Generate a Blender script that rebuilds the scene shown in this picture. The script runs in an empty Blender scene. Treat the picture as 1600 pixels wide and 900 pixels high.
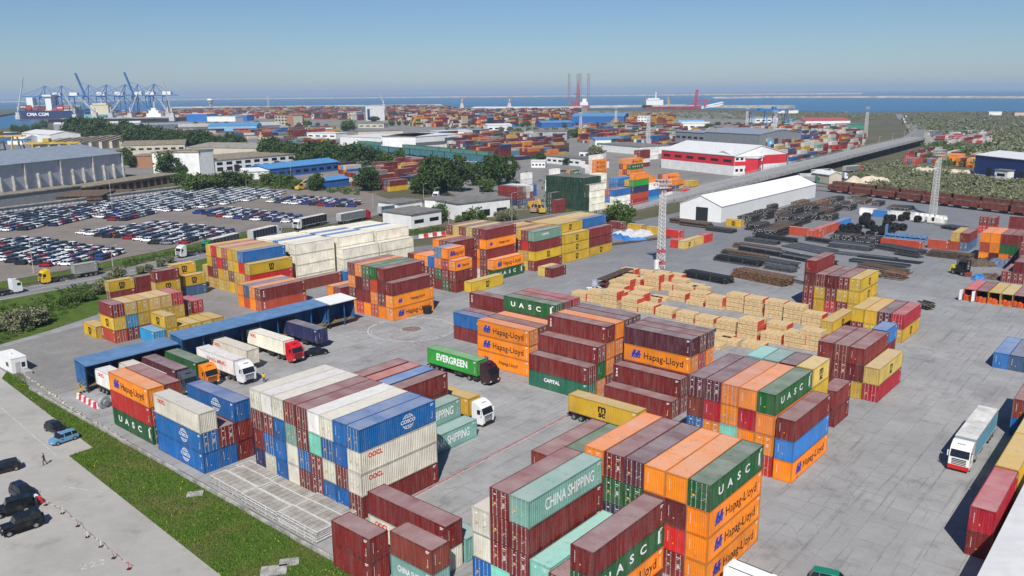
import bpy, math, random
import numpy as np
from mathutils import Matrix, Vector
random.seed(11); rng=np.random.default_rng(5)
sc=bpy.context.scene; COL=sc.collection
R=math.radians
# ---------------------------------------------------------------- camera, world, sun, exposure
CH=48.38; CF=1279.3; CP=0.2344; CR=-0.00935
_F=np.array([0,math.cos(CP),-math.sin(CP)]); _R0=np.array([1.,0,0]); _U0=np.cross(_R0,_F)
_R=_R0*math.cos(CR)+_U0*math.sin(CR); _U=-_R0*math.sin(CR)+_U0*math.cos(CR)
cam_d=bpy.data.cameras.new('camera'); cam=bpy.data.objects.new('camera',cam_d); COL.objects.link(cam)
cam_d.sensor_width=36; cam_d.lens=36*CF/1600; cam_d.clip_start=0.5; cam_d.clip_end=200000
M=Matrix(((_R[0],_U[0],-_F[0],0),(_R[1],_U[1],-_F[1],0),(_R[2],_U[2],-_F[2],CH),(0,0,0,1)))
cam.matrix_world=M; sc.camera=cam
HAZE=0.000095; SUN_EL=47.0; SUN_AZ=5.5        # shadows fall 5.5 degrees to the right of straight ahead
w=bpy.data.worlds.new('World'); sc.world=w; w.use_nodes=True
nt=w.node_tree; bg=nt.nodes['Background']; sky=nt.nodes.new('ShaderNodeTexSky')
sky.sky_type='NISHITA'; sky.sun_disc=False; sky.sun_elevation=R(SUN_EL); sky.sun_rotation=R(180+SUN_AZ)
sky.altitude=50; sky.air_density=1.0; sky.dust_density=0.2; sky.ozone_density=9.5
nt.links.new(sky.outputs[0],bg.inputs[0]); bg.inputs[1].default_value=0.072
sd=bpy.data.lights.new('sun','SUN'); sun=bpy.data.objects.new('sun',sd); COL.objects.link(sun)
sd.energy=4.8; sd.angle=R(0.53); sd.color=(1,0.955,0.89)
sun.rotation_euler=(R(90-SUN_EL),0,R(-SUN_AZ))   # lamp -Z points ahead (+Y) and down
sc.view_settings.view_transform='Standard'; sc.view_settings.look='None'
sc.view_settings.exposure=0.18; sc.view_settings.gamma=1; sc.view_settings.use_curve_mapping=False
sc.render.engine='CYCLES'; sc.cycles.max_bounces=5; sc.cycles.volume_bounces=0
# ---------------------------------------------------------------- helpers
YAW=R(49.6); E1=np.array([math.cos(YAW),math.sin(YAW),0]); E2=np.array([-math.sin(YAW),math.cos(YAW),0])
def g2w(a,b,z=0): p=E1*a+E2*b; return (float(p[0]),float(p[1]),z)
def at(px,py,z=0):
    "ground (or height z) point surveyed in the photograph (1600x900)"
    d=_F*CF+_R*(px-800)+_U*(450-py); t=(z-CH)/d[2]; p=np.array([0,0,CH])+d*t
    return (float(p[0]),float(p[1]),float(z))
def mpp(px,py,z=0):
    p=at(px,py,z); return math.sqrt(p[0]**2+p[1]**2+CH*CH)/CF
def lin(r,g,b):
    f=lambda c:(c/255/12.92 if c/255<=0.04045 else ((c/255+0.055)/1.055)**2.4)
    return (f(r),f(g),f(b))
def ident(o,label=None,cat=None,group=None,kind=None):
    if label: o['label']=label
    if cat: o['category']=cat
    if group: o['group']=group
    if kind: o['kind']=kind
    return o
def empty(name,loc,rz=0,label=None,cat=None,group=None):
    o=bpy.data.objects.new(name,None); COL.objects.link(o); o.location=loc; o.rotation_euler=(0,0,rz)
    o.empty_display_size=0.3; return ident(o,label,cat,group)
def inst(name,mesh,parent=None,loc=(0,0,0),rot=(0,0,0),color=None,scale=None):
    o=bpy.data.objects.new(name,mesh); COL.objects.link(o)
    if parent is not None: o.parent=parent
    o.location=loc; o.rotation_euler=rot
    if scale is not None: o.scale=scale
    if color is not None: o.color=(*color,1)
    return o
def copy_tree(o,parent=None):
    c=o.copy(); COL.objects.link(c); c.parent=parent
    for ch in list(o.children): copy_tree(ch,c)
    return c
def paint_tree(o,color):
    o.color=(*color,1)
    for ch in o.children: paint_tree(ch,color)
class MB:
    def __init__(s): s.v=[]; s.f=[]; s.m=[]; s.c=[]
    def add(s,vs,fs,mi=0,col=None):
        n=len(s.v); s.v.extend(vs)
        for f in fs: s.f.append(tuple(i+n for i in f)); s.m.append(mi); s.c.append(col)
        return s
    def box(s,x0,y0,z0,x1,y1,z1,mi=0,col=None,rz=0,o=(0,0,0)):
        vs=[(x,y,z) for z in (z0,z1) for x,y in ((x0,y0),(x1,y0),(x1,y1),(x0,y1))]
        if rz or o!=(0,0,0):
            c,q=math.cos(rz),math.sin(rz); vs=[(o[0]+x*c-y*q,o[1]+x*q+y*c,o[2]+z) for x,y,z in vs]
        return s.add(vs,[(3,2,1,0),(4,5,6,7),(0,1,5,4),(1,2,6,5),(2,3,7,6),(3,0,4,7)],mi,col)
    def prism(s,pts,axis,t0,t1,mi=0,col=None):
        "polygon pts extruded along an axis: 'x': pts are (y,z); 'y': (x,z); 'z': (x,y)"
        n=len(pts)
        mk={'x':lambda p,t:(t,p[0],p[1]),'y':lambda p,t:(p[0],t,p[1]),'z':lambda p,t:(p[0],p[1],t)}[axis]
        vs=[mk(p,t0) for p in pts]+[mk(p,t1) for p in pts]
        ar=sum(pts[i][0]*pts[(i+1)%n][1]-pts[(i+1)%n][0]*pts[i][1] for i in range(n))
        flip=(ar<0)^(axis=='y')
        a=list(range(n)); b=[i+n for i in a]
        fs=[tuple(a[::-1]),tuple(b)]+[(i,(i+1)%n,(i+1)%n+n,i+n) for i in range(n)]
        if flip: fs=[f[::-1] for f in fs]
        return s.add(vs,fs,mi,col)
    def tube(s,p,q,r,n=6,mi=0,col=None,r2=None):
        p=np.array(p,float);q=np.array(q,float);d=q-p;L=np.linalg.norm(d)
        if L<1e-9: return s
        d/=L; u=np.cross(d,[0,0,1.]) if abs(d[2])<.95 else np.cross(d,[1.,0,0]); u/=np.linalg.norm(u); v=np.cross(d,u)
        r2=r if r2 is None else r2; vs=[]
        for c,rr in ((p,r),(q,r2)):
            for i in range(n):
                t=2*math.pi*i/n+math.pi/n; vs.append(tuple(c+rr*(math.cos(t)*u+math.sin(t)*v)))
        fs=[(i,(i+1)%n,(i+1)%n+n,i+n) for i in range(n)]+[tuple(range(n))[::-1],tuple(range(n,2*n))]
        return s.add(vs,fs,mi,col)
    def build(s,name,mats,parent=None,mesh_only=False,smooth=False):
        me=bpy.data.meshes.new(name); me.from_pydata(s.v,[],s.f)
        mats=mats if isinstance(mats,(list,tuple)) else [mats]
        for m in mats: me.materials.append(m)
        me.polygons.foreach_set('material_index',s.m)
        if any(c is not None for c in s.c):
            ca=me.color_attributes.new('Col','FLOAT_COLOR','CORNER'); arr=np.ones((len(me.loops),4),np.float32)
            li=0
            for f,c in zip(s.f,s.c):
                if c is not None: arr[li:li+len(f),:3]=c
                li+=len(f)
            ca.data.foreach_set('color',arr.ravel())
        if smooth: me.polygons.foreach_set('use_smooth',[True]*len(me.polygons))
        me.update()
        if mesh_only: return me
        return inst(name,me,parent)
# ---------------------------------------------------------------- materials
MATS={}
def newmat(name):
    m=bpy.data.materials.new(name); m.use_nodes=True; nt=m.node_tree; return m,nt,nt.nodes['Principled BSDF']
def N(nt,t,**k):
    n=nt.nodes.new(t)
    for a,b in k.items(): setattr(n,a,b)
    return n
def mixc(nt,fac,a,b,mode='MIX'):
    n=N(nt,'ShaderNodeMix',data_type='RGBA',blend_type=mode)
    for s,v in ((n.inputs[0],fac),(n.inputs[6],a),(n.inputs[7],b)):
        if hasattr(v,'is_output'): nt.links.new(v,s)
        else: s.default_value=v if not isinstance(v,tuple) else (*v[:3],1)
    return n.outputs[2]
def noise(nt,scale,detail=3,rough=0.55,coord='pos',stretch=None):
    n=N(nt,'ShaderNodeTexNoise'); n.inputs['Scale'].default_value=scale; n.inputs['Detail'].default_value=detail; n.inputs['Roughness'].default_value=rough
    if coord=='pos': src=N(nt,'ShaderNodeNewGeometry').outputs['Position']
    else: src=N(nt,'ShaderNodeTexCoord').outputs['Object']
    if stretch:
        mp=N(nt,'ShaderNodeMapping'); mp.inputs['Scale'].default_value=stretch; nt.links.new(src,mp.inputs[0]); src=mp.outputs[0]
    nt.links.new(src,n.inputs['Vector']); return n.outputs['Fac']
def ramp(nt,fac,p0,p1,c0=(0,0,0),c1=(1,1,1)):
    r=N(nt,'ShaderNodeValToRGB'); r.color_ramp.elements[0].position=p0; r.color_ramp.elements[1].position=p1
    r.color_ramp.elements[0].color=(*c0,1); r.color_ramp.elements[1].color=(*c1,1); nt.links.new(fac,r.inputs[0]); return r.outputs[0]
def mmul(nt,a,v):
    n=N(nt,'ShaderNodeMath',operation='MULTIPLY')
    nt.links.new(a,n.inputs[0])
    if hasattr(v,'is_output'): nt.links.new(v,n.inputs[1])
    else: n.inputs[1].default_value=v
    return n.outputs[0]
def plain(name,col,rough=0.7,metal=0,var=0.12,scale=1.5,spec=0.3,bump=0):
    if name in MATS: return MATS[name]
    m,nt,b=newmat(name)
    f=noise(nt,scale,4)
    dark=tuple(c*(1-var*2) for c in col); lite=tuple(min(1,c*(1+var)) for c in col)
    nt.links.new(mixc(nt,ramp(nt,f,.3,.7),dark,lite),b.inputs['Base Color'])
    b.inputs['Roughness'].default_value=rough; b.inputs['Metallic'].default_value=metal; b.inputs['Specular IOR Level'].default_value=spec
    if bump:
        bp=N(nt,'ShaderNodeBump'); bp.inputs['Strength'].default_value=bump; nt.links.new(noise(nt,scale*4,5),bp.inputs['Height']); nt.links.new(bp.outputs[0],b.inputs['Normal'])
    MATS[name]=m; return m
def objpaint(name,glare_fade=0.0,glare_fadecol=(.36,.35,.35),rust=0.3,rough=0.5,dirt=0.25,streak=True,attr=False):
    "paint whose colour is the object's own colour, with streaks, scuffs and rust"
    if name in MATS: return MATS[name]
    m,nt,b=newmat(name)
    if attr: base=N(nt,'ShaderNodeVertexColor',layer_name='Col').outputs[0]
    else: base=N(nt,'ShaderNodeObjectInfo').outputs['Color']
    if glare_fade: base=mixc(nt,glare_fade,base,glare_fadecol)  # paler grey mixed into roof colour: weathering plus painted-in sun glare
    st=noise(nt,1.0,4,.6,stretch=(2.2,2.2,.25) if streak else (1.2,1.2,1.2))
    base=mixc(nt,mmul(nt,ramp(nt,st,.42,.75),dirt),base,(.25,.22,.2))
    big=noise(nt,.35,3)
    base=mixc(nt,mmul(nt,ramp(nt,big,.35,.7),.26),base,(0.03,0.02,0.02) if not glare_fade else (.5,.47,.45)); base=mixc(nt,mmul(nt,ramp(nt,noise(nt,4.5,5,.8),.6,.7),.4),base,(.5,.46,.42))
    rs=noise(nt,1.7,6,.7)
    base=mixc(nt,mmul(nt,ramp(nt,rs,.60,.72),rust),base,(.16,.06,.03))
    if streak:
        ds=noise(nt,1.0,5,.7,stretch=(5,5,.35)); base=mixc(nt,mmul(nt,ramp(nt,ds,.58,.72),rust*.8),base,(.20,.10,.055))
    else:
        tc_=N(nt,'ShaderNodeTexCoord'); sx_=N(nt,'ShaderNodeSeparateXYZ'); nt.links.new(tc_.outputs['Object'],sx_.inputs[0]); fl=N(nt,'ShaderNodeMath',operation='FLOOR'); nt.links.new(mmul(nt,sx_.outputs[0],.62),fl.inputs[0]); oi_=N(nt,'ShaderNodeObjectInfo'); wn=N(nt,'ShaderNodeTexWhiteNoise',noise_dimensions='2D'); cb=N(nt,'ShaderNodeCombineXYZ'); nt.links.new(fl.outputs[0],cb.inputs[0]); nt.links.new(oi_.outputs['Random'],cb.inputs[1]); nt.links.new(cb.outputs[0],wn.inputs['Vector'])
        base=mixc(nt,mmul(nt,wn.outputs['Value'],0 if attr else .14),base,(.55,.52,.5)); base=mixc(nt,mmul(nt,ramp(nt,noise(nt,.9,6,.75),.57,.68),.35),base,(.12,.085,.07))
    nt.links.new(base,b.inputs['Base Color']); b.inputs['Roughness'].default_value=rough; b.inputs['Specular IOR Level'].default_value=.25
    MATS[name]=m; return m
# ---------------------------------------------------------------- lettering
_tc={}
def text_mesh(body,size,bold=0.0,sx=1.0,mat=None,space=1.0,key=None):
    k=(body,size,bold,sx,mat.name,space)
    if k in _tc: return _tc[k]
    cu=bpy.data.curves.new('t','FONT'); cu.body=body; cu.size=size; cu.offset=bold; cu.space_character=space; cu.align_x='CENTER'; cu.align_y='CENTER'; cu.resolution_u=3
    ob=bpy.data.objects.new('t',cu); COL.objects.link(ob); bpy.context.view_layer.update()
    me=bpy.data.meshes.new_from_object(ob.evaluated_get(bpy.context.evaluated_depsgraph_get())); me.name='lettering'
    bpy.data.objects.remove(ob)
    # stand it up: x stays, y -> z, facing -y
    for v in me.vertices:
        x,y,z=v.co; v.co=(x*sx,0,y)
    me.materials.clear(); me.materials.append(mat); me.update(); _tc[k]=me; return me
# ---------------------------------------------------------------- shipping containers
PAL=dict(M=lin(122,36,36),K=lin(104,26,32),R=lin(200,40,36),C=lin(180,26,48),O=lin(242,138,20),F=lin(236,138,66),o=lin(182,72,46),Y=lin(208,168,38),y=lin(214,182,98),
 B=lin(16,100,168),b=lin(92,150,190),N=lin(30,44,88),G=lin(22,94,48),g=lin(122,172,160),a=lin(128,204,190),W=lin(222,217,200),w=lin(252,246,226),P=lin(92,36,52),
 S=lin(64,98,132),T=lin(28,150,200),E=lin(34,160,52),D=lin(12,58,42),X=lin(150,152,152),t=lin(134,58,48),A=lin(30,110,84),L=lin(120,160,140),V=lin(238,236,230),Z=lin(48,124,190))
CN=dict(M='maroon',K='dark red',R='red',C='crimson',O='orange',F='faded orange',o='brick red',Y='yellow',y='pale yellow',B='blue',b='light blue',N='navy blue',G='green',g='mint green',a='aqua',
 W='off-white',w='cream',P='plum red',S='slate blue',T='bright cyan',E='bright green',D='dark green',X='grey',t='rusty brown',A='sea green',L='pale green',V='white',Z='mid blue')
mPaint=objpaint('container paint',rust=.45,dirt=.3)
mRoof=objpaint('weathered glare roof paint',glare_fade=.33,glare_fadecol=(.33,.30,.31),rust=.5,rough=.75,streak=False,dirt=.2)  # roof tops greyed for wear and for sun glare put into the colour
mFrame=objpaint('container frame paint',rust=.9,dirt=.5,rough=.6)
mBar=plain('galvanised bars',(.55,.53,.5),.4,.2,.15)
mWhiteL=plain('white lettering',(.85,.85,.83),.6,0,.05); mBlackL=plain('black lettering',(.012,.012,.014),.6,0,.0)
mRedL=plain('red lettering',(.75,.03,.02),.6,0,.05); mBlueL=plain('blue mark',(.02,.05,.38),.5,0,.05); mYel=plain('yellow placard',(.8,.42,.02),.6,0,.05)
mDark=plain('dark rubber',(.015,.015,.017),.8,0,.1)
W_=2.438
_cm={}
def corr(mb,x0,x1,y,z0,z1,out,pitch=.29,d=.05,mi=0,axis='x'):
    "vertical corrugation between x0 and x1 on the plane y (outward sign out)"
    n=max(2,round((x1-x0)/pitch)); p=(x1-x0)/n; pr=[]
    for i in range(n):
        s=x0+i*p; pr+= [(s,0),(s+p*.36,0),(s+p*.5,-d),(s+p*.86,-d)]
    pr.append((x1,0)); vs=[];fs=[]
    for (s,q) in pr:
        for z in (z0,z1):
            vs.append((s,y+out*q,z) if axis=='x' else (y+out*q,s,z))
    for i in range(len(pr)-1):
        f=(2*i,2*i+2,2*i+3,2*i+1); fs.append(f if (out<0)==(axis=='x') else f[::-1])
    mb.add(vs,fs,mi)
def cmeshes(L,H):
    k=(round(L,2),round(H,2))
    if k in _cm: return _cm[k]
    h=W_/2; l=L/2
    b=MB()
    corr(b,-l+.12,l-.12,-h+.02,.16,H-.1,-1); corr(b,-l+.12,l-.12,h-.02,.16,H-.1,1)
    corr(b,-h+.12,h-.12,-l+.03,.16,H-.12,-1,pitch=.25,axis='y')
    body=b.build('walls',mPaint,mesh_only=True)
    b=MB(); n=int(L/.42); p=(L-.3)/n
    for i in range(n):
        x=-l+.15+i*p; b.box(x,-h+.1,H-.06,x+p*.7,h-.1,H-.022)
    b.box(-l+.1,-h+.06,H-.09,l-.1,h-.06,H-.045)
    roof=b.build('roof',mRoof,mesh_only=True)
    b=MB()
    for sy in (-1,1):
        b.box(-l+.17,min(sy*h,sy*(h-.07)),0.02,l-.17,max(sy*h,sy*(h-.07)),.17); b.box(-l+.17,min(sy*h,sy*(h-.07)),H-.11,l-.17,max(sy*h,sy*(h-.07)),H-.01)
        for sx in (-1,1):
            b.box(min(sx*l,sx*(l-.15)),min(sy*h,sy*(h-.13)),.118,max(sx*l,sx*(l-.15)),max(sy*h,sy*(h-.13)),H-.118)
            for z in (0,H-.118): b.box(min(sx*(l+.004),sx*(l-.178)),min(sy*(h+.004),sy*(h-.162)),z,max(sx*(l+.004),sx*(l-.178)),max(sy*(h+.004),sy*(h-.162)),z+.118)
    for sx in (-1,1):
        for z0,z1 in ((.02,.16),(H-.13,H-.012)): b.box(min(sx*(l-.002),sx*(l-.1)),-h+.16,z0,max(sx*(l-.002),sx*(l-.1)),h-.16,z1)
    b.box(-l+.2,-h+.08,.06,l-.2,h-.08,.15)
    frame=b.build('frame',mFrame,mesh_only=True)
    doors=[];bars=[]
    for s in (-1,1):
        y0,y1=(-h+.13,-.012) if s<0 else (.012,h-.13); x=l-.03
        b=MB(); b.box(x-.05,y0,.17,x-.02,y1,H-.14)
        for z in (.17,.17+(H-.31)*.25,.17+(H-.31)*.5,.17+(H-.31)*.75,H-.2): b.box(x-.02,y0,z,x+.0,y1,z+.06)
        b.box(x-.02,y0,.17,x+.002,y0+.05,H-.14); b.box(x-.02,y1-.05,.17,x+.002,y1,H-.14)
        doors.append(b.build('door',mPaint,mesh_only=True))
        b=MB(); w=y1-y0
        for t in (.27,.73):
            yy=y0+w*t; b.tube((x+.03,yy,.1),(x+.03,yy,H-.08),.024,5,0)
            for z in (.12,H*.35,H*.62,H-.14): b.box(x,yy-.06,z-.035,x+.05,yy+.06,z+.035,0)
        b.box(x+.03,y0+w*.27,1.05,x+.055,y0+w*.52,1.1,0)
        b.box(x+.03,y0+w*.73-.3,1.22,x+.055,y0+w*.73,1.27,0)
        if s>0:
            [b.box(x+.003,y0+.3+q*.085,H-.5,x+.006,y0+.36+q*.085,H-.41,1) for q in range(6)]; b.box(x+.003,y0+.36,H-.7,x+.006,y1-.5,H-.66,1)
            for q in range(5): b.box(x+.003,y0+.36,H*.55-q*.1,x+.006,y1-.42+.05*(q%2),H*.55-q*.1+.045,1)
        else:
            b.box(x+.003,y0+.38,H*.42,x+.006,y0+.62,H*.42+.22,2); b.box(x+.003,y0+.4,H-.6,x+.006,y1-.45,H-.48,1)
        bars.append(b.build('locking_bars',[mBar,mWhiteL,mYel],mesh_only=True))
        b2=MB(); [b2.add([b.v[i] for i in f],[tuple(range(len(f)))],mi) for f,mi in zip(b.f,b.m) if mi==0 or (mi==2)]; bars.append(b2.build('locking_bars',[mBar,mWhiteL,mYel],mesh_only=True))
    b=MB()
    for sy in (-1,1):
        y=sy*(h-.016); q=lambda x0,z0,x1,z1,mi=0: b.box(x0,min(y,y+sy*.008),z0,x1,max(y,y+sy*.008),z1,mi)
        e=1 if sy<0 else -1
        for xx,zz,ww in ((.5,.35,.5),(.5,.52,.35)):
            X0=e*(l-.35-xx) ; q(min(X0,X0+e*ww),H-zz,max(X0,X0+e*ww),H-zz+.09)
        for i in range(5): q(e*(l-.6)-.03,.55+i*.2,e*(l-.6)+.03,.68+i*.2)
        q(e*(l-.72)-.07,.6,e*(l-.72)+.07,.74,1)
    x=-(l-.02)
    for i in range(7): b.box(x-.01,.72,H*.35+i*.17,x-.002,.77,H*.35+i*.17+.11)
    b.box(x-.01,.1,H*.3,x-.002,.24,H*.3+.14,1); 
    marks=b.build('serial_marks',[mWhiteL,mYel],mesh_only=True)
    _cm[k]=(body,roof,frame,doors,bars,marks); return _cm[k]
def hl_mark(s):
    "blue double stroke mark"
    if 'hl' in _tc: return _tc['hl']
    b=MB()
    for dx in (0,.62):
        b.prism([(dx+.22,1.0),(dx+.62,1.0),(dx+.40,.52),(dx+.34,0.38),(dx+.17,0),(dx-.12,0),(dx+.0,.28),(dx-.1,.35)],'y',-.004,.004)
        b.prism([(dx+.42,.62),(dx+.68,.62),(dx+.60,.42),(dx+.36,.42)],'y',-.004,.004)
        b.prism([(dx+.40,.38),(dx+.56,.38),(dx+.5,.0),(dx+.24,.0)],'y',-.003,.003)
    _tc['hl']=b.build('emblem',mBlueL,mesh_only=True); return _tc['hl']
def globe_mark():
    if 'gl' in _tc: return _tc['gl']
    b=MB(); n=20
    def arc(rx,rz,a0,a1,t=.07):
        k=14
        for i in range(k):
            p=a0+(a1-a0)*i/k; q=a0+(a1-a0)*(i+1)/k
            P=[(rx*math.cos(p),rz*math.sin(p)),(rx*math.cos(q),rz*math.sin(q)),((rx-t)*math.cos(q),(rz-t)*math.sin(q)),((rx-t)*math.cos(p),(rz-t)*math.sin(p))]
            b.add([(x,0,z) for x,z in P],[(0,1,2,3)])
    for lo,hi in ((.14*math.pi,.86*math.pi),(1.14*math.pi,1.86*math.pi)):
        arc(.95,.95,lo,hi,.09); arc(.5,.95,lo,hi,.07)
    b.box(-.04,-.003,.42,.04,.003,.9); b.box(-.04,-.003,-.9,.04,.003,-.42)
    b.box(-.75,-.002,.52,.75,.002,.58); b.box(-.75,-.002,-.58,.75,.002,-.52)
    _tc['gl']=b.build('emblem',mWhiteL,mesh_only=True); return _tc['gl']
def side_logo(root,code,L,H,small=False):
    "lettering on both long walls of a container"
    items=[]
    if code=='h':
        s=1.3 if not small else .85
        items=[(hl_mark(s),-L*.37,H*.5-s*.5,s,'emblem'),(text_mesh('Hapag-Lloyd',1.5*(1 if s>1 else .6),.012,.92 if L>8 else .5,mBlackL,1.04),L*.10,H*.47,1,'lettering')]
    elif code=='u':
        for i,ch in enumerate('UASC'): items.append((text_mesh(ch,1.25,.035,1.3,mWhiteL),(-.31+.165*i)*L,H*.52,1,'lettering'))
        b=text_mesh('I',1.9,.05,1.3,mWhiteL); items.append((b,L*.42,H*.52,1,'lettering'))
    elif code=='m':
        items=[(text_mesh('m',1.75,.05,1.1,mBlackL),0,H*.66,1,'lettering'),(text_mesh('sc',1.25,.05,1.15,mBlackL),0,H*.33,1,'lettering')]
    elif code=='c': items=[(globe_mark(),.12*L,H*.52,1.0,'emblem'),(text_mesh('COSCO',.62,.02,1.1,mWhiteL),.12*L,H*.53,1,'lettering')]
    elif code=='o': items=[(text_mesh('OOCL',.8,.03,.95,mRedL),-L*.32,H*.72,1,'lettering')]
    elif code=='s': items=[(text_mesh('CHINA SHIPPING',1.75,.03,.62,mWhiteL),.04*L,H*.5,1,'lettering')] if L>8 else [(text_mesh('CHINA SHIPPING',.95,.02,.62,mWhiteL),.04*L,H*.55,1,'lettering')]
    elif code=='p': items=[(text_mesh('CAPITAL',.85,.03,1.0,mWhiteL),-.1*L,H*.58,1,'lettering')]
    elif code=='e': items=[(text_mesh('EVERGREEN',1.75,.06,.82,mWhiteL),0,H*.55,1,'lettering')]
    elif code=='l': items=[(text_mesh('YANG MING',1.0,.01,1.1,mRedL),.03*L,H*.55,1,'lettering')]
    elif code=='x': items=[(text_mesh('\n'.join('TEX'),.5,.02,1.2,mWhiteL),-L*.44,H*.55,1,'lettering')]
    for me,x,z,s,nm in items:
        for sy in (-1,1):
            o=inst(nm,me,root,(x if sy<0 else -x,sy*(W_/2-.008),z),(0,0,0 if sy<0 else math.pi))
            o.scale=(s,1,s)
LOGOW=dict(h='with blue mark and black lettering',u='with spaced white letters',m='with black stacked letters',c='with white globe mark',o='with small red letters',s='with two white words',p='with one white word',e='with large white word',l='with red words',x='')
ORD=['','front','second','third','fourth','fifth','sixth','seventh','eighth','ninth','tenth','eleventh']
TIER=['bottom','second','third','fourth','fifth']
def block(name,a,b,rows,L=12.19,T=2.8,axis='a',pitch=2.5,group=None,tail=''):
    """rows: one string per row (first = nearest), tokens bottom to top: colour, d(oors)/n(o doors) near, optional logo letter"""
    for j,row in enumerate(rows):
        toks=row.split(); base=0
        nt_=sum(1 for t in toks if t!='_')
        for k,t in enumerate(toks):
            if t=='_': continue
            col,near=t[0],t[1]=='d'; logo=t[2] if len(t)>2 else None
            da=random.uniform(-.06,.06)
            aa,bb=(a+da,b+j*pitch) if axis=='a' else (a+j*pitch,b+da)
            tw='top' if k==len(toks)-1 and k>0 else (TIER[k] if len(toks)>1 else 'only')
            lg=LOGOW.get(logo,'') if logo else ''
            n_=CN[col]+' container'+(' '+lg if lg else '')
            lab=f"{n_}, {tw} level, {ORD[j+1]} row, {name}"
            if len(lab.split())>16:
                n_=CN[col]+' lettered container' if lg else CN[col]+' container'
                lab=f"{n_}, {tw} level, {ORD[j+1]} row, {name}"
            container(aa,bb,k*T+.06,L,T-.015,col,axis,near,logo,lab,group or ('containers in the '+name))
# ---------------------------------------------------------------- merging many small copies into one uncountable mass
class Merger:
    def __init__(s): s.V=[];s.LV=[];s.LT=[];s.MI=[];s.CC=[];s.nv=0;s.mats=[]
    _c={}
    def arr(s,me):
        if me.name_full in Merger._c: return Merger._c[me.name_full]
        v=np.empty(len(me.vertices)*3,np.float64); me.vertices.foreach_get('co',v)
        lv=np.empty(len(me.loops),np.int64); me.loops.foreach_get('vertex_index',lv)
        lt=np.empty(len(me.polygons),np.int64); me.polygons.foreach_get('loop_total',lt)
        mi=np.empty(len(me.polygons),np.int64); me.polygons.foreach_get('material_index',mi)
        r=(v.reshape(-1,3),lv,lt,mi,list(me.materials)); Merger._c[me.name_full]=r; return r
    def add(s,me,M,color,matmap=None):
        v,lv,lt,mi,ms=s.arr(me); M=np.array(M)
        s.V.append(v@M[:3,:3].T+M[:3,3]); s.LV.append(lv+s.nv); s.LT.append(lt); s.nv+=len(v)
        idx=[]
        for m in ms:
            m=(matmap or {}).get(m.name,m)
            if m not in s.mats: s.mats.append(m)
            idx.append(s.mats.index(m))
        s.MI.append(np.array(idx or [0])[mi]); c=np.ones((len(lv),4),np.float32); c[:,:3]=color; s.CC.append(c)
    def build(s,name):
        me=bpy.data.meshes.new(name); V=np.concatenate(s.V); LV=np.concatenate(s.LV); LT=np.concatenate(s.LT)
        me.vertices.add(len(V)); me.vertices.foreach_set('co',V.ravel()); me.loops.add(len(LV)); me.loops.foreach_set('vertex_index',LV.astype(np.int32))
        me.polygons.add(len(LT)); st=np.concatenate([[0],np.cumsum(LT)[:-1]]); me.polygons.foreach_set('loop_start',st.astype(np.int32)); me.polygons.foreach_set('loop_total',LT.astype(np.int32))
        for m in s.mats: me.materials.append(m)
        me.polygons.foreach_set('material_index',np.concatenate(s.MI).astype(np.int32))
        ca=me.color_attributes.new('Col','FLOAT_COLOR','CORNER'); ca.data.foreach_set('color',np.concatenate(s.CC).ravel())
        me.polygons.foreach_set('use_smooth',[False]*len(LT)); me.update(calc_edges=True); me.validate(); return inst(name,me)
mPaintA=objpaint('container paint many',rust=.45,dirt=.3,attr=True)
mRoofA=objpaint('weathered glare roof paint many',glare_fade=.33,glare_fadecol=(.33,.30,.31),rust=.5,rough=.75,streak=False,dirt=.2,attr=True)  # same wear and painted sun glare for the merged roofs
mFrameA=objpaint('container frame paint many',rust=.9,dirt=.5,rough=.6,attr=True)
AMAP={'container paint':mPaintA,'weathered glare roof paint':mRoofA,'container frame paint':mFrameA}
FARC=Merger()
def mat_of(loc,rz,scale=(1,1,1)): return Matrix.Translation(loc)@Matrix.Rotation(rz,4,'Z')@Matrix.Diagonal((*scale,1))
def far_box_mesh(L,H):
    k=('far',L,H)
    if k in _cm: return _cm[k]
    b=MB(); l=L/2; h=W_/2
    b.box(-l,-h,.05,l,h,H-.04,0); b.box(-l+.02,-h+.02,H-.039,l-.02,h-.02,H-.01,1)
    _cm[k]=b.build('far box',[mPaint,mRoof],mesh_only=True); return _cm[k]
PENDING=[]
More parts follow.
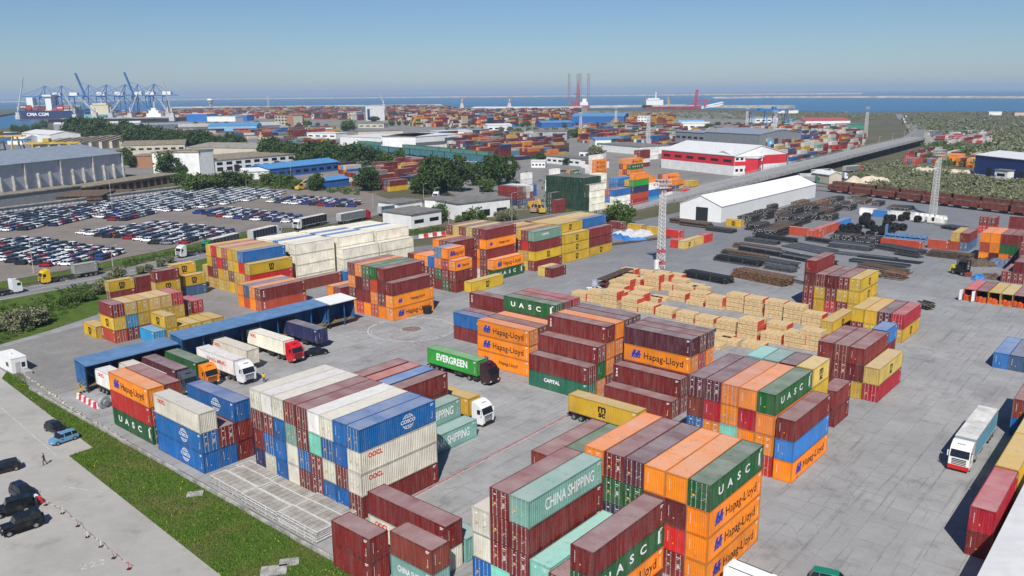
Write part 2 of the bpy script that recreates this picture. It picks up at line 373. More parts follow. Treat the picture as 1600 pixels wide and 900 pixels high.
def finish_containers(limit=300):
    "the containers that show largest become objects of their own, the rest one mass"
    from mathutils.bvhtree import BVHTree
    vs=[];fs=[]
    for c in PENDING:
        M=mat_of(c['loc'],c['rz']); l,h,H=c['L']/2,W_/2,c['H']; n=len(vs)
        for z in (0,H):
            for x,y in ((-l,-h),(l,-h),(l,h),(-l,h)): vs.append(tuple(M@Vector((x,y,z))))
        fs+=[tuple(i+n for i in f) for f in ((3,2,1,0),(4,5,6,7),(0,1,5,4),(1,2,6,5),(2,3,7,6),(3,0,4,7))]
    bv=BVHTree.FromPolygons(vs,fs); eye=Vector((0,0,CH))
    for c in PENDING:
        M=mat_of(c['loc'],c['rz']); l,h,H=c['L']/2,W_/2,c['H']; sc_=0
        for nrm,pts,area in (((0,0,1),[(x*l*.9,y*h*.8,H) for x in (-1,-.5,0,.5,1) for y in (-1,0,1)],c['L']*W_),
                         ((0,-1,0),[(x*l*.9,-h,z*H) for x in (-1,-.5,0,.5,1) for z in (.15,.5,.85)],c['L']*H),((0,1,0),[(x*l*.9,h,z*H) for x in (-1,-.5,0,.5,1) for z in (.15,.5,.85)],c['L']*H),
                         ((1,0,0),[(l,y*h*.8,z*H) for y in (-1,0,1) for z in (.15,.5,.85)],W_*H),((-1,0,0),[(-l,y*h*.8,z*H) for y in (-1,0,1) for z in (.15,.5,.85)],W_*H)):
            Nw=(M.to_3x3()@Vector(nrm)).normalized(); vis=0
            for p in pts:
                P=M@Vector(p); d=P-eye; D=d.length
                if Nw.dot(d)>=0: break
                q=np.array(d); zz=q@_F; u=800+CF*(q@_R)/zz; v=450-CF*(q@_U)/zz
                if not(0<u<1600 and 0<v<900): continue
                hit=bv.ray_cast(eye,d/D,D-.08)
                if hit[0] is None: vis+=-Nw.dot(d)/D/(D*D)
            sc_+=vis/len(pts)*area*CF*CF
        c['score']=sc_
    order=sorted(PENDING,key=lambda c:-c['score']); keep=set(id(c) for c in order[:limit])
    print('containers',len(PENDING),'smallest kept px area',round(order[min(limit,len(order))-1]['score'],1),'next visible',sum(1 for c in order[limit:] if c['score']>0))
    for c in PENDING:
        if id(c) in keep: container_build(c)
        elif c['score']>4 or c.get('near'):
            body,roof,frame,doors,bars,marks=cmeshes(c['L'],c['H']); M=mat_of(c['loc'],c['rz'])
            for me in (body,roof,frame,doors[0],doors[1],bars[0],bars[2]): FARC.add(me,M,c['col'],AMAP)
            if c['logo'] in ('m','h','c','u'):
                tmp=bpy.data.objects.new('tmp',None); COL.objects.link(tmp); side_logo(tmp,c['logo'],c['L'],c['H'])
                for o in list(tmp.children):
                    ml=Matrix.Translation(o.location)@Matrix.Rotation(o.rotation_euler[2],4,'Z')@Matrix.Diagonal((*o.scale,1)); FARC.add(o.data,M@ml,(1,1,1)); bpy.data.objects.remove(o)
                bpy.data.objects.remove(tmp)
        else: FARC.add(far_box_mesh(c['L'],c['H']),mat_of(c['loc'],c['rz']),c['col'],AMAP)
def container_build(c):
    root=empty('shipping_container',c['loc'],c['rz'],c['label'],'container',c['group']); colr=c['col']
    body,roof,frame,doors,bars,marks=cmeshes(c['L'],c['H'])
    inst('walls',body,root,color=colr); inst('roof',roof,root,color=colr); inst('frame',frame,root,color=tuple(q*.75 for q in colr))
    bsel=bars[0::2] if random.random()<.5 else bars[1::2]
    for d,br in zip(doors,bsel):
        o=inst('door',d,root,color=colr); inst('locking_bars',br,o)
    inst('serial_marks',marks,root)
    if c['logo']: side_logo(root,c['logo'],c['L'],c['H'],small=c['small'])
    for p in c.get('extra',[]): p(root)
    return root
def container(a,b,z,L,H,col,axis='a',near=True,logo=None,label='',group=None,yaw_off=0,world=None,force=False,vary=True):
    if axis=='a': c=(a+L/2,b+W_/2); rz=YAW+(math.pi if near else 0)
    else: c=(a+W_/2,b+L/2); rz=YAW+(-math.pi/2 if near else math.pi/2)
    loc=g2w(*c,z) if world is None else (world[0],world[1],z)
    if world is not None: rz=world[2]
    base=PAL[col]; k=random.uniform(.84,1.12) if vary else 1; jt=.012 if col in 'WwV' else .05; colr=tuple(min(1,max(0,q*k*random.uniform(1-jt,1+jt))) for q in base)
    d=dict(loc=loc,rz=rz+yaw_off+random.uniform(-.004,.004),L=L,H=H,col=colr,label=label,group=group,logo=logo,small=(random.random()<.3 and logo=='h'))
    if force: return container_build(d)
    PENDING.append(d); return d
# ---------------------------------------------------------------- the setting: sea, land, yards, roads
def sheet(name,pts,mat,z,kind='structure',label=None,cat=None):
    b=MB(); b.add([(p[0],p[1],z) for p in pts],[tuple(range(len(pts)))])
    o=b.build(name,mat)
    me=o.data
    if me.polygons[0].normal.z<0: me.flip_normals()
    return ident(o,label,cat,kind=kind)
def pxpoly(pts,z=0): return [at(*p,z)[:2] for p in pts]
def gpoly(pts): return [g2w(*p)[:2] for p in pts]
def inpoly(x,y,poly):
    c=False; j=len(poly)-1
    for i in range(len(poly)):
        xi,yi=poly[i][:2]; xj,yj=poly[j][:2]
        if (yi>y)!=(yj>y) and x<(xj-xi)*(y-yi)/(yj-yi)+xi: c=not c
        j=i
    return c
def ground_mat(name,cols,scale=.05,rough=.9,joints=None,jcol=(.13,.125,.12),bump=.05,patch=None,far=None):
    m,nt,b=newmat(name)
    big=noise(nt,scale,4,.6); fine=noise(nt,scale*14,5,.65); st=noise(nt,scale*3,5,.7)
    c=mixc(nt,ramp(nt,big,.35,.65),cols[0],cols[1])
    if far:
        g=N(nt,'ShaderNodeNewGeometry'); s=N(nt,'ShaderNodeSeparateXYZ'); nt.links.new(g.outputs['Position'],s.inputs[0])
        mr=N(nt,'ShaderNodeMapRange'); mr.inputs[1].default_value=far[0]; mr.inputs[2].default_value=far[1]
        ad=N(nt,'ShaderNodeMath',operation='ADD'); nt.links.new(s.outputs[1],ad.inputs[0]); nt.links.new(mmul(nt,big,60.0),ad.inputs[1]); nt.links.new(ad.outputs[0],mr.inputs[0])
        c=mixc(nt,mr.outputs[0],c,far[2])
    c=mixc(nt,mmul(nt,ramp(nt,st,.48,.72),.6),c,cols[2])
    stn=noise(nt,scale*6,6,.75); c=mixc(nt,mmul(nt,ramp(nt,stn,.58,.7),.45),c,tuple(x*.5 for x in cols[1]))
    c=mixc(nt,mmul(nt,ramp(nt,fine,.3,.75),.3),c,tuple(x*.55 for x in cols[0]))
    if joints:
        g=N(nt,'ShaderNodeNewGeometry'); mp=N(nt,'ShaderNodeMapping'); mp.inputs['Rotation'].default_value=(0,0,-YAW); nt.links.new(g.outputs['Position'],mp.inputs[0])
        wob=N(nt,'ShaderNodeVectorMath',operation='ADD'); nt.links.new(mp.outputs[0],wob.inputs[0])
        nn=N(nt,'ShaderNodeTexNoise'); nn.inputs['Scale'].default_value=.4; nt.links.new(g.outputs['Position'],nn.inputs['Vector'])
        sc_=N(nt,'ShaderNodeVectorMath',operation='SCALE'); sc_.inputs[3].default_value=.25; nt.links.new(nn.outputs['Color'],sc_.inputs[0]); nt.links.new(sc_.outputs[0],wob.inputs[1])
        br=N(nt,'ShaderNodeTexBrick'); br.inputs['Scale'].default_value=1; br.inputs['Brick Width'].default_value=joints[0]; br.inputs['Row Height'].default_value=joints[1]
        br.inputs['Mortar Size'].default_value=joints[2]; br.inputs['Mortar Smooth'].default_value=.5; br.offset=.5
        br.inputs['Color1'].default_value=(.46,.46,.46,1); br.inputs['Color2'].default_value=(.54,.54,.54,1); br.inputs['Mortar'].default_value=(.5,.5,.5,1)
        nt.links.new(wob.outputs[0],br.inputs['Vector'])
        c=mixc(nt,.55,c,br.outputs['Color'],'OVERLAY')
        jn=noise(nt,.6,3); c=mixc(nt,mmul(nt,mmul(nt,br.outputs['Fac'],.8),ramp(nt,jn,.35,.6)),c,jcol)
    if patch:
        vo=N(nt,'ShaderNodeTexVoronoi',feature='DISTANCE_TO_EDGE'); vo.inputs['Scale'].default_value=.11; gv=N(nt,'ShaderNodeNewGeometry'); wv=N(nt,'ShaderNodeVectorMath',operation='ADD'); nt.links.new(gv.outputs['Position'],wv.inputs[0]); nv=N(nt,'ShaderNodeTexNoise'); nv.inputs['Scale'].default_value=.35; nv.inputs['Detail'].default_value=5; nt.links.new(gv.outputs['Position'],nv.inputs['Vector']); sv=N(nt,'ShaderNodeVectorMath',operation='SCALE'); sv.inputs[3].default_value=5; nt.links.new(nv.outputs['Color'],sv.inputs[0]); nt.links.new(sv.outputs[0],wv.inputs[1]); nt.links.new(wv.outputs[0],vo.inputs['Vector'])
        c=mixc(nt,mmul(nt,mmul(nt,ramp(nt,vo.outputs['Distance'],.004,.014,(1,1,1),(0,0,0)),ramp(nt,noise(nt,.05,3),.45,.6)),.28),c,(.07,.068,.066))
        g2=N(nt,'ShaderNodeNewGeometry'); m2=N(nt,'ShaderNodeMapping'); m2.inputs['Rotation'].default_value=(0,0,-YAW); nt.links.new(g2.outputs['Position'],m2.inputs[0])
        for st_,lo,hi,am in (((.06,1.5,1),.56,.68,patch),((.9,.05,1),.6,.7,patch*.6),((.12,.12,1),.55,.75,patch*.8)):
            m3=N(nt,'ShaderNodeMapping'); m3.inputs['Scale'].default_value=st_; nt.links.new(m2.outputs[0],m3.inputs[0]); n3=N(nt,'ShaderNodeTexNoise'); n3.inputs['Scale'].default_value=1; n3.inputs['Detail'].default_value=5; n3.inputs['Roughness'].default_value=.65; nt.links.new(m3.outputs[0],n3.inputs['Vector']); c=mixc(nt,mmul(nt,ramp(nt,n3.outputs['Fac'],lo,hi),am),c,(.085,.083,.082))
    nt.links.new(c,b.inputs['Base Color']); b.inputs['Roughness'].default_value=rough; b.inputs['Specular IOR Level'].default_value=.2
    if bump:
        bp=N(nt,'ShaderNodeBump'); bp.inputs['Strength'].default_value=bump; nt.links.new(noise(nt,2.5,6,.7),bp.inputs['Height']); nt.links.new(bp.outputs[0],b.inputs['Normal'])
    return m
# water
m,nt,b=newmat('sea water')
nt.links.new(mixc(nt,ramp(nt,noise(nt,.0012,4,.6,stretch=(.35,2.2,1)),.4,.65),(.02,.11,.23),(.03,.15,.29)),b.inputs['Base Color'])
b.inputs['Roughness'].default_value=.38; b.inputs['Specular IOR Level'].default_value=.35
bp=N(nt,'ShaderNodeBump'); bp.inputs['Strength'].default_value=.6; bp.inputs['Distance'].default_value=1.5; nt.links.new(noise(nt,.05,6,.7),bp.inputs['Height']); nt.links.new(bp.outputs[0],b.inputs['Normal'])
mSea=m
sheet('sea',[(-90000,-200),(90000,-200),(90000,110000),(-90000,110000)],mSea,-3)
mLand=ground_mat('scrub land',[(.085,.085,.045),(.13,.12,.075),(.20,.17,.12)],scale=.02,bump=.3)
shore=[(-700,240),(-200,206),(0,201),(55,198),(80,191.5),(262,190.5),(268,176),(300,173.5),(430,171),(600,169.5),(800,169),(960,170),(1060,171),(1130,170.5),(1250,173),(1330,176),(1480,174),(1600,174),(1800,176)]
sp=pxpoly(shore); b=MB()
poly=[(-700,-120),(-900,300)]+sp+[(3200,1500),(1500,-120)]
b.add([(x,y,0) for x,y in poly]+[(x,y,-4) for x,y in poly],[tuple(range(len(poly)))]+[(i,(i+1)%len(poly),(i+1)%len(poly)+len(poly),i+len(poly)) for i in range(len(poly))])
o=b.build('ground',mLand); ident(o,kind='structure')
import bmesh
def fixn(o):
    bm=bmesh.new(); bm.from_mesh(o.data); bmesh.ops.recalc_face_normals(bm,faces=bm.faces); bm.to_mesh(o.data); bm.free()
fixn(o)
mIndus=ground_mat('industrial hardstanding',[(.20,.195,.19),(.27,.255,.235),(.14,.14,.14)],scale=.03)
sheet('port_ground',pxpoly([(-500,262),(-120,232),(60,222),(270,193),(310,178),(600,174),(900,173.5),(1140,176),(1240,182),(1325,198),(1352,222),(1300,250),(1160,285),(960,325),(760,330),(700,300),(560,285),(400,280),(200,290),(-150,330)]),mIndus,.03)
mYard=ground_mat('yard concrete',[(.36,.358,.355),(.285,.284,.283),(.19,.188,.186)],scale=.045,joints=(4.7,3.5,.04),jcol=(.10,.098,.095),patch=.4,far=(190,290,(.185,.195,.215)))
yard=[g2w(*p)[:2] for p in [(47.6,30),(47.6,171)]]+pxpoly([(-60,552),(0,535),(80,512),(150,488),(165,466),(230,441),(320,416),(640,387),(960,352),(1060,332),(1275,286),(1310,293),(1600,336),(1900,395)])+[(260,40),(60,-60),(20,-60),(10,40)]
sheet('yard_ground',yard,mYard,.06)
mOldA=ground_mat('worn asphalt',[(.20,.195,.19),(.27,.26,.245),(.34,.325,.30)],scale=.06,bump=.1,patch=.3)
sheet('worn_asphalt_apron',gpoly([(47.8,141.5),(47.8,171),(52,178),(66,181),(99,187),(108,200),(112,173),(99,160),(101,141.5)]),mOldA,.085)
mLot=ground_mat('parking concrete',[(.41,.40,.37),(.36,.345,.32),(.27,.255,.235)],scale=.04,bump=.05)
lotp=pxpoly([(-300,600),(-300,560),(0,530),(33,548),(3,592),(145,700),(108,713),(345,900)])+[(-24,50),(-24,-60),(-300,-60)]
sheet('parking_lot',lotp,mLot,.055)
# near grass strip
m,nt,b=newmat('grass turf')
c=mixc(nt,ramp(nt,noise(nt,.5,5,.65),.3,.7),(.05,.10,.014),(.10,.175,.024))
c=mixc(nt,mmul(nt,ramp(nt,noise(nt,.16,4,.65),.47,.68),.6),c,(.15,.14,.05))
c=mixc(nt,mmul(nt,ramp(nt,noise(nt,9,3,.7),.4,.7),.5),c,(.03,.05,.012)); nt.links.new(c,b.inputs['Base Color']); b.inputs['Roughness'].default_value=.95; b.inputs['Specular IOR Level'].default_value=.1
bp=N(nt,'ShaderNodeBump'); bp.inputs['Strength'].default_value=.8; bp.inputs['Distance'].default_value=.2; nt.links.new(noise(nt,3,8,.75),bp.inputs['Height']); nt.links.new(bp.outputs[0],b.inputs['Normal'])
mGrass=m
gs1=pxpoly([(3,592),(28,556)])+gpoly([(47.4,150),(47.3,116),(47.2,95),(46.9,60),(47,40),(34,40)])+pxpoly([(345,900),(108,713),(145,700)])
sheet('grass_strip',gs1,mGrass,.075)
gs2=pxpoly([(-120,490),(0,462),(100,442),(200,424),(300,402),(330,394),(330,420),(228,445),(168,470),(152,492),(80,516),(0,539),(-80,560)])
sheet('roadside_grass',gs2,mGrass,.10)
def pline(name,pts,width,mat,z=None,thick=.0,kind='structure',cat=None,label=None):
    P=[np.array(p,float) for p in pts]; L=[];Rr=[]
    for i,p in enumerate(P):
        d=(P[min(i+1,len(P)-1)]-P[max(i-1,0)])[:2]; d/=np.linalg.norm(d); n=np.array([-d[1],d[0]])
        zz=p[2] if z is None else z
        L.append((*(p[:2]+n*width/2),zz)); Rr.append((*(p[:2]-n*width/2),zz))
    b=MB(); n=len(P)
    if thick:
        vs=L+Rr+[(x,y,q-thick) for x,y,q in L]+[(x,y,q-thick) for x,y,q in Rr]; fs=[]
        for i in range(n-1): fs+=[(n+i,n+i+1,i+1,i),(i,i+1,2*n+i+1,2*n+i),(3*n+i,3*n+i+1,n+i+1,n+i),(2*n+i,2*n+i+1,3*n+i+1,3*n+i)]
        fs+=[(0,2*n,3*n,n),(n-1,2*n-1,4*n-1,3*n-1)]
        b.add(vs,fs)
    else: b.add(L+Rr,[(n+i,n+i+1,i+1,i) for i in range(n-1)])
    o=b.build(name,mat); 
    if thick: fixn(o)
    return ident(o,label,cat,kind=kind)
mRoad=ground_mat('road asphalt',[(.20,.20,.205),(.25,.248,.245),(.15,.15,.15)],scale=.08)
mLine=plain('road paint',(.72,.71,.68),.8,0,.15,2)
mRail=plain('grey steel railing',(.42,.43,.44),.6,.3,.1); mConc=plain('structural concrete',(.38,.37,.35),.85,0,.25,.7,bump=.1)
roadc=[at(-120,487),at(-40,470),at(60,452),at(150,436),at(225,419),at(300,402),at(400,378),at(500,368),at(640,371),at(760,357),at(880,337),at(960,327)]
pline('road',roadc,10.5,mRoad,.12); pline('road_centre_line',roadc,.2,mLine,.14)
for off in (-4.7,4.7):
    q=[]
    for i,p in enumerate(roadc):
        d=np.array(roadc[min(i+1,len(roadc)-1)])-np.array(roadc[max(i-1,0)]); d/=np.linalg.norm(d); q.append((p[0]-d[1]*off,p[1]+d[0]*off,0))
    pline('road_edge_line',q,.18,mLine,.14)
pline('back_road',[at(440,352),at(560,338),at(640,325),at(760,302),at(830,285),at(900,262)],8,mRoad,.11)
pline('dirt_track',[at(880,268),at(760,262),at(700,252)],14,mOldA,.11)
mLotC=ground_mat('storage lot tarmac',[(.20,.175,.155),(.25,.215,.19),(.15,.13,.12)],scale=.05,bump=.1)
sheet('storage_lot_ground',pxpoly([(-250,410),(0,338),(130,319),(270,300),(420,288),(560,296),(640,322),(560,345),(470,356),(400,358),(290,384),(200,402),(95,424),(0,441),(-150,466)]),mLotC,.09)
sheet('lot_verge',pxpoly([(-150,467),(0,442),(95,425),(200,403),(300,383),(400,362),(400,369),(300,392),(200,411),(95,434),(0,452),(-150,480)]),mGrass,.105)
# bridge (flyover): deck on piers
dk=[at(955,329,.12),at(1015,315,.6),at(1090,297,2.2),at(1200,269.5,4.6),at(1310,243,6.6),at(1380,226.5,7.2),at(1432,214.5,7.2)]
mDeck=ground_mat('bridge asphalt',[(.30,.30,.30),(.36,.355,.35),(.24,.24,.24)],scale=.06)
br=empty('flyover_bridge',(0,0,0),0,'long grey road flyover climbing on dark piers past the white tent hall','bridge')
o=pline('deck',dk,14.5,mConc,None,1.7); o.parent=br; del o['kind']
o=pline('road_surface',[(x,y,z+.03) for x,y,z in dk],12.6,mDeck,None); o.parent=br; del o['kind']
def offset(pts,off,dz=0):
    q=[]
    for i,p in enumerate(pts):
        d=np.array(pts[min(i+1,len(pts)-1)])-np.array(pts[max(i-1,0)]); d[2]=0; d/=np.linalg.norm(d); q.append((p[0]-d[1]*off,p[1]+d[0]*off,p[2]+dz))
    return q
def densify(pts,step):
    out=[]
    for p,q in zip(pts,pts[1:]):
        p=np.array(p);q=np.array(q); n=max(1,int(np.linalg.norm(q-p)/step))
        out+=[tuple(p+(q-p)*i/n) for i in range(n)]
    return out+[tuple(pts[-1])]
for off in (-6.9,6.9,-.2):
    b=MB(); P=densify(offset(dk,off),3)
    for i,p in enumerate(P):
        b.tube(p,(p[0],p[1],p[2]+(1.15 if off!=-.2 else .8)),.07,4)
        if i:
            q=P[i-1]
            for h in ((.45,.8,1.15) if off!=-.2 else (.6,.8)): b.tube((q[0],q[1],q[2]+h),(p[0],p[1],p[2]+h),.06,4)
    b.build('railing',mRail,br)
mPier=plain('dark pier concrete',(.12,.115,.11),.9,0,.2)
PP=densify(dk,24)
for i,p in enumerate(PP):
    if p[2]<3.2: continue
    q=PP[min(i+1,len(PP)-1)] if i<len(PP)-1 else PP[i-1]; d=np.array(q)-np.array(p); a_=math.atan2(d[1],d[0])
    b=MB(); b.box(-.8,-5,p[2]-2.8,.8,5,p[2]-1.72,rz=a_,o=(p[0],p[1],0))
    for s in (-3,3): b.box(-.7,s-.9,0,.7,s+.9,p[2]-2.81,rz=a_,o=(p[0],p[1],0))
    b.build('pier',mPier,br)
pline('far_road',[dk[-1],at(1438,203,3.0),at(1422,193,.3),at(1408,185,.15),at(1404,178,.15)],11,mRoad,None)
mBankM=plain('grassy bank',(.10,.11,.05),.95,0,.35,.3,bump=.4)
b=MB(); e=dk[-1]; f2=at(1438,203,3.0); f3=at(1422,193,.3)
for (p,q) in ((e,f2),(f2,f3)):
    d=np.array(q)-np.array(p); d[2]=0; d/=np.linalg.norm(d); n=np.array([-d[1],d[0],0])
    p=np.array(p);q=np.array(q)
    vs=[tuple(p+n*6-[0,0,.1]),tuple(p-n*6-[0,0,.1]),tuple(p-n*(6+p[2]*1.6)-[0,0,p[2]]),tuple(p+n*(6+p[2]*1.6)-[0,0,p[2]]),tuple(q+n*6-[0,0,.1]),tuple(q-n*6-[0,0,.1]),tuple(q-n*(6+q[2]*1.6)-[0,0,q[2]]),tuple(q+n*(6+q[2]*1.6)-[0,0,q[2]])]
    b.add(vs,[(0,1,5,4),(1,2,6,5),(3,0,4,7),(0,3,2,1),(4,5,6,7)])
o=b.build('road_embankment',plain('pale abutment',(.34,.32,.28),.9,0,.2)); fixn(o); ident(o,kind='structure')
# painted marks on the yard
def ring(name,cx,cy,r,w,mat,z):
    b=MB(); n=64
    for i in range(n):
        if random.random()<.08: continue
        p,q=2*math.pi*i/n,2*math.pi*(i+1)/n
        b.add([(cx+r*math.cos(p),cy+r*math.sin(p),z),(cx+(r+w)*math.cos(p),cy+(r+w)*math.sin(p),z),(cx+(r+w)*math.cos(q),cy+(r+w)*math.sin(q),z),(cx+r*math.cos(q),cy+r*math.sin(q),z)],[(0,1,2,3)])
    return ident(b.build(name,mat),kind='structure')
mWornW=plain('worn white paint',(.52,.51,.49),.85,0,.3,3); mRedP=plain('worn red paint',(.42,.15,.15),.85,0,.25,1.2)
mStain=plain('rusty ground stain',(.22,.17,.15),.9,0,.2)
ring('painted_circle',-21.3,166,8.9,.32,mWornW,.07); ring('painted_circle',-21.3,166,8.3,.16,mWornW,.07); ring('painted_circle',-21.3,166,2.1,.3,mWornW,.072)
b=MB(); b.add([(-21.3+2.1*math.cos(t*.26),166+2.1*math.sin(t*.26),.066) for t in range(24)],[tuple(range(24))]); ident(b.build('painted_circle_fill',mStain),kind='structure')
def gline(a0,b0,a1,b1,w,mat,z,dash=None):
    p=np.array(g2w(a0,b0,z));q=np.array(g2w(a1,b1,z)); L=np.linalg.norm(q-p); d=(q-p)/L; n=np.array([-d[1],d[0],0])*w/2; b=MB(); t=0
    while t<L:
        e=min(L,t+(dash[0] if dash else L)); A=p+d*t;B=p+d*e; b.add([tuple(A-n),tuple(B-n),tuple(B+n),tuple(A+n)],[(0,1,2,3)]); t=e+(dash[1] if dash else 1)
    ident(b.build('painted_line',mat),kind='structure')
gline(58,70.0-.9,104,70.2,.28,mRedP,.068); gline(58,69.7-.9,104,69.9,.1,mWornW,.069)
gline(72,115.0,112,115.6,.22,mRedP,.068,(1.1,.5)); gline(72,114.7,112,115.3,.1,mWornW,.069,(2,1))
gline(107.4,150,105.5,104,.2,mRedP,.068,(1.0,.9)); gline(104.9,112,102.6,84,.2,mRedP,.068,(.9,1.2)); gline(125,122,170,128,.2,mRedP,.068,(.9,1))
gline(130,118,172,124,.15,mWornW,.068,(1.2,1)); gline(236,95,243,91,.8,mWornW,.068)
gline(30,90,60,150,.14,mWornW,.0,None) if False else None
for (p,q) in (((0,636),(88,712)),((90,760),(250,780))):
    A=at(*p);B=at(*q); b=MB(); d=np.array(B)-np.array(A); d/=np.linalg.norm(d); n=np.array([-d[1],d[0],0])*.06
    b.add([tuple(np.array(A)-n+[0,0,.062]),tuple(np.array(B)-n+[0,0,.062]),tuple(np.array(B)+n+[0,0,.062]),tuple(np.array(A)+n+[0,0,.062])],[(0,1,2,3)]); ident(b.build('painted_line',mWornW),kind='structure')
tm=text_mesh('223',1.7,.0,1.0,mWornW).copy()
for v in tm.vertices: v.co=(v.co.x,v.co.z,0)
o=inst('painted_number',tm,None,(*at(145,883)[:2],.064),(0,0,R(28))); ident(o,kind='structure')
# kerb wall along the yard edge, stones and slabs in the grass
b=MB()
for t in range(0,100,4):
    w0=46.95+random.uniform(-.04,.04); p=g2w(w0,44+t*1.04); q=g2w(w0,44+(t+4)*1.04-.06); b.box(0,-.14,0,4.08,.14,.42+random.uniform(-.04,.04),rz=math.atan2(q[1]-p[1],q[0]-p[0]),o=(p[0],p[1],.06))
ident(b.build('kerb_wall',mConc),'low broken concrete kerb wall between grass strip and yard','wall')
b=MB(); P=densify([at(42,588,.1),at(115,640,.1),at(215,701,.1)],.55)
for p in P:
    if random.random()<.75:
        s=random.uniform(.12,.3); b.tube((p[0]+random.uniform(-.3,.3),p[1]+random.uniform(-.2,.2),.08),(p[0]+random.uniform(-.2,.2),p[1],.1+s*.7),s,6,r2=s*.5)
ident(b.build('stone_edging',plain('pale stones',(.45,.42,.34),.9,0,.2)),'line of pale rough stones running through the grass','stones')
for px,py,s in ((305,773,1.6),(452,880,1.7),(428,893,2.2),(180,663,1.0),(155,608,1.2)):
    p=at(px,py); b=MB(); b.box(-s*.6,-s*.4,0,s*.6,s*.4,.12,rz=.2,o=(p[0],p[1],.08)); ident(b.build('concrete_slab',mConc),{305:'small square concrete slab alone in mid grass',452:'pale concrete slab near bottom edge of grass',428:'larger slab cut by the bottom edge of grass',180:'small slab by the stone line in upper grass',155:'flat slab in the uppermost part of the grass strip'}[px],'slab')
# grass blades (uncountable)
gp=gs1; xs=[p[0] for p in gp]; ys=[p[1] for p in gp]; n=0; V=[];Fc=[]
while n<52000:
    x=random.uniform(min(xs),max(xs)); y=random.uniform(max(min(ys),60),max(ys))
    if not inpoly(x,y,gp): continue
    n+=1; h=random.uniform(.05,.2) if random.random()<.93 else random.uniform(.25,.45); t=random.uniform(0,math.pi); w=random.uniform(.03,.09); dx,dy=math.cos(t)*w,math.sin(t)*w; lx,ly=random.uniform(-.12,.12),random.uniform(-.12,.12); k=len(V)
    V+=[(x-dx,y-dy,.07),(x+dx,y+dy,.07),(x+lx,y+ly,.07+h)]; Fc.append((k,k+1,k+2))
me=bpy.data.meshes.new('grass'); me.from_pydata(V,[],Fc)
m,nt,b=newmat('grass blades'); gi=N(nt,'ShaderNodeNewGeometry')
c=mixc(nt,gi.outputs['Random Per Island'],(.05,.10,.012),(.14,.23,.035)); c=mixc(nt,ramp(nt,gi.outputs['Random Per Island'],.990,.992),c,(.55,.45,.03))
c=mixc(nt,mmul(nt,ramp(nt,noise(nt,.16,4,.65),.45,.66),.7),c,(.17,.15,.06)); c=mixc(nt,mmul(nt,ramp(nt,noise(nt,.5,4,.65),.5,.7),.6),c,(.02,.04,.01)); nt.links.new(c,b.inputs['Base Color']); b.inputs['Roughness'].default_value=.9; b.inputs['Specular IOR Level'].default_value=.1; me.materials.append(m)
ident(inst('grass',me),'short green grass with yellow flowers beside the parking lot','grass',kind='stuff')
# ---------------------------------------------------------------- container blocks of the yard (a,b metres in the yard grid)
block('blue-fronted block beside concrete panels',54.7,69.6,['Md Wdo Wdo Bdc','Bn Md Bn Bn','Bn Wd Bd Wdo','Md Md an Vn','Md Bd Md Md','Wno Wn gd Md','Bn Bn Bn Wdo','Wdo Bd Md Vn','Nn Mn Md Wdo'],T=2.785,pitch=2.47)
block('rusty low rows behind the blue-fronted block',68.3,75.4,['gds'],L=12.19,T=2.7)
block('china lettered pair behind blue-fronted block',67.6,77.8,['gds gds'],T=2.8)
block('rows behind the blue-fronted block',68.6,81.4,['Nd Md Md','Bd Bd Zd','Md td on','Md Md Md'],pitch=2.75)
block('near block with green front container',67.2,32.3,['Onh Onh Onh Gdu','Md Rn Kn On','Gd td tn On','Od Od Gd Pd','Nd Nd Gd Md','Md Md Md Od'],T=2.84,pitch=2.48)
block('mint-topped stack at bottom centre',53.8,44.0,['Md Md Md gds','an Md Md Md','Bd Wno Wdo'],T=2.8,pitch=2.45)
block('single mint rows under the mint-topped stack',53.5,41.2,['Md ads'],T=2.8)
block('brown row beside the long green one',52.9,38.5,['Md td'],T=2.8)
block('stack cut by the bottom edge of view',52.4,35.7,['Md Onh Gdu Mn'],T=2.45)
block('low rows left of near block',67.6,47.5,['Md Md Gn','Md Gd Gn','Md Md tn'],T=2.8,pitch=2.47)
block('long maroon pair by the red line',52.7,54.0,['Wno Mn','gn'],axis='b',T=2.75,pitch=3.0)
block('short maroon pair beside the grass kerb',46.4,58.4,['Mn Mn'],L=6.06,axis='b',T=2.65)
block('short pair at the bottom edge',48.9,52.2,['gns tn'],L=6.06,axis='b',T=2.65)
block('orange-topped stack beside the loading ramp',49.2,109.0,['Gdu Rd Onh','Md Md tn'],axis='b',T=2.8,pitch=2.55)
block('blue and white stack by grass strip',49.0,94.9,['Bnc Bdc Wno','Bn Md','Mn Mn Bnc'],axis='b',T=2.8,pitch=2.5)
# beyond the ramp
block('orange block behind the ramp',100.6,160.4,['ox Mdx'.replace('ox','odx'),'On Od','on Sn','On On'],T=2.7,pitch=2.48)
block('lone row behind the orange block',119.6,171.2,['td'],T=2.7)
block('lone blue stack end',132.3,170.2,['Bn'],T=2.7)
block('yellow block beside white reefers',107,174.7,['Yd Rd Ydm','Yn Yd Rn Bd','Yd Yd Yn Yd','Yn Md Yd Yn','Yd Yd Md od','Yd Yn Rn yn','Yd Md Md Rn','Yd Mn Yn Yd','Yd Yd'],T=2.76,pitch=2.48)
block('first length of cream reefers',120.8,175.3,['wd wd wd wd','_ _ _ wd','_ _ _ wd','_ _ _ Zd','_ _ _ wd','_ _ _ wd','wd wd wd wd'],T=2.78,pitch=2.48)
block('low front rows of cream reefers',133.6,172.3,['wd wd wd'],T=2.78)
block('far front rows of cream reefers',146.2,171.8,['wd wd wd'],T=2.78)
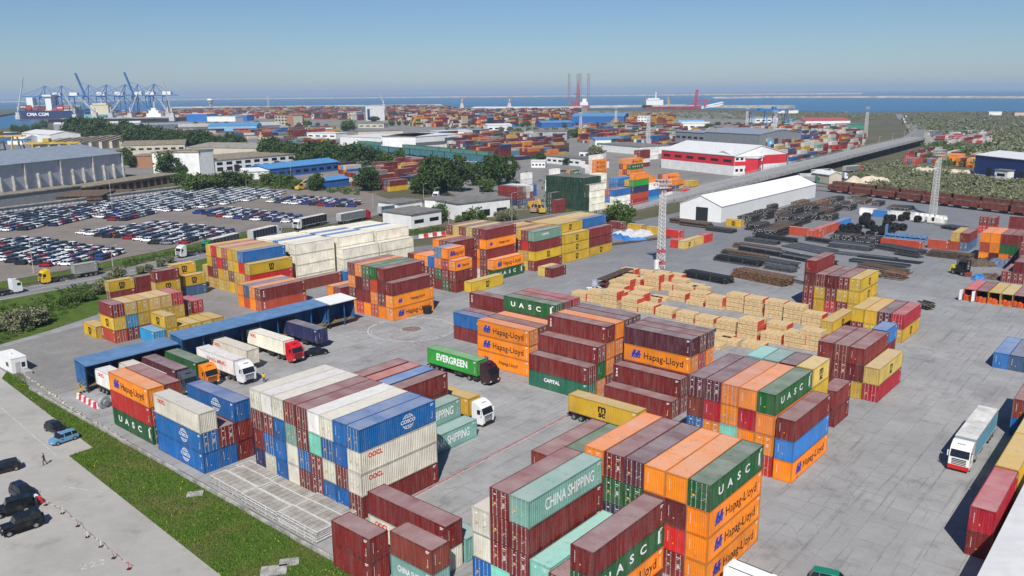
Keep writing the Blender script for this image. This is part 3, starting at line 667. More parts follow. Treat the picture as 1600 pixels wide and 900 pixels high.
block('middle length of cream reefers',134.2,175.0,['wd wd wd wd','_ _ _ wd','_ _ _ Zd','_ _ _ wd','_ _ _ Zd','_ _ _ wd','wd wd wd wd'],T=2.78,pitch=2.48)
block('far length of cream reefers',146.9,174.4,['wd wd wd wd','_ _ _ wd','_ _ _ wd','_ _ _ Zd','_ _ _ wd','_ _ _ wd','wd wd wd wd'],T=2.78,pitch=2.48)
block('block by the painted circle',114.3,131.2,['Odh Odh Mn','On Md Mn Mn','od Od on Gn','On Mn Md Gd','Rd Mn Kn Od','Od Md Od Md'],T=2.82,pitch=2.52)
block('low rows left of the circle block',112.2,146.6,['Rd Md','Md On'],T=2.8)
# row of blocks along the road
block('short mixed block behind lone yellow',141.6,138.7,['Mn Md Odh','Gd Md Cd Onh','Mn Gd Od bd','Md Md Bn','Md Md Od','Md On On','Md Md Mn'],L=6.06,T=2.7,pitch=2.48)
block('salmon rows behind the short mixed block',148.4,146.2,['Md Md Md Md','Md Md Md Md','Md Md Md On'],L=9.1,T=2.75,pitch=2.48)
block('low lettered pair by the roadside block',157.4,140.1,['Gnu Odh'],T=2.75)
block('five-high block by the low pair',157.4,142.7,['Md Md Md Onh Mn','Vd On On Md Md','Md Md On Yd yd','Md Md Md Yd Md','Md Md Yd Md yd','Md Yd Md Yd Md'],T=2.67,pitch=2.48)
block('block with pale green top container',173.1,138.9,['Md Ynm Mn Ldp','Yd Yd Rn Md','Yd Yd Md Yd','Yd Yd Md Md','Yd Md Yd Yd','Yd Yd Yd yd','Md Yd Md Md'],T=2.77,pitch=2.48)
block('yellow wall by the tarpaulin heap',187.0,139.0,['Ynm Ynm Ynm','Yd Yd Yd Ynm','Yd Yd Md yd','Yd Md Md yd','Md Md Yd yd','Md Md Yd Md'],T=2.78,pitch=2.48)
block('red end of the yellow wall',199.6,139.0,['Ynm Mn Mn','Md Md Md Bd','Yd Md Md yd','Md Md Yd yd','Md Md Md yd'],T=2.78,pitch=2.48)
block('short pair on the open concrete',169.4,130.0,['Mn','yn'],L=6.06,T=2.6,pitch=2.48)
block('lone container by the mixed block',143.6,135.4,['Ynm'],T=2.75)
block('yellow pair by the roadside barrier',176,163.5,['Yd Yd Yd','Yd Yd Yd'],L=6.06,T=2.6)
# centre
block('lettered orange block in the centre',104.8,85.4,['Odh Odh Odh','Md Md Md','Md On On'],axis='b',T=2.8,pitch=2.6)
block('high rows behind the centre block',112.9,86.0,['Md Md Md Gdu','Md Md Md Md','Md Md Md Cd'],axis='b',T=2.8,pitch=2.6)
block('blue corner stack near the circle',113.3,99.8,['Mn Bnc','Md Md'],axis='b',T=2.78,pitch=2.6)
block('maroon stack near the circle',119.0,100.6,['Md Md Mnx'],axis='b',T=2.8)
block('stepped block in the centre',101.9,71.0,['Adp Md','Od Gn Md','Md Od Od Mnx','Md Md Od On','Md Md Md Pd','Md Md Md Pd'],axis='b',T=2.8,pitch=2.6)
block('lone low row behind the trailer',103.4,56.7,['Md'],axis='b',T=2.85)
block('two-high row behind the trailer',106.1,56.8,['Md Mdx'],axis='b',T=2.8)
block('maroon over orange block behind the trailer',109.3,56.9,['Md Md Odh Pn','Md Md Cd Md','Md Md Od Pd'],axis='b',T=2.8,pitch=2.5)
block('mixed block facing the right road',94.7,37.4,['Rd Od Fn Gnu','Md On Cn Fn','Md an Od Fd','Md Od Cn Pd','Md Bd tn Pd'],T=2.8,pitch=2.45)
block('outer rows of the mixed block',94.7,34.7,['Onh Zn Mn'],T=2.8)
block('short tops behind the mixed block',107.5,37.4,['Yd Yd Yd ynm','Md Md Md Pn','Md Md Md gn','Md Md Md an'],L=6.06,T=2.8,pitch=2.5)
block('short maroon pair by the right road',115.9,36.8,['Mn Mn'],L=6.06,T=2.8)
block('block of three before the stacked timber',130.0,35.0,['Cd ynm','Yd Kn Mn','Md Md td','Md Md Mn'],T=2.8,pitch=2.5)
block('blue stack behind the block of three',142.7,38.0,['Md Md Zn'],L=6.06,T=2.8)
block('crimson-fronted block at the right',165.6,41.2,['Ydm Cd','Yd Pd','Yd Yn','Md Yn'],T=2.8,pitch=2.5)
block('lone row beside the timber',162.6,53.6,['Ydm'],T=2.8)
block('block by the steel bundles',179.9,54.1,['Yd Ydm Ydm','Md Yd Md','Cd Md Kn','Yn Yd Md','Md Md Kn Mn'],T=2.8,pitch=2.5)
# right side
block('pair at the right edge',160.6,19.8,['Sn','Zn'],T=2.85,pitch=2.45)
block('red pair by the white roof',90.8,11.8,['Mn Cn'],T=2.8)
block('yellow rows by the white roof',103.4,11.8,['Yn Yn'],T=2.8)
block('far yellow rows by white roof',115.7,11.8,['Yn yn'],T=2.8)
block('maroon stack past the yellow rows',128.7,14.2,['Bn tn'],T=2.8)
block('stepped stack at right edge',236.7,24.6,['Md Sd','Xd Sd','Xd Zd','Md Kn','Md'],T=2.8,pitch=2.5)
block('upper stack at right edge',249.3,28.2,['Md Md yd','Md Md yd','Md Md Md'],T=2.8,pitch=2.5)
block('orange block by the forklift',262.2,34.9,['Md Md Md','Md Gn Mn','On Gn Mn','Kn On On','On on On'],T=2.8,pitch=2.5)
block('yellow and maroon stack by steel',275.4,52.8,['Sd Mn','on Yd'],T=2.8,pitch=2.5)
block('pink stack near the train',315,53,['Rd Md','Rd Md'],L=6.06,T=2.8,pitch=2.5)
block('long pink row near the train',322,38,['Md Md'],axis='b',T=2.8)
# short container yard left of the ramp
block('short stack with cyan doors',68.3,162.5,['odx Ydm Md','Md Td yd','Md Yd Yd','Td Yd yd','Yd Yd yd','Yd Yd Cd'],L=6.06,axis='b',T=2.65,pitch=2.5)
block('lone yellow left of short stacks',67.3,168.9,['Ynm'],L=6.06,axis='b',T=2.6)
block('low row behind the ramp roof',72.9,155.7,['Td','Yd Ydm','Yd','Yd','Yd','Yd'],L=6.06,axis='b',T=2.62,pitch=2.58)
block('maroon pair over the low row',83.1,163.4,['Yd Md','Yd Cd'],L=6.06,axis='b',T=2.6,pitch=2.5)
block('roadside maroon-topped stack',89.3,186.8,['Yd Ydm Mnx'],L=6.06,T=2.62)
block('roadside yellow over navy stack',96.8,188.2,['Sd Ydm'],L=6.06,T=2.62)
block('back roadside yellow stack',95.8,190.8,['Yd Yd Ydm'],L=6.06,T=2.62)
block('leftmost roadside stack',82.8,196.8,['Md Ydm'],L=6.06,T=2.62)
block('half hidden roadside row',89.2,196.6,['Md Md'],L=6.06,T=2.62)
# ---------------------------------------------------------------- vehicles
mGlass=plain('dark glass',(.012,.016,.02),.08,0,.0,spec=.6); mTyre=plain('tyre rubber',(.02,.02,.02),.85,0,.1)
mRim=plain('wheel rim',(.35,.35,.36),.4,.6,.1); mChas=plain('chassis metal',(.06,.06,.065),.6,.3,.2)
mHead=plain('headlight glass',(.7,.72,.75),.15,0,.0,spec=.6); mTail=plain('tail light',(.45,.02,.02),.3,0,0); mBlk=plain('black trim',(.02,.02,.022),.5,0,0)
def gloss(name,attr=False):
    m,nt,b=newmat(name)
    base=N(nt,'ShaderNodeVertexColor',layer_name='Col').outputs[0] if attr else N(nt,'ShaderNodeObjectInfo').outputs['Color']
    base=mixc(nt,mmul(nt,ramp(nt,noise(nt,1.2,4),.5,.8),.12),base,(.3,.27,.23))
    nt.links.new(base,b.inputs['Base Color']); b.inputs['Roughness'].default_value=.32; b.inputs['Specular IOR Level'].default_value=.45; b.inputs['Coat Weight'].default_value=.25
    MATS[name]=m; return m
mCar=gloss('vehicle paint'); mCarA=gloss('vehicle paint many',True)
mBoxP=objpaint('trailer side',rust=.05,dirt=.12,rough=.45)
def wheel(r,w):
    k=('wh',r,w)
    if k in _tc: return _tc[k]
    b=MB(); b.tube((0,-w/2,0),(0,w/2,0),r,14,0); t=b.build('tyre',mTyre,mesh_only=True)
    b=MB(); b.tube((0,-w/2-.012,0),(0,w/2+.012,0),r*.58,10,0); rr=b.build('rim',mRim,mesh_only=True); _tc[k]=(t,rr); return _tc[k]
def add_wheels(root,pos,r,w):
    for x,y in pos:
        t,rm=wheel(r,w); wn=empty('wheel',(x,y,r)); wn.parent=root; wn.location=(x,y,r); inst('tyre',t,wn); inst('rim',rm,wn)
def loft(b,secs,mi=0,cap=True):
    "sections: list of (x,[(y,z)...]) closed rings"
    n=len(secs[0][1]); vs=[(x,y,z) for x,r in secs for y,z in r]; fs=[]
    for i in range(len(secs)-1):
        for j in range(n): fs.append((i*n+j,i*n+(j+1)%n,(i+1)*n+(j+1)%n,(i+1)*n+j))
    if cap: fs+=[tuple(range(n))[::-1],tuple(range((len(secs)-1)*n,len(secs)*n))]
    b.add(vs,fs,mi)
def ring8(w,z0,z1,t=.12,wt=None):
    wt=w if wt is None else wt
    return [(-w+t,z0),(w-t,z0),(w,z0+t),(w,(z0+z1)/2),(wt-t*.5,z1),(-wt+t*.5,z1),(-w,(z0+z1)/2),(-w,z0+t)]
def sides(b,name,mat):
    out=[]
    for s in (-1,1):
        q=MB()
        for f,mi in zip(b.f,b.m):
            vs=[b.v[i] for i in f]
            if sum(v[1] for v in vs)*s>0: q.add(vs,[tuple(range(len(vs)))],mi)
        out.append(q.build(name,mat,mesh_only=True))
    return out
def car_parts(kind):
    k=('car',kind)
    if k in _tc: return _tc[k]
    body=MB(); gl=MB(); hd=MB(); tl=MB(); W=.88
    if kind=='jeep':
        L=4.3; body.box(-2.1,-.85,.5,-2.0+2.9,.85,1.15); loft(body,[(.85,ring8(.78,.5,1.12)),(1.95,ring8(.72,.5,1.05))])
        for s in (-1,1):
            body.box(.95,s*.98-.13 if s>0 else -.98-.13,.86,2.05,s*.98+.13 if s>0 else -.98+.13,.96); body.box(-2.0,s*.93-.1,.86,-1.0,s*.93+.1,.96); body.box(-.95,s*.9-.08,.38,.9,s*.9+.08,.46)
        body.box(-2.1,-.78,1.15,.75,.78,1.16); body.box(-2.05,-.76,1.78,.5,.76,1.86); gl.prism([(-2.06,1.16),(.82,1.16),(.55,1.78),(-2.03,1.78)],'y',-.77,.77)
        body.box(2.0,-.85,.45,2.15,.85,.65); body.box(-2.3,-.85,.45,-2.12,.85,.65); body.tube((-2.15,0,.98),(-2.4,0,.98),.38,12)
        for x in (-2.04,-1.1,-.1): 
            for s in (-1,1): body.box(x,s*.775-.01,1.16,x+.1,s*.775+.01,1.79)
        wr,wx=.4,(-1.35,1.4)
        for s in (-1,1): hd.tube((1.94,s*.5,.86),(1.98,s*.5,.86),.13,10); tl.box(-2.13,s*.75-.06,.8,-2.11,s*.75+.06,1.0)
    else:
        hz,H,x0,x1=(.92,1.45,-1.95,1.95) if kind=='hatch' else ((.9,1.42,-2.2,2.2) if kind=='sedan' else (1.0,1.66,-2.15,2.15))
        secs=[(x0,ring8(W*.82,.38,hz*.86,.1)),(x0+.15,ring8(W*.95,.24,hz,.12)),(x0+.8,ring8(W,.2,hz,.12)),(0,ring8(W,.2,hz-.01,.12)),(x1-1.15,ring8(W,.2,hz-.02,.12)),(x1-.35,ring8(W*.95,.22,hz-.16,.12)),(x1,ring8(W*.78,.34,hz-.34,.1))]
        loft(body,secs)
        r0=x0+.12 if kind!='sedan' else x0+.55
        gl_s=[(r0,[(-W*.84,hz-.03),(W*.84,hz-.03),(W*.84,hz-.01),(-W*.84,hz-.01)]),(r0+(.3 if kind!='sedan' else .6),[(-W*.86,hz-.03),(W*.86,hz-.03),(W*.68,H-.06),(-W*.68,H-.06)]),(x1-1.95,[(-W*.88,hz-.03),(W*.88,hz-.03),(W*.68,H-.02),(-W*.68,H-.02)]),(x1-1.55,[(-W*.88,hz-.03),(W*.88,hz-.03),(W*.66,H-.08),(-W*.66,H-.08)]),(x1-.98,[(-W*.85,hz-.04),(W*.85,hz-.04),(W*.85,hz-.02),(-W*.85,hz-.02)])]
        loft(gl,gl_s)
        rx=r0+(.26 if kind!='sedan' else .56)
        loft(body,[(rx,[(-W*.66,H-.07),(W*.66,H-.07),(W*.62,H-.03),(-W*.62,H-.03)]),(x1-2.2,[(-W*.69,H-.03),(W*.69,H-.03),(W*.64,H+.015),(-W*.64,H+.015)]),(x1-1.52,[(-W*.67,H-.09),(W*.67,H-.09),(W*.62,H-.045),(-W*.62,H-.045)])])
        for s in (-1,1):
            for xx in (x0+.95,.05):   # pillars
                body.add([(xx,s*W*.885,hz-.02),(xx+.1,s*W*.885,hz-.02),(xx+.1,s*W*.70,H-.05),(xx,s*W*.70,H-.05)],[(0,1,2,3)])
            body.box(x1-1.35,s*(W+.09)-.08,hz-.02,x1-1.2,s*(W+.09)+.08,hz+.1)
            hd.add([(x1-.36,s*W*.93,hz-.3),(x1-.02,s*W*.6,hz-.42),(x1-.08,s*W*.55,hz-.3),(x1-.38,s*W*.7,hz-.17)],[(0,1,2,3)]); hd.box(x1-.12,s*.58-.14,hz-.45,x1+.005,s*.58+.14,hz-.33)
            tl.box(x0-.005,s*.62-.12,hz-.28,x0+.12,s*.62+.12,hz-.12)
        wr,wx=.31,(x0+.72,x1-.78)
    bm=body.build('body',mCar,mesh_only=True)
    r=(bm,gl.build('windows',mGlass,mesh_only=True),sides(hd,'headlight',mHead),sides(tl,'tail_light',mTail),wr,wx); _tc[k]=r; return r
def car(front,rear,col,kind,label,group=None):
    c=((front[0]+rear[0])/2,(front[1]+rear[1])/2,.06); rz=math.atan2(front[1]-rear[1],front[0]-rear[0])
    root=empty('parked_car',c,rz,label,'car',group); b,g,h,t,wr,wx=car_parts(kind)
    inst('body',b,root,color=col); inst('windows',g,root); [inst('headlight',q,root) for q in h]; [inst('tail_light',q,root) for q in t]
    add_wheels(root,[(x,y) for x in wx for y in (-.78,.78)],wr,.2); return root
car(at(80,697),at(119,684),lin(95,140,170),'hatch','silver blue hatchback parked at the grass edge')
car(at(104,681),at(72,668),lin(18,20,26),'hatch','black hatchback half behind the silver blue one','black cars')
car(at(-12,742),at(27,732),lin(24,18,22),'hatch','black small car cut by the left edge of view')
car(at(52,786),at(22,768),lin(14,20,42),'suv','dark navy car parked above the two black off-roaders')
car(at(-18,812),at(58,793),lin(12,12,15),'jeep','black boxy off-roader, rear one of the two')
j=car(at(-6,842),at(72,816),lin(10,10,13),'jeep','black boxy off-roader with blue door stripe, nearest car to the corner')
o=inst('blue_stripe',MB().box(-.5,-.862,.62,.35,-.856,.68).box(-.2,-.862,.7,-.12,-.856,1.05).build('blue_stripe',plain('blue decal',(.05,.3,.6),.5,0,0),mesh_only=True),j)
car(at(503,553),at(487,556),lin(20,22,26),'sedan','dark sedan parked between the red truck and stacks'); car(at(1318,905,1.2),at(1283,897,1.2),lin(20,120,95),'suv','green vehicle roof at the bottom edge of view')
# lorries
def cab_parts(style=0):
    k=('cab',style)
    if k in _tc: return _tc[k]
    b=MB(); g=MB(); gr=MB()
    b.prism([(-2.2,.95),(0.0,.55),(.08,1.0),(.03,2.05),(-.32,3.0),(-.7,3.35),(-1.6,3.75),(-2.15,3.75),(-2.2,3.2)],'y',-1.22,1.22)
    b.box(-2.0,-1.235,.5,-.1,1.235,1.0)
    g.prism([(.05,2.03),(-.30,2.92),(-.36,2.92),(-.02,2.03)],'y',-1.12,1.12)
    g.prism([(.062,2.03),(-.292,2.94),(-.33,2.94),(.0,2.03)],'y',-1.1,1.1)
    for s in (-1,1):
        g.box(-1.1,s*1.225-.008,2.0,-.18,s*1.225+.008,2.72)
        b.box(-.25,s*1.42-.06,1.95,-.1,s*1.42+.06,2.7); b.tube((-.3,s*1.22,2.6),(-.18,s*1.42,2.6),.03,4)
    for i in range(4): gr.box(.06,-.85,1.05+i*.22,.09,.85,1.17+i*.22)
    gr.box(.03,-1.1,.58,.1,1.1,.95); b.box(-1.2,-.45,3.62,-.8,.45,3.72)
    hd=MB(); 
    for s in (-1,1): hd.box(.05,s*.95-.2,.75,.11,s*.95+.2,.95)
    _tc[k]=(b.build('cab',mCar,mesh_only=True),g.build('windscreen',mGlass,mesh_only=True),gr.build('grille',mBlk,mesh_only=True),sides(hd,'headlight',mHead)); return _tc[k]
def chassis_mesh(L):
    k=('ch',L)
    if k in _tc: return _tc[k]
    b=MB()
    for s in (-1,1): b.box(-L,s*.45-.06,.95,0,s*.45+.06,1.2)
    for x in np.linspace(-L+.3,-.3,7): b.box(x-.06,-1.15,1.1,x+.06,1.15,1.22)
    b.box(-L-.05,-1.2,.6,-L+.05,1.2,.8); b.box(-L*.45,-1.15,.5,-L*.3,-.7,.95); b.box(-L*.45,.7,.5,-L*.3,1.15,.95); b.tube((-1.2-L*.1,-.8,.1),(-1.2-L*.1,-.8,1.0),.06,4); b.tube((-1.2-L*.1,.8,.1),(-1.2-L*.1,.8,1.0),.06,4)
    _tc[k]=b.build('chassis',mChas,mesh_only=True); return _tc[k]
def lorry(front,rz,cabcol,label,trailer='skeletal',boxcol=None,TL=12.4,z=.06,cab=True,lower=None,group=None):
    """front: world point of the cab front (or trailer front); heading rz"""
    root=empty('lorry' if cab else 'semi_trailer',(front[0],front[1],z),rz,label,'truck' if cab else 'trailer',group)
    off=0
    if cab:
        c,g,gr,h=cab_parts(); inst('cab',c,root,color=cabcol); inst('windscreen',g,root); inst('grille',gr,root); [inst('headlight',q,root) for q in h]
        b=MB(); b.box(-5.6,-.5,.75,-2.1,.5,1.0); b.box(-3.9,-1.15,.45,-2.9,-.6,.95); b.box(-3.9,.6,.45,-2.9,1.15,.95); inst('tractor_frame',b.build('tractor_frame',mChas,mesh_only=True),root)
        add_wheels(root,[(-1.2,-1.02),(-1.2,1.02),(-4.8,-.95),(-4.8,.95)],.5,.32); off=-2.75
    if trailer:
        tr=inst('chassis',chassis_mesh(TL),root,(off,0,0))
        add_wheels(root,[(off-TL+q,s) for q in (1.2,2.5,3.8) for s in (-1.0,1.0)],.48,.34)
        if trailer=='box':
            b=MB(); b.box(-TL,-1.25,1.15,0,1.25,3.85); bx=inst('trailer_body',b.build('trailer_body',mBoxP,mesh_only=True),root,(off,0,0),color=boxcol)
            b=MB(); b.box(-TL,-1.26,3.85,0,1.26,3.93); inst('trailer_roof',b.build('trailer_roof',plain('pale trailer roof',(.62,.61,.58),.7,0,.15,.6),mesh_only=True),root,(off,0,0))
            b=MB()
            for x in np.arange(-TL,0.01,TL/8):
                b.box(x-.02,-1.27,1.15,x+.02,-1.255,3.85); b.box(x-.02,1.255,1.15,x+.02,1.27,3.85)
            b.box(-TL,-1.28,1.1,0,-1.24,1.25); b.box(-TL,1.24,1.1,0,1.28,1.25); b.box(-TL-.02,-1.28,1.1,-TL+.04,1.28,3.95); inst('trailer_frame',b.build('trailer_frame',plain('trailer frame',(.5,.5,.5),.5,.2,.1),mesh_only=True),root,(off,0,0))
            if lower:
                b=MB()
                for s in (-1,1): b.box(-TL+.3,min(s*1.262,s*1.272),1.4,-.4,max(s*1.262,s*1.272),3.5)
                inst('side_curtain',b.build('side_curtain',plain('curtain '+str(lower),lower,.5,0,.1,.5),mesh_only=True),root,(off,0,0))
        elif trailer=='flat':
            b=MB(); b.box(-TL,-1.22,1.2,0,1.22,1.34); inst('trailer_bed',b.build('trailer_bed',mChas,mesh_only=True),root,(off,0,0))
    return root
HB=YAW-math.pi/2      # heading toward -b
def ramp_truck(a,bfront,cabcol,label,concol,logo,clabel,cab=True,zc=1.26,H=2.75):
    "lorry backed to the ramp with its container (a thing of its own) on it"
    bf=bfront+(-2.75 if cab else 0)
    lorry(g2w(a+1.22,bf,0),HB,cabcol,label,cab=cab)
    if concol: container(a,bfront,zc,12.19,H,concol,'b',False,logo,clabel,force=True,vary=False)
ramp_truck(96.9,90.4,lin(52,22,34),'dark plum lorry hauling the bright green container','E','e','bright green container with large white word on the plum lorry')
ramp_truck(70.9,123.4,lin(225,228,230),'white lorry at the ramp with a red-lettered container','V','l','white container with red words on the white lorry')
ramp_truck(75.5,126.5,None,'trailer without tractor under the greyish off-white container','W','o','greyish off-white container with bare corrugated end on a trailer at the ramp',cab=False)
ramp_truck(83.0,126.4,lin(200,24,40),'bright red lorry at the loading ramp','w','o','rust-streaked cream container on the bright red lorry')
ramp_truck(91.4,127.4,None,'trailer under the navy container at the ramp end','N','','navy container on trailer beside the end of the ramp',cab=False)
ramp_truck(66.2,127.2,lin(236,130,24),'orange lorry at the ramp','G','','green container on the orange lorry at the ramp')
ramp_truck(62.0,126.4,lin(70,78,88),'dark grey lorry behind the orange-topped stack','P','','plum red container on the dark grey lorry')
ramp_truck(58.0,126.2,lin(90,90,96),'lorry hidden behind the orange-topped stack','W','','off-white container behind the brown-roofed stack',cab=False)
ramp_truck(54.0,126.0,None,'leftmost trailer at the ramp','V','o','leftmost off-white container at the ramp, on trailer wheels',cab=False)
ramp_truck(94.2,57.0,None,'skeletal trailer under the yellow lettered container in the lane','Y','m','yellow container with black letters on a trailer in the open lane',cab=False)
ramp_truck(83.1,79.4,lin(232,234,236),'white lorry cab behind the mint lettered containers','Y','','yellow container on the white-cab lorry')
p=g2w(111.4,19.4); lorry(p,YAW+math.pi,lin(232,232,230),'white lorry with red bumper and blue curtain trailer on the right lane','box',lin(150,160,165),13.6,lower=(.16,.42,.6))
b=MB(); b.box(.0,-1.24,.42,.13,1.24,.95); 
o=[o for o in bpy.data.objects if o.name.startswith('lorry') and o.get('label','').startswith('white lorry with red')][0]; inst('red_bumper',b.build('red_bumper',plain('red bumper',(.55,.02,.02),.4,0,0),mesh_only=True),o)
p=at(1183,897,2.5); van=empty('van',(p[0],p[1],.06),R(-42),'white van with only its roof showing at the bottom edge','van'); b=MB(); loft(b,[(-3.1,ring8(.95,.4,2.4,.15)),(-2.9,ring8(1.0,.3,2.55,.2)),(1.6,ring8(1.0,.3,2.55,.2)),(2.3,ring8(1.0,.3,1.7,.2,.9)),(3.1,ring8(.9,.35,1.1,.15,.8))]); inst('body',b.build('body',mCar,mesh_only=True),van,color=lin(238,240,242))
b=MB(); loft(b,[(1.62,[(-.86,1.75),(.86,1.75),(.8,2.42),(-.8,2.42)]),(1.9,[(-.88,1.6),(.88,1.6),(.8,2.25),(-.8,2.25)]),(2.42,[(-.86,1.4),(.86,1.4),(.84,1.62),(-.84,1.62)])]); b.build('windscreen',mGlass,van); b=MB(); [b.box(-2.6,s*.8-.03,2.56,1.2,s*.8+.03,2.62) for s in (-1,1)]; b.build('roof_rails',mBlk,van); add_wheels(van,[(x,y) for x in (-2,2.1) for y in (-.9,.9)],.36,.24)
def road_truck(px,py,px2,py2,cabcol,label,trailer,boxcol=None,con=None,clabel=None,TL=12.4,lower=None,z=.15):
    A=at(px,py);B=at(px2,py2); rz=math.atan2(A[1]-B[1],A[0]-B[0]); r=lorry(A,rz,cabcol,label,trailer,boxcol,TL,z,lower=lower)
    if con:
        L,off,co=con; c=(A[0]-math.cos(rz)*(off+L/2),A[1]-math.sin(rz)*(off+L/2),rz+math.pi); container(0,0,1.36,L,2.6,co,world=c,label=clabel,logo=None,force=True,vary=False)
road_truck(64,445,150,430,lin(222,180,20),'yellow lorry on the road at left','skeletal',con=(6.06,8.6,'X'),clabel='grey striped short container on the yellow lorry')
road_truck(33,457,-60,474,lin(220,222,224),'white lorry cab at the left edge on the road','flat')
road_truck(279,404,370,386,lin(215,215,212),'white tractor with empty trailer on the road','skeletal')
road_truck(462,360,530,345,lin(228,228,228),'white lorry with black curtain trailer beyond the reefers','box',lin(20,20,24),TL=13.6)
road_truck(576,342,523,352,lin(180,22,36),'red lorry pulling a grey curtain trailer','box',lin(120,125,128),TL=13.6)
road_truck(640,331,575,341,lin(170,175,180),'teal curtain trailer lorry on the back road','box',lin(60,95,115),TL=13.6)
road_truck(680,313,712,303,lin(225,225,225),'white car-carrier lorry on the road between trees','flat')
road_truck(436,368,380,382,lin(200,205,210),'lorry with navy box trailer behind yellow block','box',lin(22,32,60),TL=12)
road_truck(320,396,380,380,lin(30,120,70),'green-cabbed lorry with white-roofed trailer behind yellow block','box',lin(60,66,70),TL=13)
# forklift
p=at(1503,430); f=empty('forklift',(p[0],p[1],.06),R(-68),'black and yellow heavy forklift standing on open concrete','forklift')
b=MB(); b.box(-2.6,-1.1,.8,1.2,1.1,1.6); b.box(-2.9,-1.1,.7,-1.9,1.1,2.3,1); f1=b.build('body',[mBlk,plain('machine yellow',(.65,.6,.03),.5,0,.1)],f)
b=MB(); 
for x,y in ((-1.2,-.8),(-1.2,.8),(.6,-.8),(.6,.8)): b.box(x-.08,y-.08,1.6,x+.08,y+.08,3.6)
b.box(-1.4,-.95,3.6,.8,.95,3.72); b.build('cab_guard',mBlk,f); b=MB(); b.box(-1.0,-.7,1.6,.4,.7,3.4); b.build('cab_glass',mGlass,f)
b=MB()
for y in (-.6,.6): b.box(1.5,y-.1,.2,1.75,y+.1,4.3)
for z_ in (.5,2.2,4.1): b.box(1.5,-.6,z_,1.7,.6,z_+.2)
b.build('mast',mBlk,f); b=MB()
for y in (-.5,.5): b.box(1.75,y-.1,.15,3.9,y+.1,.25)
b.box(1.76,-1.2,.15,1.9,1.2,1.1); b.build('forks',plain('fork red steel',(.25,.05,.04),.6,0,.1),f); add_wheels(f,[(.9,-1.1),(.9,1.1),(-1.9,-.95),(-1.9,.95)],.6,.45)
# people
def person(px,py,cols,label,rz,arm=.3,stride=.28):
    me=bpy.data.meshes.new('person'); J=[(0,0,.95),(0,0,1.2),(0,0,1.42),(0,0,1.53),(.02,0,1.66),(.02,0,1.76), (0,.1,.9),(stride*.5,.11,.5),(stride*.4-.02,.11,.08),(stride*.4+.16,.12,.04), (0,-.1,.9),(-stride*.4,-.11,.5),(-stride,-.11,.09),(-stride+.15,-.12,.04),
       (0,.19,1.4),(-arm*.5,.25,1.15),(-arm*.2,.24,.9),(0,-.19,1.4),(arm*.4,-.25,1.15),(arm*1.2,-.22,.96)]
    E=[(0,1),(1,2),(2,3),(3,4),(4,5),(0,6),(6,7),(7,8),(8,9),(0,10),(10,11),(11,12),(12,13),(2,14),(14,15),(15,16),(2,17),(17,18),(18,19)]
    rr=[.15,.14,.16,.06,.1,.085,.1,.07,.05,.045,.1,.07,.05,.045,.075,.05,.035,.075,.05,.035]
    me.from_pydata(J,E,[]); ob=bpy.data.objects.new('tmp',me); COL.objects.link(ob)
    sk=ob.modifiers.new('s','SKIN'); sv=me.skin_vertices[0].data
    for i,r in enumerate(rr): sv[i].radius=(r,r)
    sv[0].use_root=True; ob.modifiers.new('d','SUBSURF').levels=1; bpy.context.view_layer.update()
    m2=bpy.data.meshes.new_from_object(ob.evaluated_get(bpy.context.evaluated_depsgraph_get())); bpy.data.objects.remove(ob)
    for i,(nm,c) in enumerate(zip(('skin','top','trousers','hair'),cols)): m2.materials.append(plain('cloth %s %s'%(nm,label[:12]),c,.8,0,.1))
    for p_ in m2.polygons:
        z=p_.center.z; y=abs(p_.center.y); p_.material_index=3 if z>1.68 or (z>1.58 and p_.center.x<-.02) else (0 if z>1.5 or (y>.19 and z<1.0) else (1 if z>.95 else 2))
    w_=at(px,py); return ident(inst('person',m2,None,(w_[0],w_[1],.065),(0,0,rz)),label,'person')
person(70,727,((.4,.22,.15),(.02,.02,.02),(.025,.025,.03),(.02,.012,.01)),'person in black clothes walking across the parking lot',R(200))
person(413,598,((.4,.22,.15),(.7,.45,.02),(.03,.03,.04),(.02,.012,.01)),'person in yellow vest standing by the white lorry',R(120),.1,.06)
# the storage lot full of new cars
CARC=[(lin(235,238,242),40),(lin(28,32,40),22),(lin(60,66,76),14),(lin(120,126,134),9),(lin(32,48,90),9),(lin(150,24,36),8),(lin(20,60,150),3),(lin(160,70,40),1)]
cc=[c for c,n_ in CARC for _ in range(n_)]
def small_car():
    b=MB(); bm,gl,h,t,wr,wx=car_parts('hatch'); return bm
def lot_mesh(kind,attr=False):
    k=('lot',kind)
    if k in _tc: return _tc[k]
    bm,gl,h,t,wr,wx=car_parts(kind); mg=Merger(); I=Matrix.Identity(4)
    for me in (bm,gl,*h,*t): mg.add(me,I,(1,1,1))
    for x in wx:
        for y in (-.78,.78):
            T,Rm=wheel(wr,.2); mg.add(T,Matrix.Translation((x,y,wr)),(1,1,1))
    o=mg.build('parked_car'); me=o.data; bpy.data.objects.remove(o); _tc[k]=me; return me
LOT=[]
def lot_block(poly,rz,cols=None,dx=4.75,dy=2.08,gap=0.03,skip=.02):
    P=pxpoly(poly); c,s=math.cos(rz),math.sin(rz); us=[p[0]*c+p[1]*s for p in P]; vs_=[-p[0]*s+p[1]*c for p in P]
    u=min(us)
    while u<max(us):
        v=min(vs_)+random.uniform(0,.3)
        while v<max(vs_):
            x,y=u*c-v*s,u*s+v*c
            if inpoly(x,y,P) and random.random()>skip: LOT.append((x+random.uniform(-.15,.15),y,rz+math.pi*(random.random()<.0)+random.uniform(-.02,.02),random.choice(cols or cc)))
            v+=dy
        u+=dx
LR=R(172)
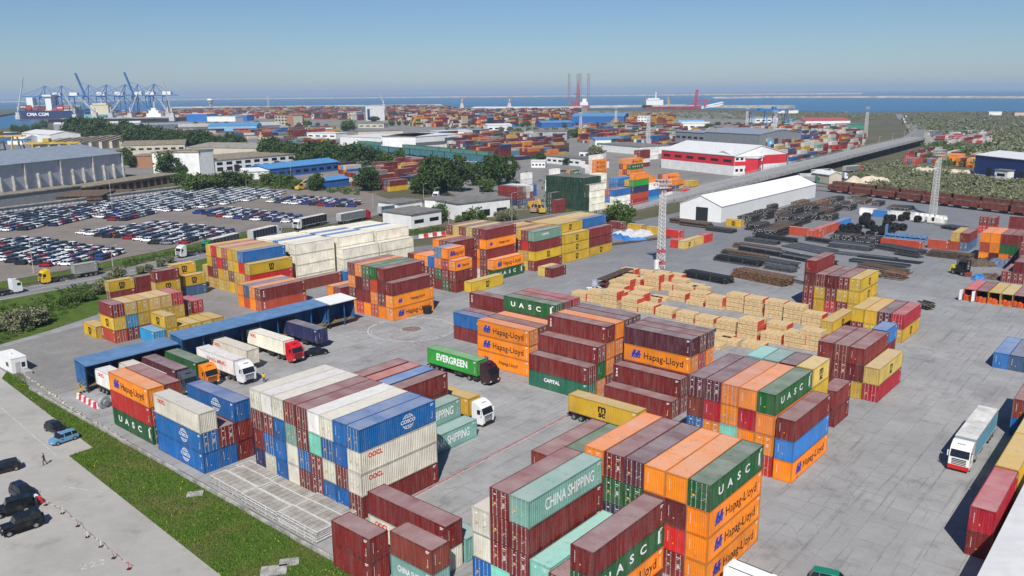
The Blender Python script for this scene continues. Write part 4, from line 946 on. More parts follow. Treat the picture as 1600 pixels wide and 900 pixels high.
W4=[c for c in cc if c[0]>.5]*1+[lin(180,186,192)]*12+[lin(90,96,104)]*20+[lin(30,34,42)]*8
lot_block([(-90,385),(0,378),(49,375),(204,397),(198,400),(74,421),(0,408),(-90,400)],LR)
lot_block([(-120,352),(0,339),(148,321),(160,322),(142,344),(41,361),(0,363),(-120,380)],LR)
lot_block([(166,322),(215,329),(238,331),(243,337),(185,347),(156,342)],LR)
lot_block([(123,366),(243,350),(360,363),(360,370),(264,385),(206,377)],LR)
lot_block([(152,321),(288,300),(387,296),(445,303),(441,307),(264,333),(243,330),(198,328)],LR,W4)
lot_block([(294,334),(354,328),(478,341),(461,350),(395,345),(354,341)],LR,cc+[lin(30,60,140)]*20)
lot_block([(408,316),(470,308),(569,319),(564,324),(511,324)],LR,cc+[lin(30,60,140)]*12)
LOT.sort(key=lambda q:q[0]**2+q[1]**2)
ZN=lambda x,y: None
mass=Merger(); print('lot cars',len(LOT))
for i,(x,y,rz,c) in enumerate(LOT):
    kind='suv' if (i*7)%5<2 else 'hatch'; me=lot_mesh(kind)
    if i<292:
        cn='white' if min(c)>.5 else ('red' if c[0]>3*c[2] and c[0]>.1 else ('blue' if c[2]>2*c[0] else ('grey' if c[0]>.06 else 'black')))
        o=inst('parked_car',me,None,(x,y,.1),(0,0,rz),color=c); ident(o,f'new {cn} car in the dense rows of the fenced storage lot','car',f'new {cn} cars in the storage lot')
    else: mass.add(me,mat_of((x,y,.1),rz),c,{'vehicle paint':mCarA})
ident(mass.build('parked_cars'),'hundreds of new cars in the farther rows of the storage lot','cars',kind='stuff')
# ---------------------------------------------------------------- yard furniture, steel, timber
mBlueP=plain('blue sheet metal',(.035,.13,.33),.5,.1,.2,.6); mBlueR=plain('blue roof sheet',(.13,.24,.42),.45,.1,.12,.5); mWood=plain('weathered boards',(.2,.16,.11),.9,0,.3,2)
mWhiteP=plain('white painted metal',(.76,.76,.74),.5,0,.025,.6)
def ramp_hall(a0,a1,b0,b1,z,label,roofmat,ends=True,tilt=.35):
    r=empty('loading_canopy',g2w(a0,b0,0),YAW,label,'canopy'); L=a1-a0; D=b1-b0
    b=MB(); b.add([(0,-.5,z),(L,-.5,z),(L,D+.3,z+tilt),(0,D+.3,z+tilt),(0,-.5,z-.18),(L,-.5,z-.18),(L,D+.3,z+tilt-.18),(0,D+.3,z+tilt-.18)],[(0,1,2,3),(7,6,5,4),(0,4,5,1),(1,5,6,2),(2,6,7,3),(3,7,4,0)]); b.build('roof',roofmat,r)
    b=MB(); b.box(0,D-.1,1.2,L,D,z+tilt-.2); b.build('back_wall',mBlueP,r)
    if ends:
        for x in (0,L-.1): MB().box(x,.3,1.2,x+.1,D-.1,z-.2).build('end_wall',mBlueP,r)
    b=MB(); b.box(.0,.3,1.05,L,D-.1,1.2); b.build('platform',mWood,r)
    for x in np.arange(.2,L,4.0):
        b=MB(); b.box(x-.08,.2,0,x+.08,.4,z-.18); b.box(x-.06,.4,.0,x+.06,.5,1.05); b.box(x-.06,D-.6,0,x+.06,D-.5,1.05); b.build('post',mBlueP if int(x)%3 else mBlk,r)
    b=MB()
    for q in range(4): b.box(-1.6+q*.4,.5,.25+q*.25,-1.2+q*.4,1.4,.3+q*.25)
    for y_ in (.5,1.4): b.tube((-1.6,y_,.3),(0,y_,1.2),.04,4); b.tube((-1.6,y_,1.2),(0,y_,2.1),.03,4); b.tube((-1.6,y_,.0),(-1.6,y_,1.2),.03,4)
    b.build('steps',plain('yellow steel',(.5,.38,.05),.6,0,.2),r); return r
ramp_hall(52.4,68.6,137.9,141.9,5.0,'lower blue-roofed loading canopy at left with dark open front',mBlueR)
ramp_hall(69.2,101.2,137.2,141.5,5.7,'long higher blue-roofed loading canopy behind the lorries',mBlueR)
ramp_hall(101.6,108.6,137.0,141.6,5.6,'white-roofed short canopy at the ramp end',mWhiteP)
# bin and cabin
p=at(668,490); b=MB(); b.tube((p[0],p[1],.06),(p[0],p[1],1.7),.95,12,r2=1.1); ident(b.build('waste_bin',mBlk),'black round bin beside the orange lettered container','bin')
def cabin(a,b_,L,Wd,H,label):
    r=empty('site_cabin',g2w(a,b_,.06),YAW,label,'cabin'); MB().box(0,0,.1,Wd,L,H).build('walls',mWhiteP,r); MB().box(-.05,-.05,H+.001,Wd+.05,L+.05,H+.12).build('roof',mWhiteP,r)
    MB().box(.6,-.03,.2,1.4,-.003,2.1).build('door',plain('grey door',(.45,.46,.48),.5,0,.1),r); MB().box(1.6,-.03,1.0,2.2,-.003,1.9).build('window',mGlass,r); MB().box(-.03,1.5,1.1,-.003,2.7,1.9).build('window',mGlass,r); b=MB(); b.tube((1,3,H),(1,3,H+.5),.2,8); b.build('vent',mWhiteP,r)
cabin(48.0,158.4,6.5,2.5,2.8,'white site cabin at the left edge beside the grass tip')
b=MB(); b.box(0,0,0,1.2,2.2,.7); ident(inst('concrete_barrier',b.build('concrete_barrier',mConc,mesh_only=True),None,g2w(49.2,156.0,.06),(0,0,YAW)),'grey concrete block with yellow paint beside the white cabin','barrier')
# red and white barriers
mRW=[plain('barrier white',(.75,.74,.72),.6,0,.1),plain('barrier red',(.62,.04,.05),.6,0,.1)]
def barrier_run(A,B,n,zz,label_,group,h=.9,th=.3,name='road_barrier'):
    for i in range(n):
        p=np.array(A)+(np.array(B)-np.array(A))*i/n; q=np.array(A)+(np.array(B)-np.array(A))*(i+.92)/n; L=np.linalg.norm(q-p)
        b=MB(); b.prism([(-th,0),(th,0),(th*.6,h*.4),(th*.45,h),(-th*.45,h),(-th*.6,h*.4)],'x',0,L,i%2)
        o=inst(name,b.build(name,mRW,mesh_only=True),None,(p[0],p[1],zz),(0,0,math.atan2(q[1]-p[1],q[0]-p[0]))); ident(o,label_%('white' if i%2==0 else 'red'),'barrier',group%('white' if i%2==0 else 'red'))
barrier_run(at(122,622),at(152,639),8,.06,'%s barrier segment at the kerb beside the orange-topped stack','%s kerb barriers')
barrier_run(at(152,639),at(178,628),5,.06,'%s barrier segment turning in from the kerb','%s inner kerb barriers')
barrier_run(at(655,373),at(748,360),14,.12,'%s block in the striped barrier along the road bend','%s roadside barrier blocks',1.3,.5)
barrier_run(at(56,783),at(66,788),2,.06,'%s plastic barrier beside the off-roaders','%s plastic barriers',.9,.25)
p=at(165,637); b=MB(); b.tube((p[0]-.3,p[1],1.0),(p[0]+.3,p[1]-.3,1.0),1.0,14); b.tube((p[0]-.5,p[1],1.0),(p[0]+.5,p[1]-.4,1.0),.5,10); ident(b.build('cable_drum',plain('grey drum',(.3,.32,.33),.7,0,.2)),'large grey cable drum behind the kerb barriers','drum')
# tape posts in the parking lot
pr=None; PTS=[(72,790),(98,803),(122,823),(158,855),(202,890),(137,840),(178,873)]
for i,(x,y) in enumerate(PTS):
    p=at(x,y); r=empty('tape_post',(p[0],p[1],.06),0,'small striped post with black foot in the parking lot tape line','post','tape posts'); MB().box(-.2,-.2,0,.2,.2,.07).build('foot',mBlk,r); MB().tube((0,0,.07),(0,0,.8),.04,6).build('pole',mRW[1-i%2],r)
q=sorted(PTS); b=MB()
for s,e in zip(q,q[1:]):
    A=np.array(at(*s));B=np.array(at(*e)); L=np.linalg.norm(B-A); n=6
    for k in range(n):
        f=lambda t:.75-.25*4*t*(1-t)+.06
        P=A+(B-A)*k/n;Q=A+(B-A)*(k+1)/n; b.add([(P[0],P[1],f(k/n)),(Q[0],Q[1],f((k+1)/n)),(Q[0],Q[1],f((k+1)/n)+.07),(P[0],P[1],f(k/n)+.07)],[(0,1,2,3)],k%2)
ident(b.build('barrier_tape',mRW),'red and white tape strung between the parking lot posts','tape')
# concrete panels stacked by the grass
mPan=plain('precast grey panel',(.35,.325,.29),.9,0,.14,.7); mGalv=plain('pale steel edging',(.62,.62,.6),.5,.1,.12,3)
def panel_stack(a,b_,W,L,n,z0,label):
    r=empty('panel_stack',g2w(a,b_,.06),YAW+random.uniform(-.01,.01),label,'stack of panels','panel stacks'); 
    for k in range(n):
        b=MB(); z=z0+k*.27; dx=random.uniform(-.05,.05); dy=random.uniform(-.08,.08)
        for j in range(7): b.box(dx,dy+j*L/7+.05,z,W*.48+dx,dy+(j+1)*L/7-.05,z+.15); b.box(dx+W*.52,dy+j*L/7+.05,z,W+dx,dy+(j+1)*L/7-.05,z+.14)
        b.box(dx+.12,dy+.12,z-.12,W+dx-.12,dy+L-.12,z+.05,2); [b.box(dx-.03,dy+q*L/5+.6,z-.1,W+dx+.03,dy+q*L/5+.75,z+.02,1) for q in range(5)]  # black core slab stands in for the shade in the layer gaps
        for x in (0,W-.14): b.box(dx+x,dy-.06,z+.02,dx+x+.14,L+dy+.06,z+.19,1)
        for y in (0,L-.1): b.box(dx,dy+y-.02,z+.03,W+dx,dy+y+.12,z+.185,1)
        b.build('panel',[mPan,mGalv,mBlk],r)
for (a,b_,L,n,lb) in ((47.9,69.5,7.3,5,'grey panel stack nearest the short maroon pair, at the kerb'),(47.9,77.1,7.3,4,'second grey panel stack along the kerb'),(48.1,84.7,7.2,4,'third grey panel stack along the kerb'),
   (50.4,69.8,7.0,4,'middle grey panel stack nearest the maroon pair'),(50.5,77.2,7.2,3,'middle low grey panel stack'),(50.6,84.8,7.2,3,'middle grey panel stack at far end'),(52.7,71.0,7.4,2,'low grey panel stack against the blue-fronted block'),(52.8,79,7.2,1,'single grey panel layer against the blue-fronted block'),(52.7,86.6,7.0,1,'last grey panel layer by the block corner')):
    panel_stack(a,b_,2.2,L,n,.12,lb)
# timber
mTim=[plain('sawn timber',c,.85,0,.15,2.5) for c in ((.62,.45,.24),(.68,.53,.32),(.52,.39,.24),(.66,.46,.21),(.42,.34,.25),(.82,.69,.47))]
mEnd=plain('red end wrap',(.62,.06,.035),.6,0,.15,2)
_tb={}
def timber_mesh(L,D,H,m):
    k=(L,D,H,m)
    if k in _tb: return _tb[k]
    b=MB(); nx=4; nd=max(2,round(D/1.1))
    for i in range(nd):
        y0=i*D/nd
        b.box(y0+.02,0,.0,y0+D/nd-.03,L,H*.47); b.box(y0+.02,.03,H*.5,y0+D/nd-.03,L-.02,H*.96)
    for j in range(1,nx): b.box(-.012,L*j/nx-.018,-.0,D+.012,L*j/nx+.018,H*.975,1)
    body=b.build('boards',[mTim[m],plain('strap',(.42,.29,.15),.8,0,.1)],mesh_only=True)
    b=MB(); b.box(.0,-.05,.02,D,-.012,H*.96); end=b.build('end_wrap',mEnd,mesh_only=True); _tb[k]=(body,end); return _tb[k]
def timber(px,py,layers,L=4.15,D=3.1,red=1,where=''):
    p=at(px,py); z=.1; H=.92; m0=random.choice([0,0,1,2,3,3,4,4]) if py<481 else random.choice([1,5,5,5,1,2])
    for k in range(layers):
        m=m0 if random.random()<.75 else random.choice([0,1,4,5]); w=('bottom','second','third','fourth')[k] if k<layers-1 or layers==1 else 'top'
        r=empty('timber_pack',(p[0],p[1],z),YAW+random.uniform(-.03,.03),f'sawn timber pack, {w} layer of a stack {where}','timber','timber packs '+where+', '+w+' layer')
        body,end=timber_mesh(round(L,1),D,H,m); inst('boards',body,r)
        if random.random()<(.72 if red else .1): inst('end_wrap',end,r)
        z+=H+.05
R2='in the middle timber row'; R1='in the near timber row'; R3='in the far timber row'; RF='in the timber cluster below mast'
for x,y,n in ((1148,526,3),(1182,533,4),(1220,540,2),(1257,547,3),(1281,551,4),(1050,499,2),(1083,506,2),(1114,513,2),(1021,492,2)): timber(x,y,n,where=R2)
for x,y,n in ((1228,531,3),(1188,524,3)): timber(x,y,n,where=R2)
for x,y,n in ((915,472,2),(940,476,3),(963,483,4),(995,488,3),(1005,480,3),(975,470,2)): timber(x,y,n,where=R1)
for x,y,n in ((1103,479,3),(1128,486,3),(1161,489,4),(1190,495,4),(1223,501,4),(1253,508,4),(1283,514,3)): timber(x,y,n,where=R3)
for x,y,n in ((1104,470,3),(1083,468,3),(1070,473,2),(1050,457,2),(1076,461,2),(1072,450,2),(1044,448,3),(1029,455,4),(1014,458,1),(984,456,3),(992,444,2),(1017,431,1),(1044,433,1),(1065,436,1),(1095,453,1),(991,433,2),(965,452,2),(975,461,2),(1000,449,2),(1028,474,1),(1040,473,1),(1098,480,1),(1008,441,1)): timber(x,y,n,L=4.3,D=2.6,where=RF)
for x,y,n in ((1151,543,1),(1190,549,1),(1125,549,1),(1140,536,1)): timber(x,y,n,where='in the lone low timber line')
# steel bundles: long bars lying along b
mSteel=[plain('dark bars',(.035,.038,.045),.6,.2,.3,2),plain('rusty bars',(.22,.12,.07),.8,.1,.35,1.5),plain('grey bars',(.12,.13,.145),.55,.3,.25,2),plain('brown bars',(.12,.085,.065),.75,.1,.3,1.5),plain('black pipe',(.045,.045,.047),.5,.1,.1)]
mPipeEnd=plain('pipe end cap',(.5,.5,.48),.6,0,.2)
def bars(px,py,px2,py2,width,lay,m,label,name='steel_bundle'):
    A=np.array(at(px,py));B=np.array(at(px2,py2)); L=np.linalg.norm(B-A); rz=math.atan2(B[1]-A[1],B[0]-A[0]); b=MB(); n=max(3,int(width/.3))
    for k in range(lay+(lay>1)):
        for i in range(n):
            if random.random()<.07: continue
            y=i*width/n+random.uniform(-.06,.06)+k*.12; x0=random.uniform(0,1.1)+.15*k; x1=L-random.uniform(0,1.3)
            z=.12+k*.42+random.uniform(0,.06); b.box(x0,y,z,x1,y+.19,z+.26,0 if random.random()<.75 else (1 if random.random()<.75 else 3),rz=random.uniform(-.004,.004))
        for x in np.linspace(.8,L-.8,4): b.box(x-.06,-.1,.0+k*.42+.02,x+.06,width,.12+k*.42-.01,2)
    o=b.build(name,[mSteel[m],mSteel[(m+2)%4],mWood,plain('pale bars',(.24,.25,.27),.5,.3,.2)]); o.location=(A[0],A[1],.06); o.rotation_euler=(0,0,rz); return ident(o,label,'steel','long steel bundles lying on the yard')
SB=[(1128,404,1200,413,3,2,3,'brown bars just behind the rusty-ended bundle'),(1150,391,1222,403,3,3,0,'dark bundle between rusty and brown lines'),(1215,402,1290,416,4,2,0,'dark bundle left of the maroon tower'),(1190,420,1240,428,3,2,2,'grey loose bars by the green tags'),(1175,372,1240,381,4,2,0,'dark bars before the large pipe stack'),(1255,376,1300,383,3,2,0,'dark bars by the ring corner'),(1395,398,1438,405,3,1,0,'thin dark bars near the lone beam'),(1063,432,1135,446,4,3,0,'dark grey bar bundle nearest the mast'),(1138,432,1226,450,5,4,1,'rusty bar bundle with crooked ends beside the dark one'),(1112,407,1186,419,5,3,0,'dark bar bundle with rusty left end'),(1180,414,1236,424,5,3,2,'dark bar bundle ending in loose ends right of the rusty-ended one'),
 (1124,396,1195,408,3,2,1,'rusty topped bar bundle in the second line'),(1141,386,1212,397,4,2,1,'brown bar bundle in the third line'),(1160,377,1215,384,3,2,0,'thin dark bar bundle by the pipe stacks'),(1218,385,1284,398,9,1,2,'low wide spread of grey bars'),
 (1200,396,1270,410,6,1,2,'low grey bars under the wide spread'),(1290,386,1360,394,5,3,2,'grey bar bundle in front of the brick container'),(1362,388,1432,401,6,2,2,'grey bar bundle with pale bars at right'),(1300,397,1400,408,4,1,2,'long thin bars on the ground by the block'),
 (1322,409,1420,420,5,1,0,'dark scattered bars at mid right'),(1335,418,1410,432,4,2,3,'brown bundle behind the steel block'),(1370,434,1412,440,5,3,1,'rusty short pile beside the lone beam'),(1445,400,1518,409,4,3,3,'brown bar bundle with yellow tags at right'),(1428,480,1452,487,2,3,0,'small dark bundle behind the crimson-fronted block'),
 (1338,402,1440,414,3,1,0,'thin dark bars across the open concrete'),(1205,432,1255,446,2,1,2,'few grey bars left of the steel block'),(1262,412,1300,418,4,2,0,'dark bars hidden behind the maroon tower'),(1468,357,1500,362,5,2,2,'grey beams near the yellow container')]
for s in SB: bars(*s)
bars(1399,439,1427,427,1.2,1,1,'lone rusty beam lying crosswise'); bars(950,385,1050,372,2.2,1,3,'long brown rail pair by the tarpaulin heap'); 
# pipe stacks lying along a, open ends towards the camera
def pipes(px,py,nx,nz,L,m,label,r=.31,yaw=0):
    p=at(px,py); b=MB()
    for k in range(nz):
        for i in range(nx-(k%2)-(k>nz-2)*random.randint(0,3)):
            y=(i+.5*(k%2))*r*2.05+r; z=r+.1+k*r*1.78; x0=random.uniform(0,.6); b.tube((x0,y,z),(L-random.uniform(0,.5),y,z),r,6,0 if random.random()<.6 or k<nz-1 else 3)
            if random.random()<.75: b.tube((x0-.01,y,z),(x0-.03,y,z),r*.55,6,1)
        for x in (1.2,L*.5,L-1.5): b.box(x-.06,-.1,k*r*1.78+.04,x+.06,nx*r*2.1,k*r*1.78+.1,2)
    o=b.build('pipe_stack',[mSteel[m],mPipeEnd,mWood,mSteel[3]]); o.location=(p[0],p[1],.06); o.rotation_euler=(0,0,YAW+yaw); return ident(o,label,'pipes','pipe stacks on the yard')
PS=[(1186,362,9,4,10,4,'black pipe stack left of the large one'),(1226,366,9,5,11,3,'brown black pipe stack right of the large one'),(1232,352,9,5,10,4,'pipe stack in the second lane from the tent'),(1268,334,9,5,10,4,'dark pipe stack in the second lane, far part'),(1308,318,9,4,10,4,'dark loose pipes past the tent end'),(1318,326,9,4,9,4,'black pipe stack right of the tent end'),(1345,312,10,3,10,3,'brown pipe stack beyond the ring'),(1360,390,9,4,6,4,'short black stack at the ring front'),(1252,324,8,4,10,1,'rusty pipe stack against the tent wall'),(1420,330,14,2,9,4,'flat black pipe row behind the mast'),(1300,346,8,4,8,4,'black pipe stack beside the ring wall'),(1173,352,9,6,9,4,'black pipe stack beside the yellow container at the tent'),(1199,344,10,6,9,4,'second black pipe stack along the tent wall'),(1222,342,10,4,9,3,'brownish pipe stack with red tags'),(1243,337,10,5,10,4,'pipe stack at the tent, fourth from the yellow container'),(1262,331,10,5,10,3,'brown pipe stack near the tent middle'),
 (1283,326,9,4,10,1,'rusty red pipe stack by the tent end'),(1298,318,9,3,12,1,'long low red pipe stack past the tent'),(1212,374,13,5,12,4,'large black pipe stack in the open yard'),(1200,369,9,2,9,0,'low pipe row beside the large stack'),(1240,362,8,5,9,4,'black pipe stack behind the large one'),(1255,352,8,5,9,4,'black pipe stack before the brick containers'),
 (1276,345,9,5,9,4,'dark pipe stack at left of the container corner'),(1289,339,9,4,9,3,'brown and black pipe stack by container corner'),(1303,333,11,4,9,4,'wide black pipe stack behind the brick row'),(1330,330,12,4,8,4,'black pipe stack with white dots'),(1352,320,9,3,10,3,'brown pipes near the green caps'),(1375,323,6,3,8,4,'dark pipes with green caps'),
 (1338,381,14,4,6,4,'black pipe stack between the brick containers'),(1372,384,13,4,6,4,'black pipe stack next to the blue racks'),(1405,386,6,3,6,3,'brown pipe ends by the blue racks'),(1045,348,6,3,12,3,'dark pipes at the tent front, upper'),(1060,352,8,3,12,3,'dark pipes across the tent front'),(1100,360,7,2,11,4,'pipe row with open ends before the tent'),(1205,322+8,6,4,8,4,'small black stack touching the tent wall')]
for s in PS:
    if 'tent front' in s[-1] or 'before the tent' in s[-1]: pipes(s[0],s[1],s[2],s[3],s[4],s[5],s[6],yaw=-R(96))
    else: pipes(*s)
# hose coils
for i,(x,y,s) in enumerate(((1310,372,1),(1322,370,1),(1335,371,1),(1318,362,1),(1330,360,1),(1342,362,1),(1352,352,1.3),(1360,358,1.3),(1356,345,1.2),(1368,363,1),(1346,374,1),(1362,374,1.1),(1383,368,1.3),(1393,366,1.3),(1388,358,1.2),(1400,361,1.1),(1412,361,1),(1388,346,1),(1396,346,1),(1410,346,1),(1419,344,1.2),(1435,348,1),(1460,348,1.1))):
    p=at(x,y); b=MB(); n=18; 
    for k in range(3):
        for j in range(n):
            t0,t1=2*math.pi*j/n,2*math.pi*(j+1)/n; rr=.8*s; b.tube((rr*math.cos(t0),k*.6*s,rr+.5*s+rr*math.sin(t0)),(rr*math.cos(t1),k*.6*s,rr+.5*s+rr*math.sin(t1)),.5*s,5)
    o=b.build('hose_coil',mDark); o.location=(p[0],p[1],.06); o.rotation_euler=(0,0,random.uniform(-.6,.6)+.4); ident(o,'black hose coil lying among others inside the container ring','coil','black coils')
# chain of containers round the coils
for (px,py,ax,col,lb) in ((1283,372,'b0','o','brick container with short end at the corner of the ring'),(1440,392,'b','o','brick container under the blue flat racks'),(1482,391,'b6','o','short brick container next to the blue racks')):
    p=at(px,py); a_=p[0]*E1[0]+p[1]*E1[1]; b_=p[0]*E2[0]+p[1]*E2[1]
    container(a_,b_,.06,6.06 if ax=='b6' else 12.19,2.7,col,'b',True,None,lb,'brick containers of the ring')
p=at(1270,374); a0=p[0]*E1[0]+p[1]*E1[1]; b0=p[0]*E2[0]+p[1]*E2[1]
for k in range(3): container(a0+.1+k*12.3,b0,.06,12.19,2.7,'o' if k<2 else 'Z','a',True,None,('nearest brick container of the ring side beside pipes','second brick container of the ring side','blue container at the far end of the ring side')[k],'ring side containers')
for i,(px,py,col,lb) in enumerate(((1389,341,'Z','blue short container in the white row by the mast'),(1412,343,'V','white short container next to the blue one by the mast'),(1445,346,'V','white container with sacks on top below the mast'),(1476,350,'V','white container at the right end of the mast row'),(1367,338,'V','white container left of the blue one by the mast'))):
    p=at(px,py); a_=p[0]*E1[0]+p[1]*E1[1]; b_=p[0]*E2[0]+p[1]*E2[1]; container(a_,b_,.06,6.06,2.7,col,'b',True,None,lb,'short containers by the mast')
p=at(1415,392); r=empty('flat_rack_stack',(*at(1445,391)[:2],2.8),YAW,'blue folded flat racks stacked on the brick container','racks')
b=MB()
for k in range(2):
    z=k*.75; b.box(0,0,z,2.4,12,z+.2)
    for x in (0,2.2): b.box(x,0,z+.2,x+.2,12,z+.32)
    for y in np.linspace(0,11.8,9): b.box(0,y,z+.2,2.4,y+.2,z+.6)
b.box(0,11.9,0,2.4,12.1,4.0); b.build('rack_frame',plain('blue rack steel',(.12,.27,.5),.5,.1,.2),r)
for i,(px,py) in enumerate(((1432,336),(1440,337),(1448,338),(1456,339),(1464,340),(1470,342),(1477,343))):
    p=at(px,py,2.8); b=MB(); 
    for k in range(4): t=k*1.57; b.tube((.3*math.cos(t),.3*math.sin(t),0),(.25*math.cos(t),.25*math.sin(t),.9),.5,7,r2=.3)
    o=b.build('bulk_sack',mWhiteP); o.location=(p[0],p[1],2.8); ident(o,'white bulk sack on the container row below the mast','sack','white sacks')
# open container row and its contents
for j,(c_,lb_) in enumerate((('M','maroon container standing open, fifth from the white door'),('y','pale yellow container standing open, fourth from the white door'),('Y','yellow container standing open in the middle of the open-door row'),('M','maroon container standing open, second from the left'),('R','faded red container standing open at the left end'))):
    r=container(210.1,27.5+2.5*j,.06,12.19,2.78,c_,'a',True,None,lb_,'open-door row',force=True)
    for ch in list(r.children):
        if ch.name.startswith('door'):
            for q_ in list(ch.children): bpy.data.objects.remove(q_)
            bpy.data.objects.remove(ch)
for j in range(5):
    for k in range(4):
        p=g2w(212.0+k*.3,27.9+2.5*j+k*.5+.3,0); b=MB(); s=.5
        b.box(-.5,-.35,0,.5,.35,.35); b.box(-.4,-.3,.36,.45,.3,.7); b.box(-.3,-.3,.71,.4,.2,1.0+.2*((j+k)%2))
        o=b.build('orange_part',plain('orange machine part',(.7,.12,.03),.5,0,.1)); o.location=(p[0]-1.2,p[1]-1.4,.06); o.rotation_euler=(0,0,random.uniform(0,1)); ident(o,'orange machine parts heap inside the open-door row','machine parts','orange parts')
for j,bb in enumerate((40.2,37.6)):
    b=MB(); b.box(-1.2,0,.15,0,.06,2.6); o=b.build('container_door',mWhiteP); o.location=g2w(210.0,bb,.06); o.rotation_euler=(0,0,YAW+R(-20)); ident(o,('white door swung open at the left end of open-door row','white door swung open between first two open-door containers')[j],'door')
# tarpaulin heap
def heap(name,px,py,w,d,h,mat,label,cat,rz=YAW,seed=1):
    rr=random.Random(seed); n=14; p=at(px,py); V=[];Fc=[]
    bump=[(rr.uniform(-.7,.7),rr.uniform(-.7,.7),rr.uniform(.3,.8)) for _ in range(7)]
    for i in range(n+1):
        for j in range(n+1):
            x=-1+2*i/n; y=-1+2*j/n; e=max(0,1-max(abs(x),abs(y))**4); z=0
            for bx,by,s in bump: z=max(z,math.exp(-((x-bx)**2+(y-by)**2)/(s*s*.6)))
            V.append((x*w/2+rr.uniform(-.1,.1),y*d/2+rr.uniform(-.1,.1),h*z*e+rr.uniform(-.08,.08)*h*e-.02))
    for i in range(n):
        for j in range(n): k=i*(n+1)+j; Fc.append((k,k+n+1,k+n+2,k+1))
    me=bpy.data.meshes.new(name); me.from_pydata(V,[],Fc); me.materials.append(mat); o=inst(name,me,None,(p[0],p[1],.05),(0,0,rz)); return ident(o,label,cat)
mTarp=plain('white tarpaulin',(.55,.56,.58),.5,0,.12,.8,bump=.3); mTarpB=plain('blue tarpaulin',(.05,.2,.5),.5,0,.2,1,bump=.3)
heap('tarpaulin_heap',988,367,17,12,1.8,mTarp,'big heap under white tarpaulin by the yellow wall','tarpaulin'); heap('blue_tarpaulin',972,373,13,3.5,1.5,mTarpB,'crumpled blue tarpaulin edging the white heap','tarpaulin',YAW+R(60),4); heap('blue_tarpaulin',995,377,8,3,1.3,mTarpB,'blue tarpaulin end with grey box, right of the white heap','tarpaulin',R(0),5)
# low row of containers by the lattice mast
p=at(1036,383); 
def gab(px,py,z=0): q=at(px,py,z); return q[0]*E1[0]+q[1]*E1[1], q[0]*E2[0]+q[1]*E2[1]
a_,b_=gab(1070,390)
for k,(c,l,nm) in enumerate((('R','m','red short container with black letters at the row end'),)): container(a_,b_,.06,2.6,2.6,c,'b') if False else None
container(a_,b_,.06,6.06,2.6,'y','a',True,'m','pale yellow short container behind the mast, first of a line'); container(a_+6.3,b_,.06,6.06,2.6,'y','a',True,None,'second pale yellow container in the line behind the mast'); container(a_+12.6,b_,.06,6.06,2.6,'R','a',True,None,'faded red container ending the line behind the mast')
container(a_-.2,b_+2.6,.06,6.06,2.6,'R','a',False,'m','faded red container with round letters beside the mast line')
a_,b_=gab(1000,360)
for k in range(4): q=gab(1063-k*30,373-k*4.6); container(q[0],q[1],.06,6.06,2.6,'RYYM'[k],'b',True,None,('red end container','yellow container right of middle','yellow container left of middle','maroon container')[k]+' of the cross row behind the mast','cross row behind the mast')
a_,b_=gab(1158,356); container(a_,b_,.06,6.06,2.6,'Y','b',True,'m','yellow lettered container at the tent corner')
# steel racks
r=empty('steel_rack',(*at(948,452)[:2],.06),YAW+R(6),'red framed rack of rusty bars near the timber','rack'); b=MB()
for x in np.linspace(0,15,6):
    for y in (0,2.6): b.tube((x,y,0),(x,y,2.3),.08,4)
    b.tube((x,0,2.2),(x,2.6,2.2),.08,4); b.tube((x,0,1.1),(x,2.6,1.1),.08,4)
b.build('frame',plain('red steel',(.32,.05,.04),.6,0,.2),r); b=MB()
for i in range(9):
    b.box(-.4,.1+i*.28,2.3,15.3,.3+i*.28,2.5); b.box(-.2,.1+i*.28,1.2,15.1,.3+i*.28,1.4)
b.build('bars',mSteel[3],r)
p=at(929,450); b=MB(); b.tube((0,0,.5),(0,0,2.1),1.1,10,r2=.9); o=b.build('steel_tank',plain('pale grey tank',(.42,.44,.5),.5,.2,.2)); o.location=(p[0],p[1],.06); ident(o,'grey round tank at the end of the red rack','tank')
for i,(x,y) in enumerate(((921,456),(928,457),(936,455),(943,448),(948,446))):
    p=at(x,y); b=MB(); b.tube((-.5,0,0),(0,0,1.0),.1,5); b.tube((.5,0,0),(0,0,1.0),.1,5); b.box(-.7,-.12,.9,.7,.12,1.15); o=b.build('trestle',mWhiteP); o.location=(p[0],p[1],.06); o.rotation_euler=(0,0,i); ident(o,'white trestle standing by the steel tank','trestle','white trestles')
# dark heaps by the orange block
for i,(x,y,w_,d_,h_,m_,lb) in enumerate(((1530,414,7,6,2,mSteel[3],'brown scrap heap by the orange block'),(1543,413,6,5,2,mSteel[0],'black tarpaulin heap by the orange block'),(1560,414,7,5,2,plain('grey blue tarp',(.12,.16,.24),.6,0,.2),'blue grey tarpaulin heap right of the scrap'),(1546,434,6,5,1.3,mSteel[3],'brown covered pallet near the blue pallet'),(1528,437,4,3.5,1.5,mTarpB,'dark blue covered pallet near the open-door row'))): heap('scrap_heap',x,y,w_,d_,h_,m_,lb,'heap',.3*i,10+i)
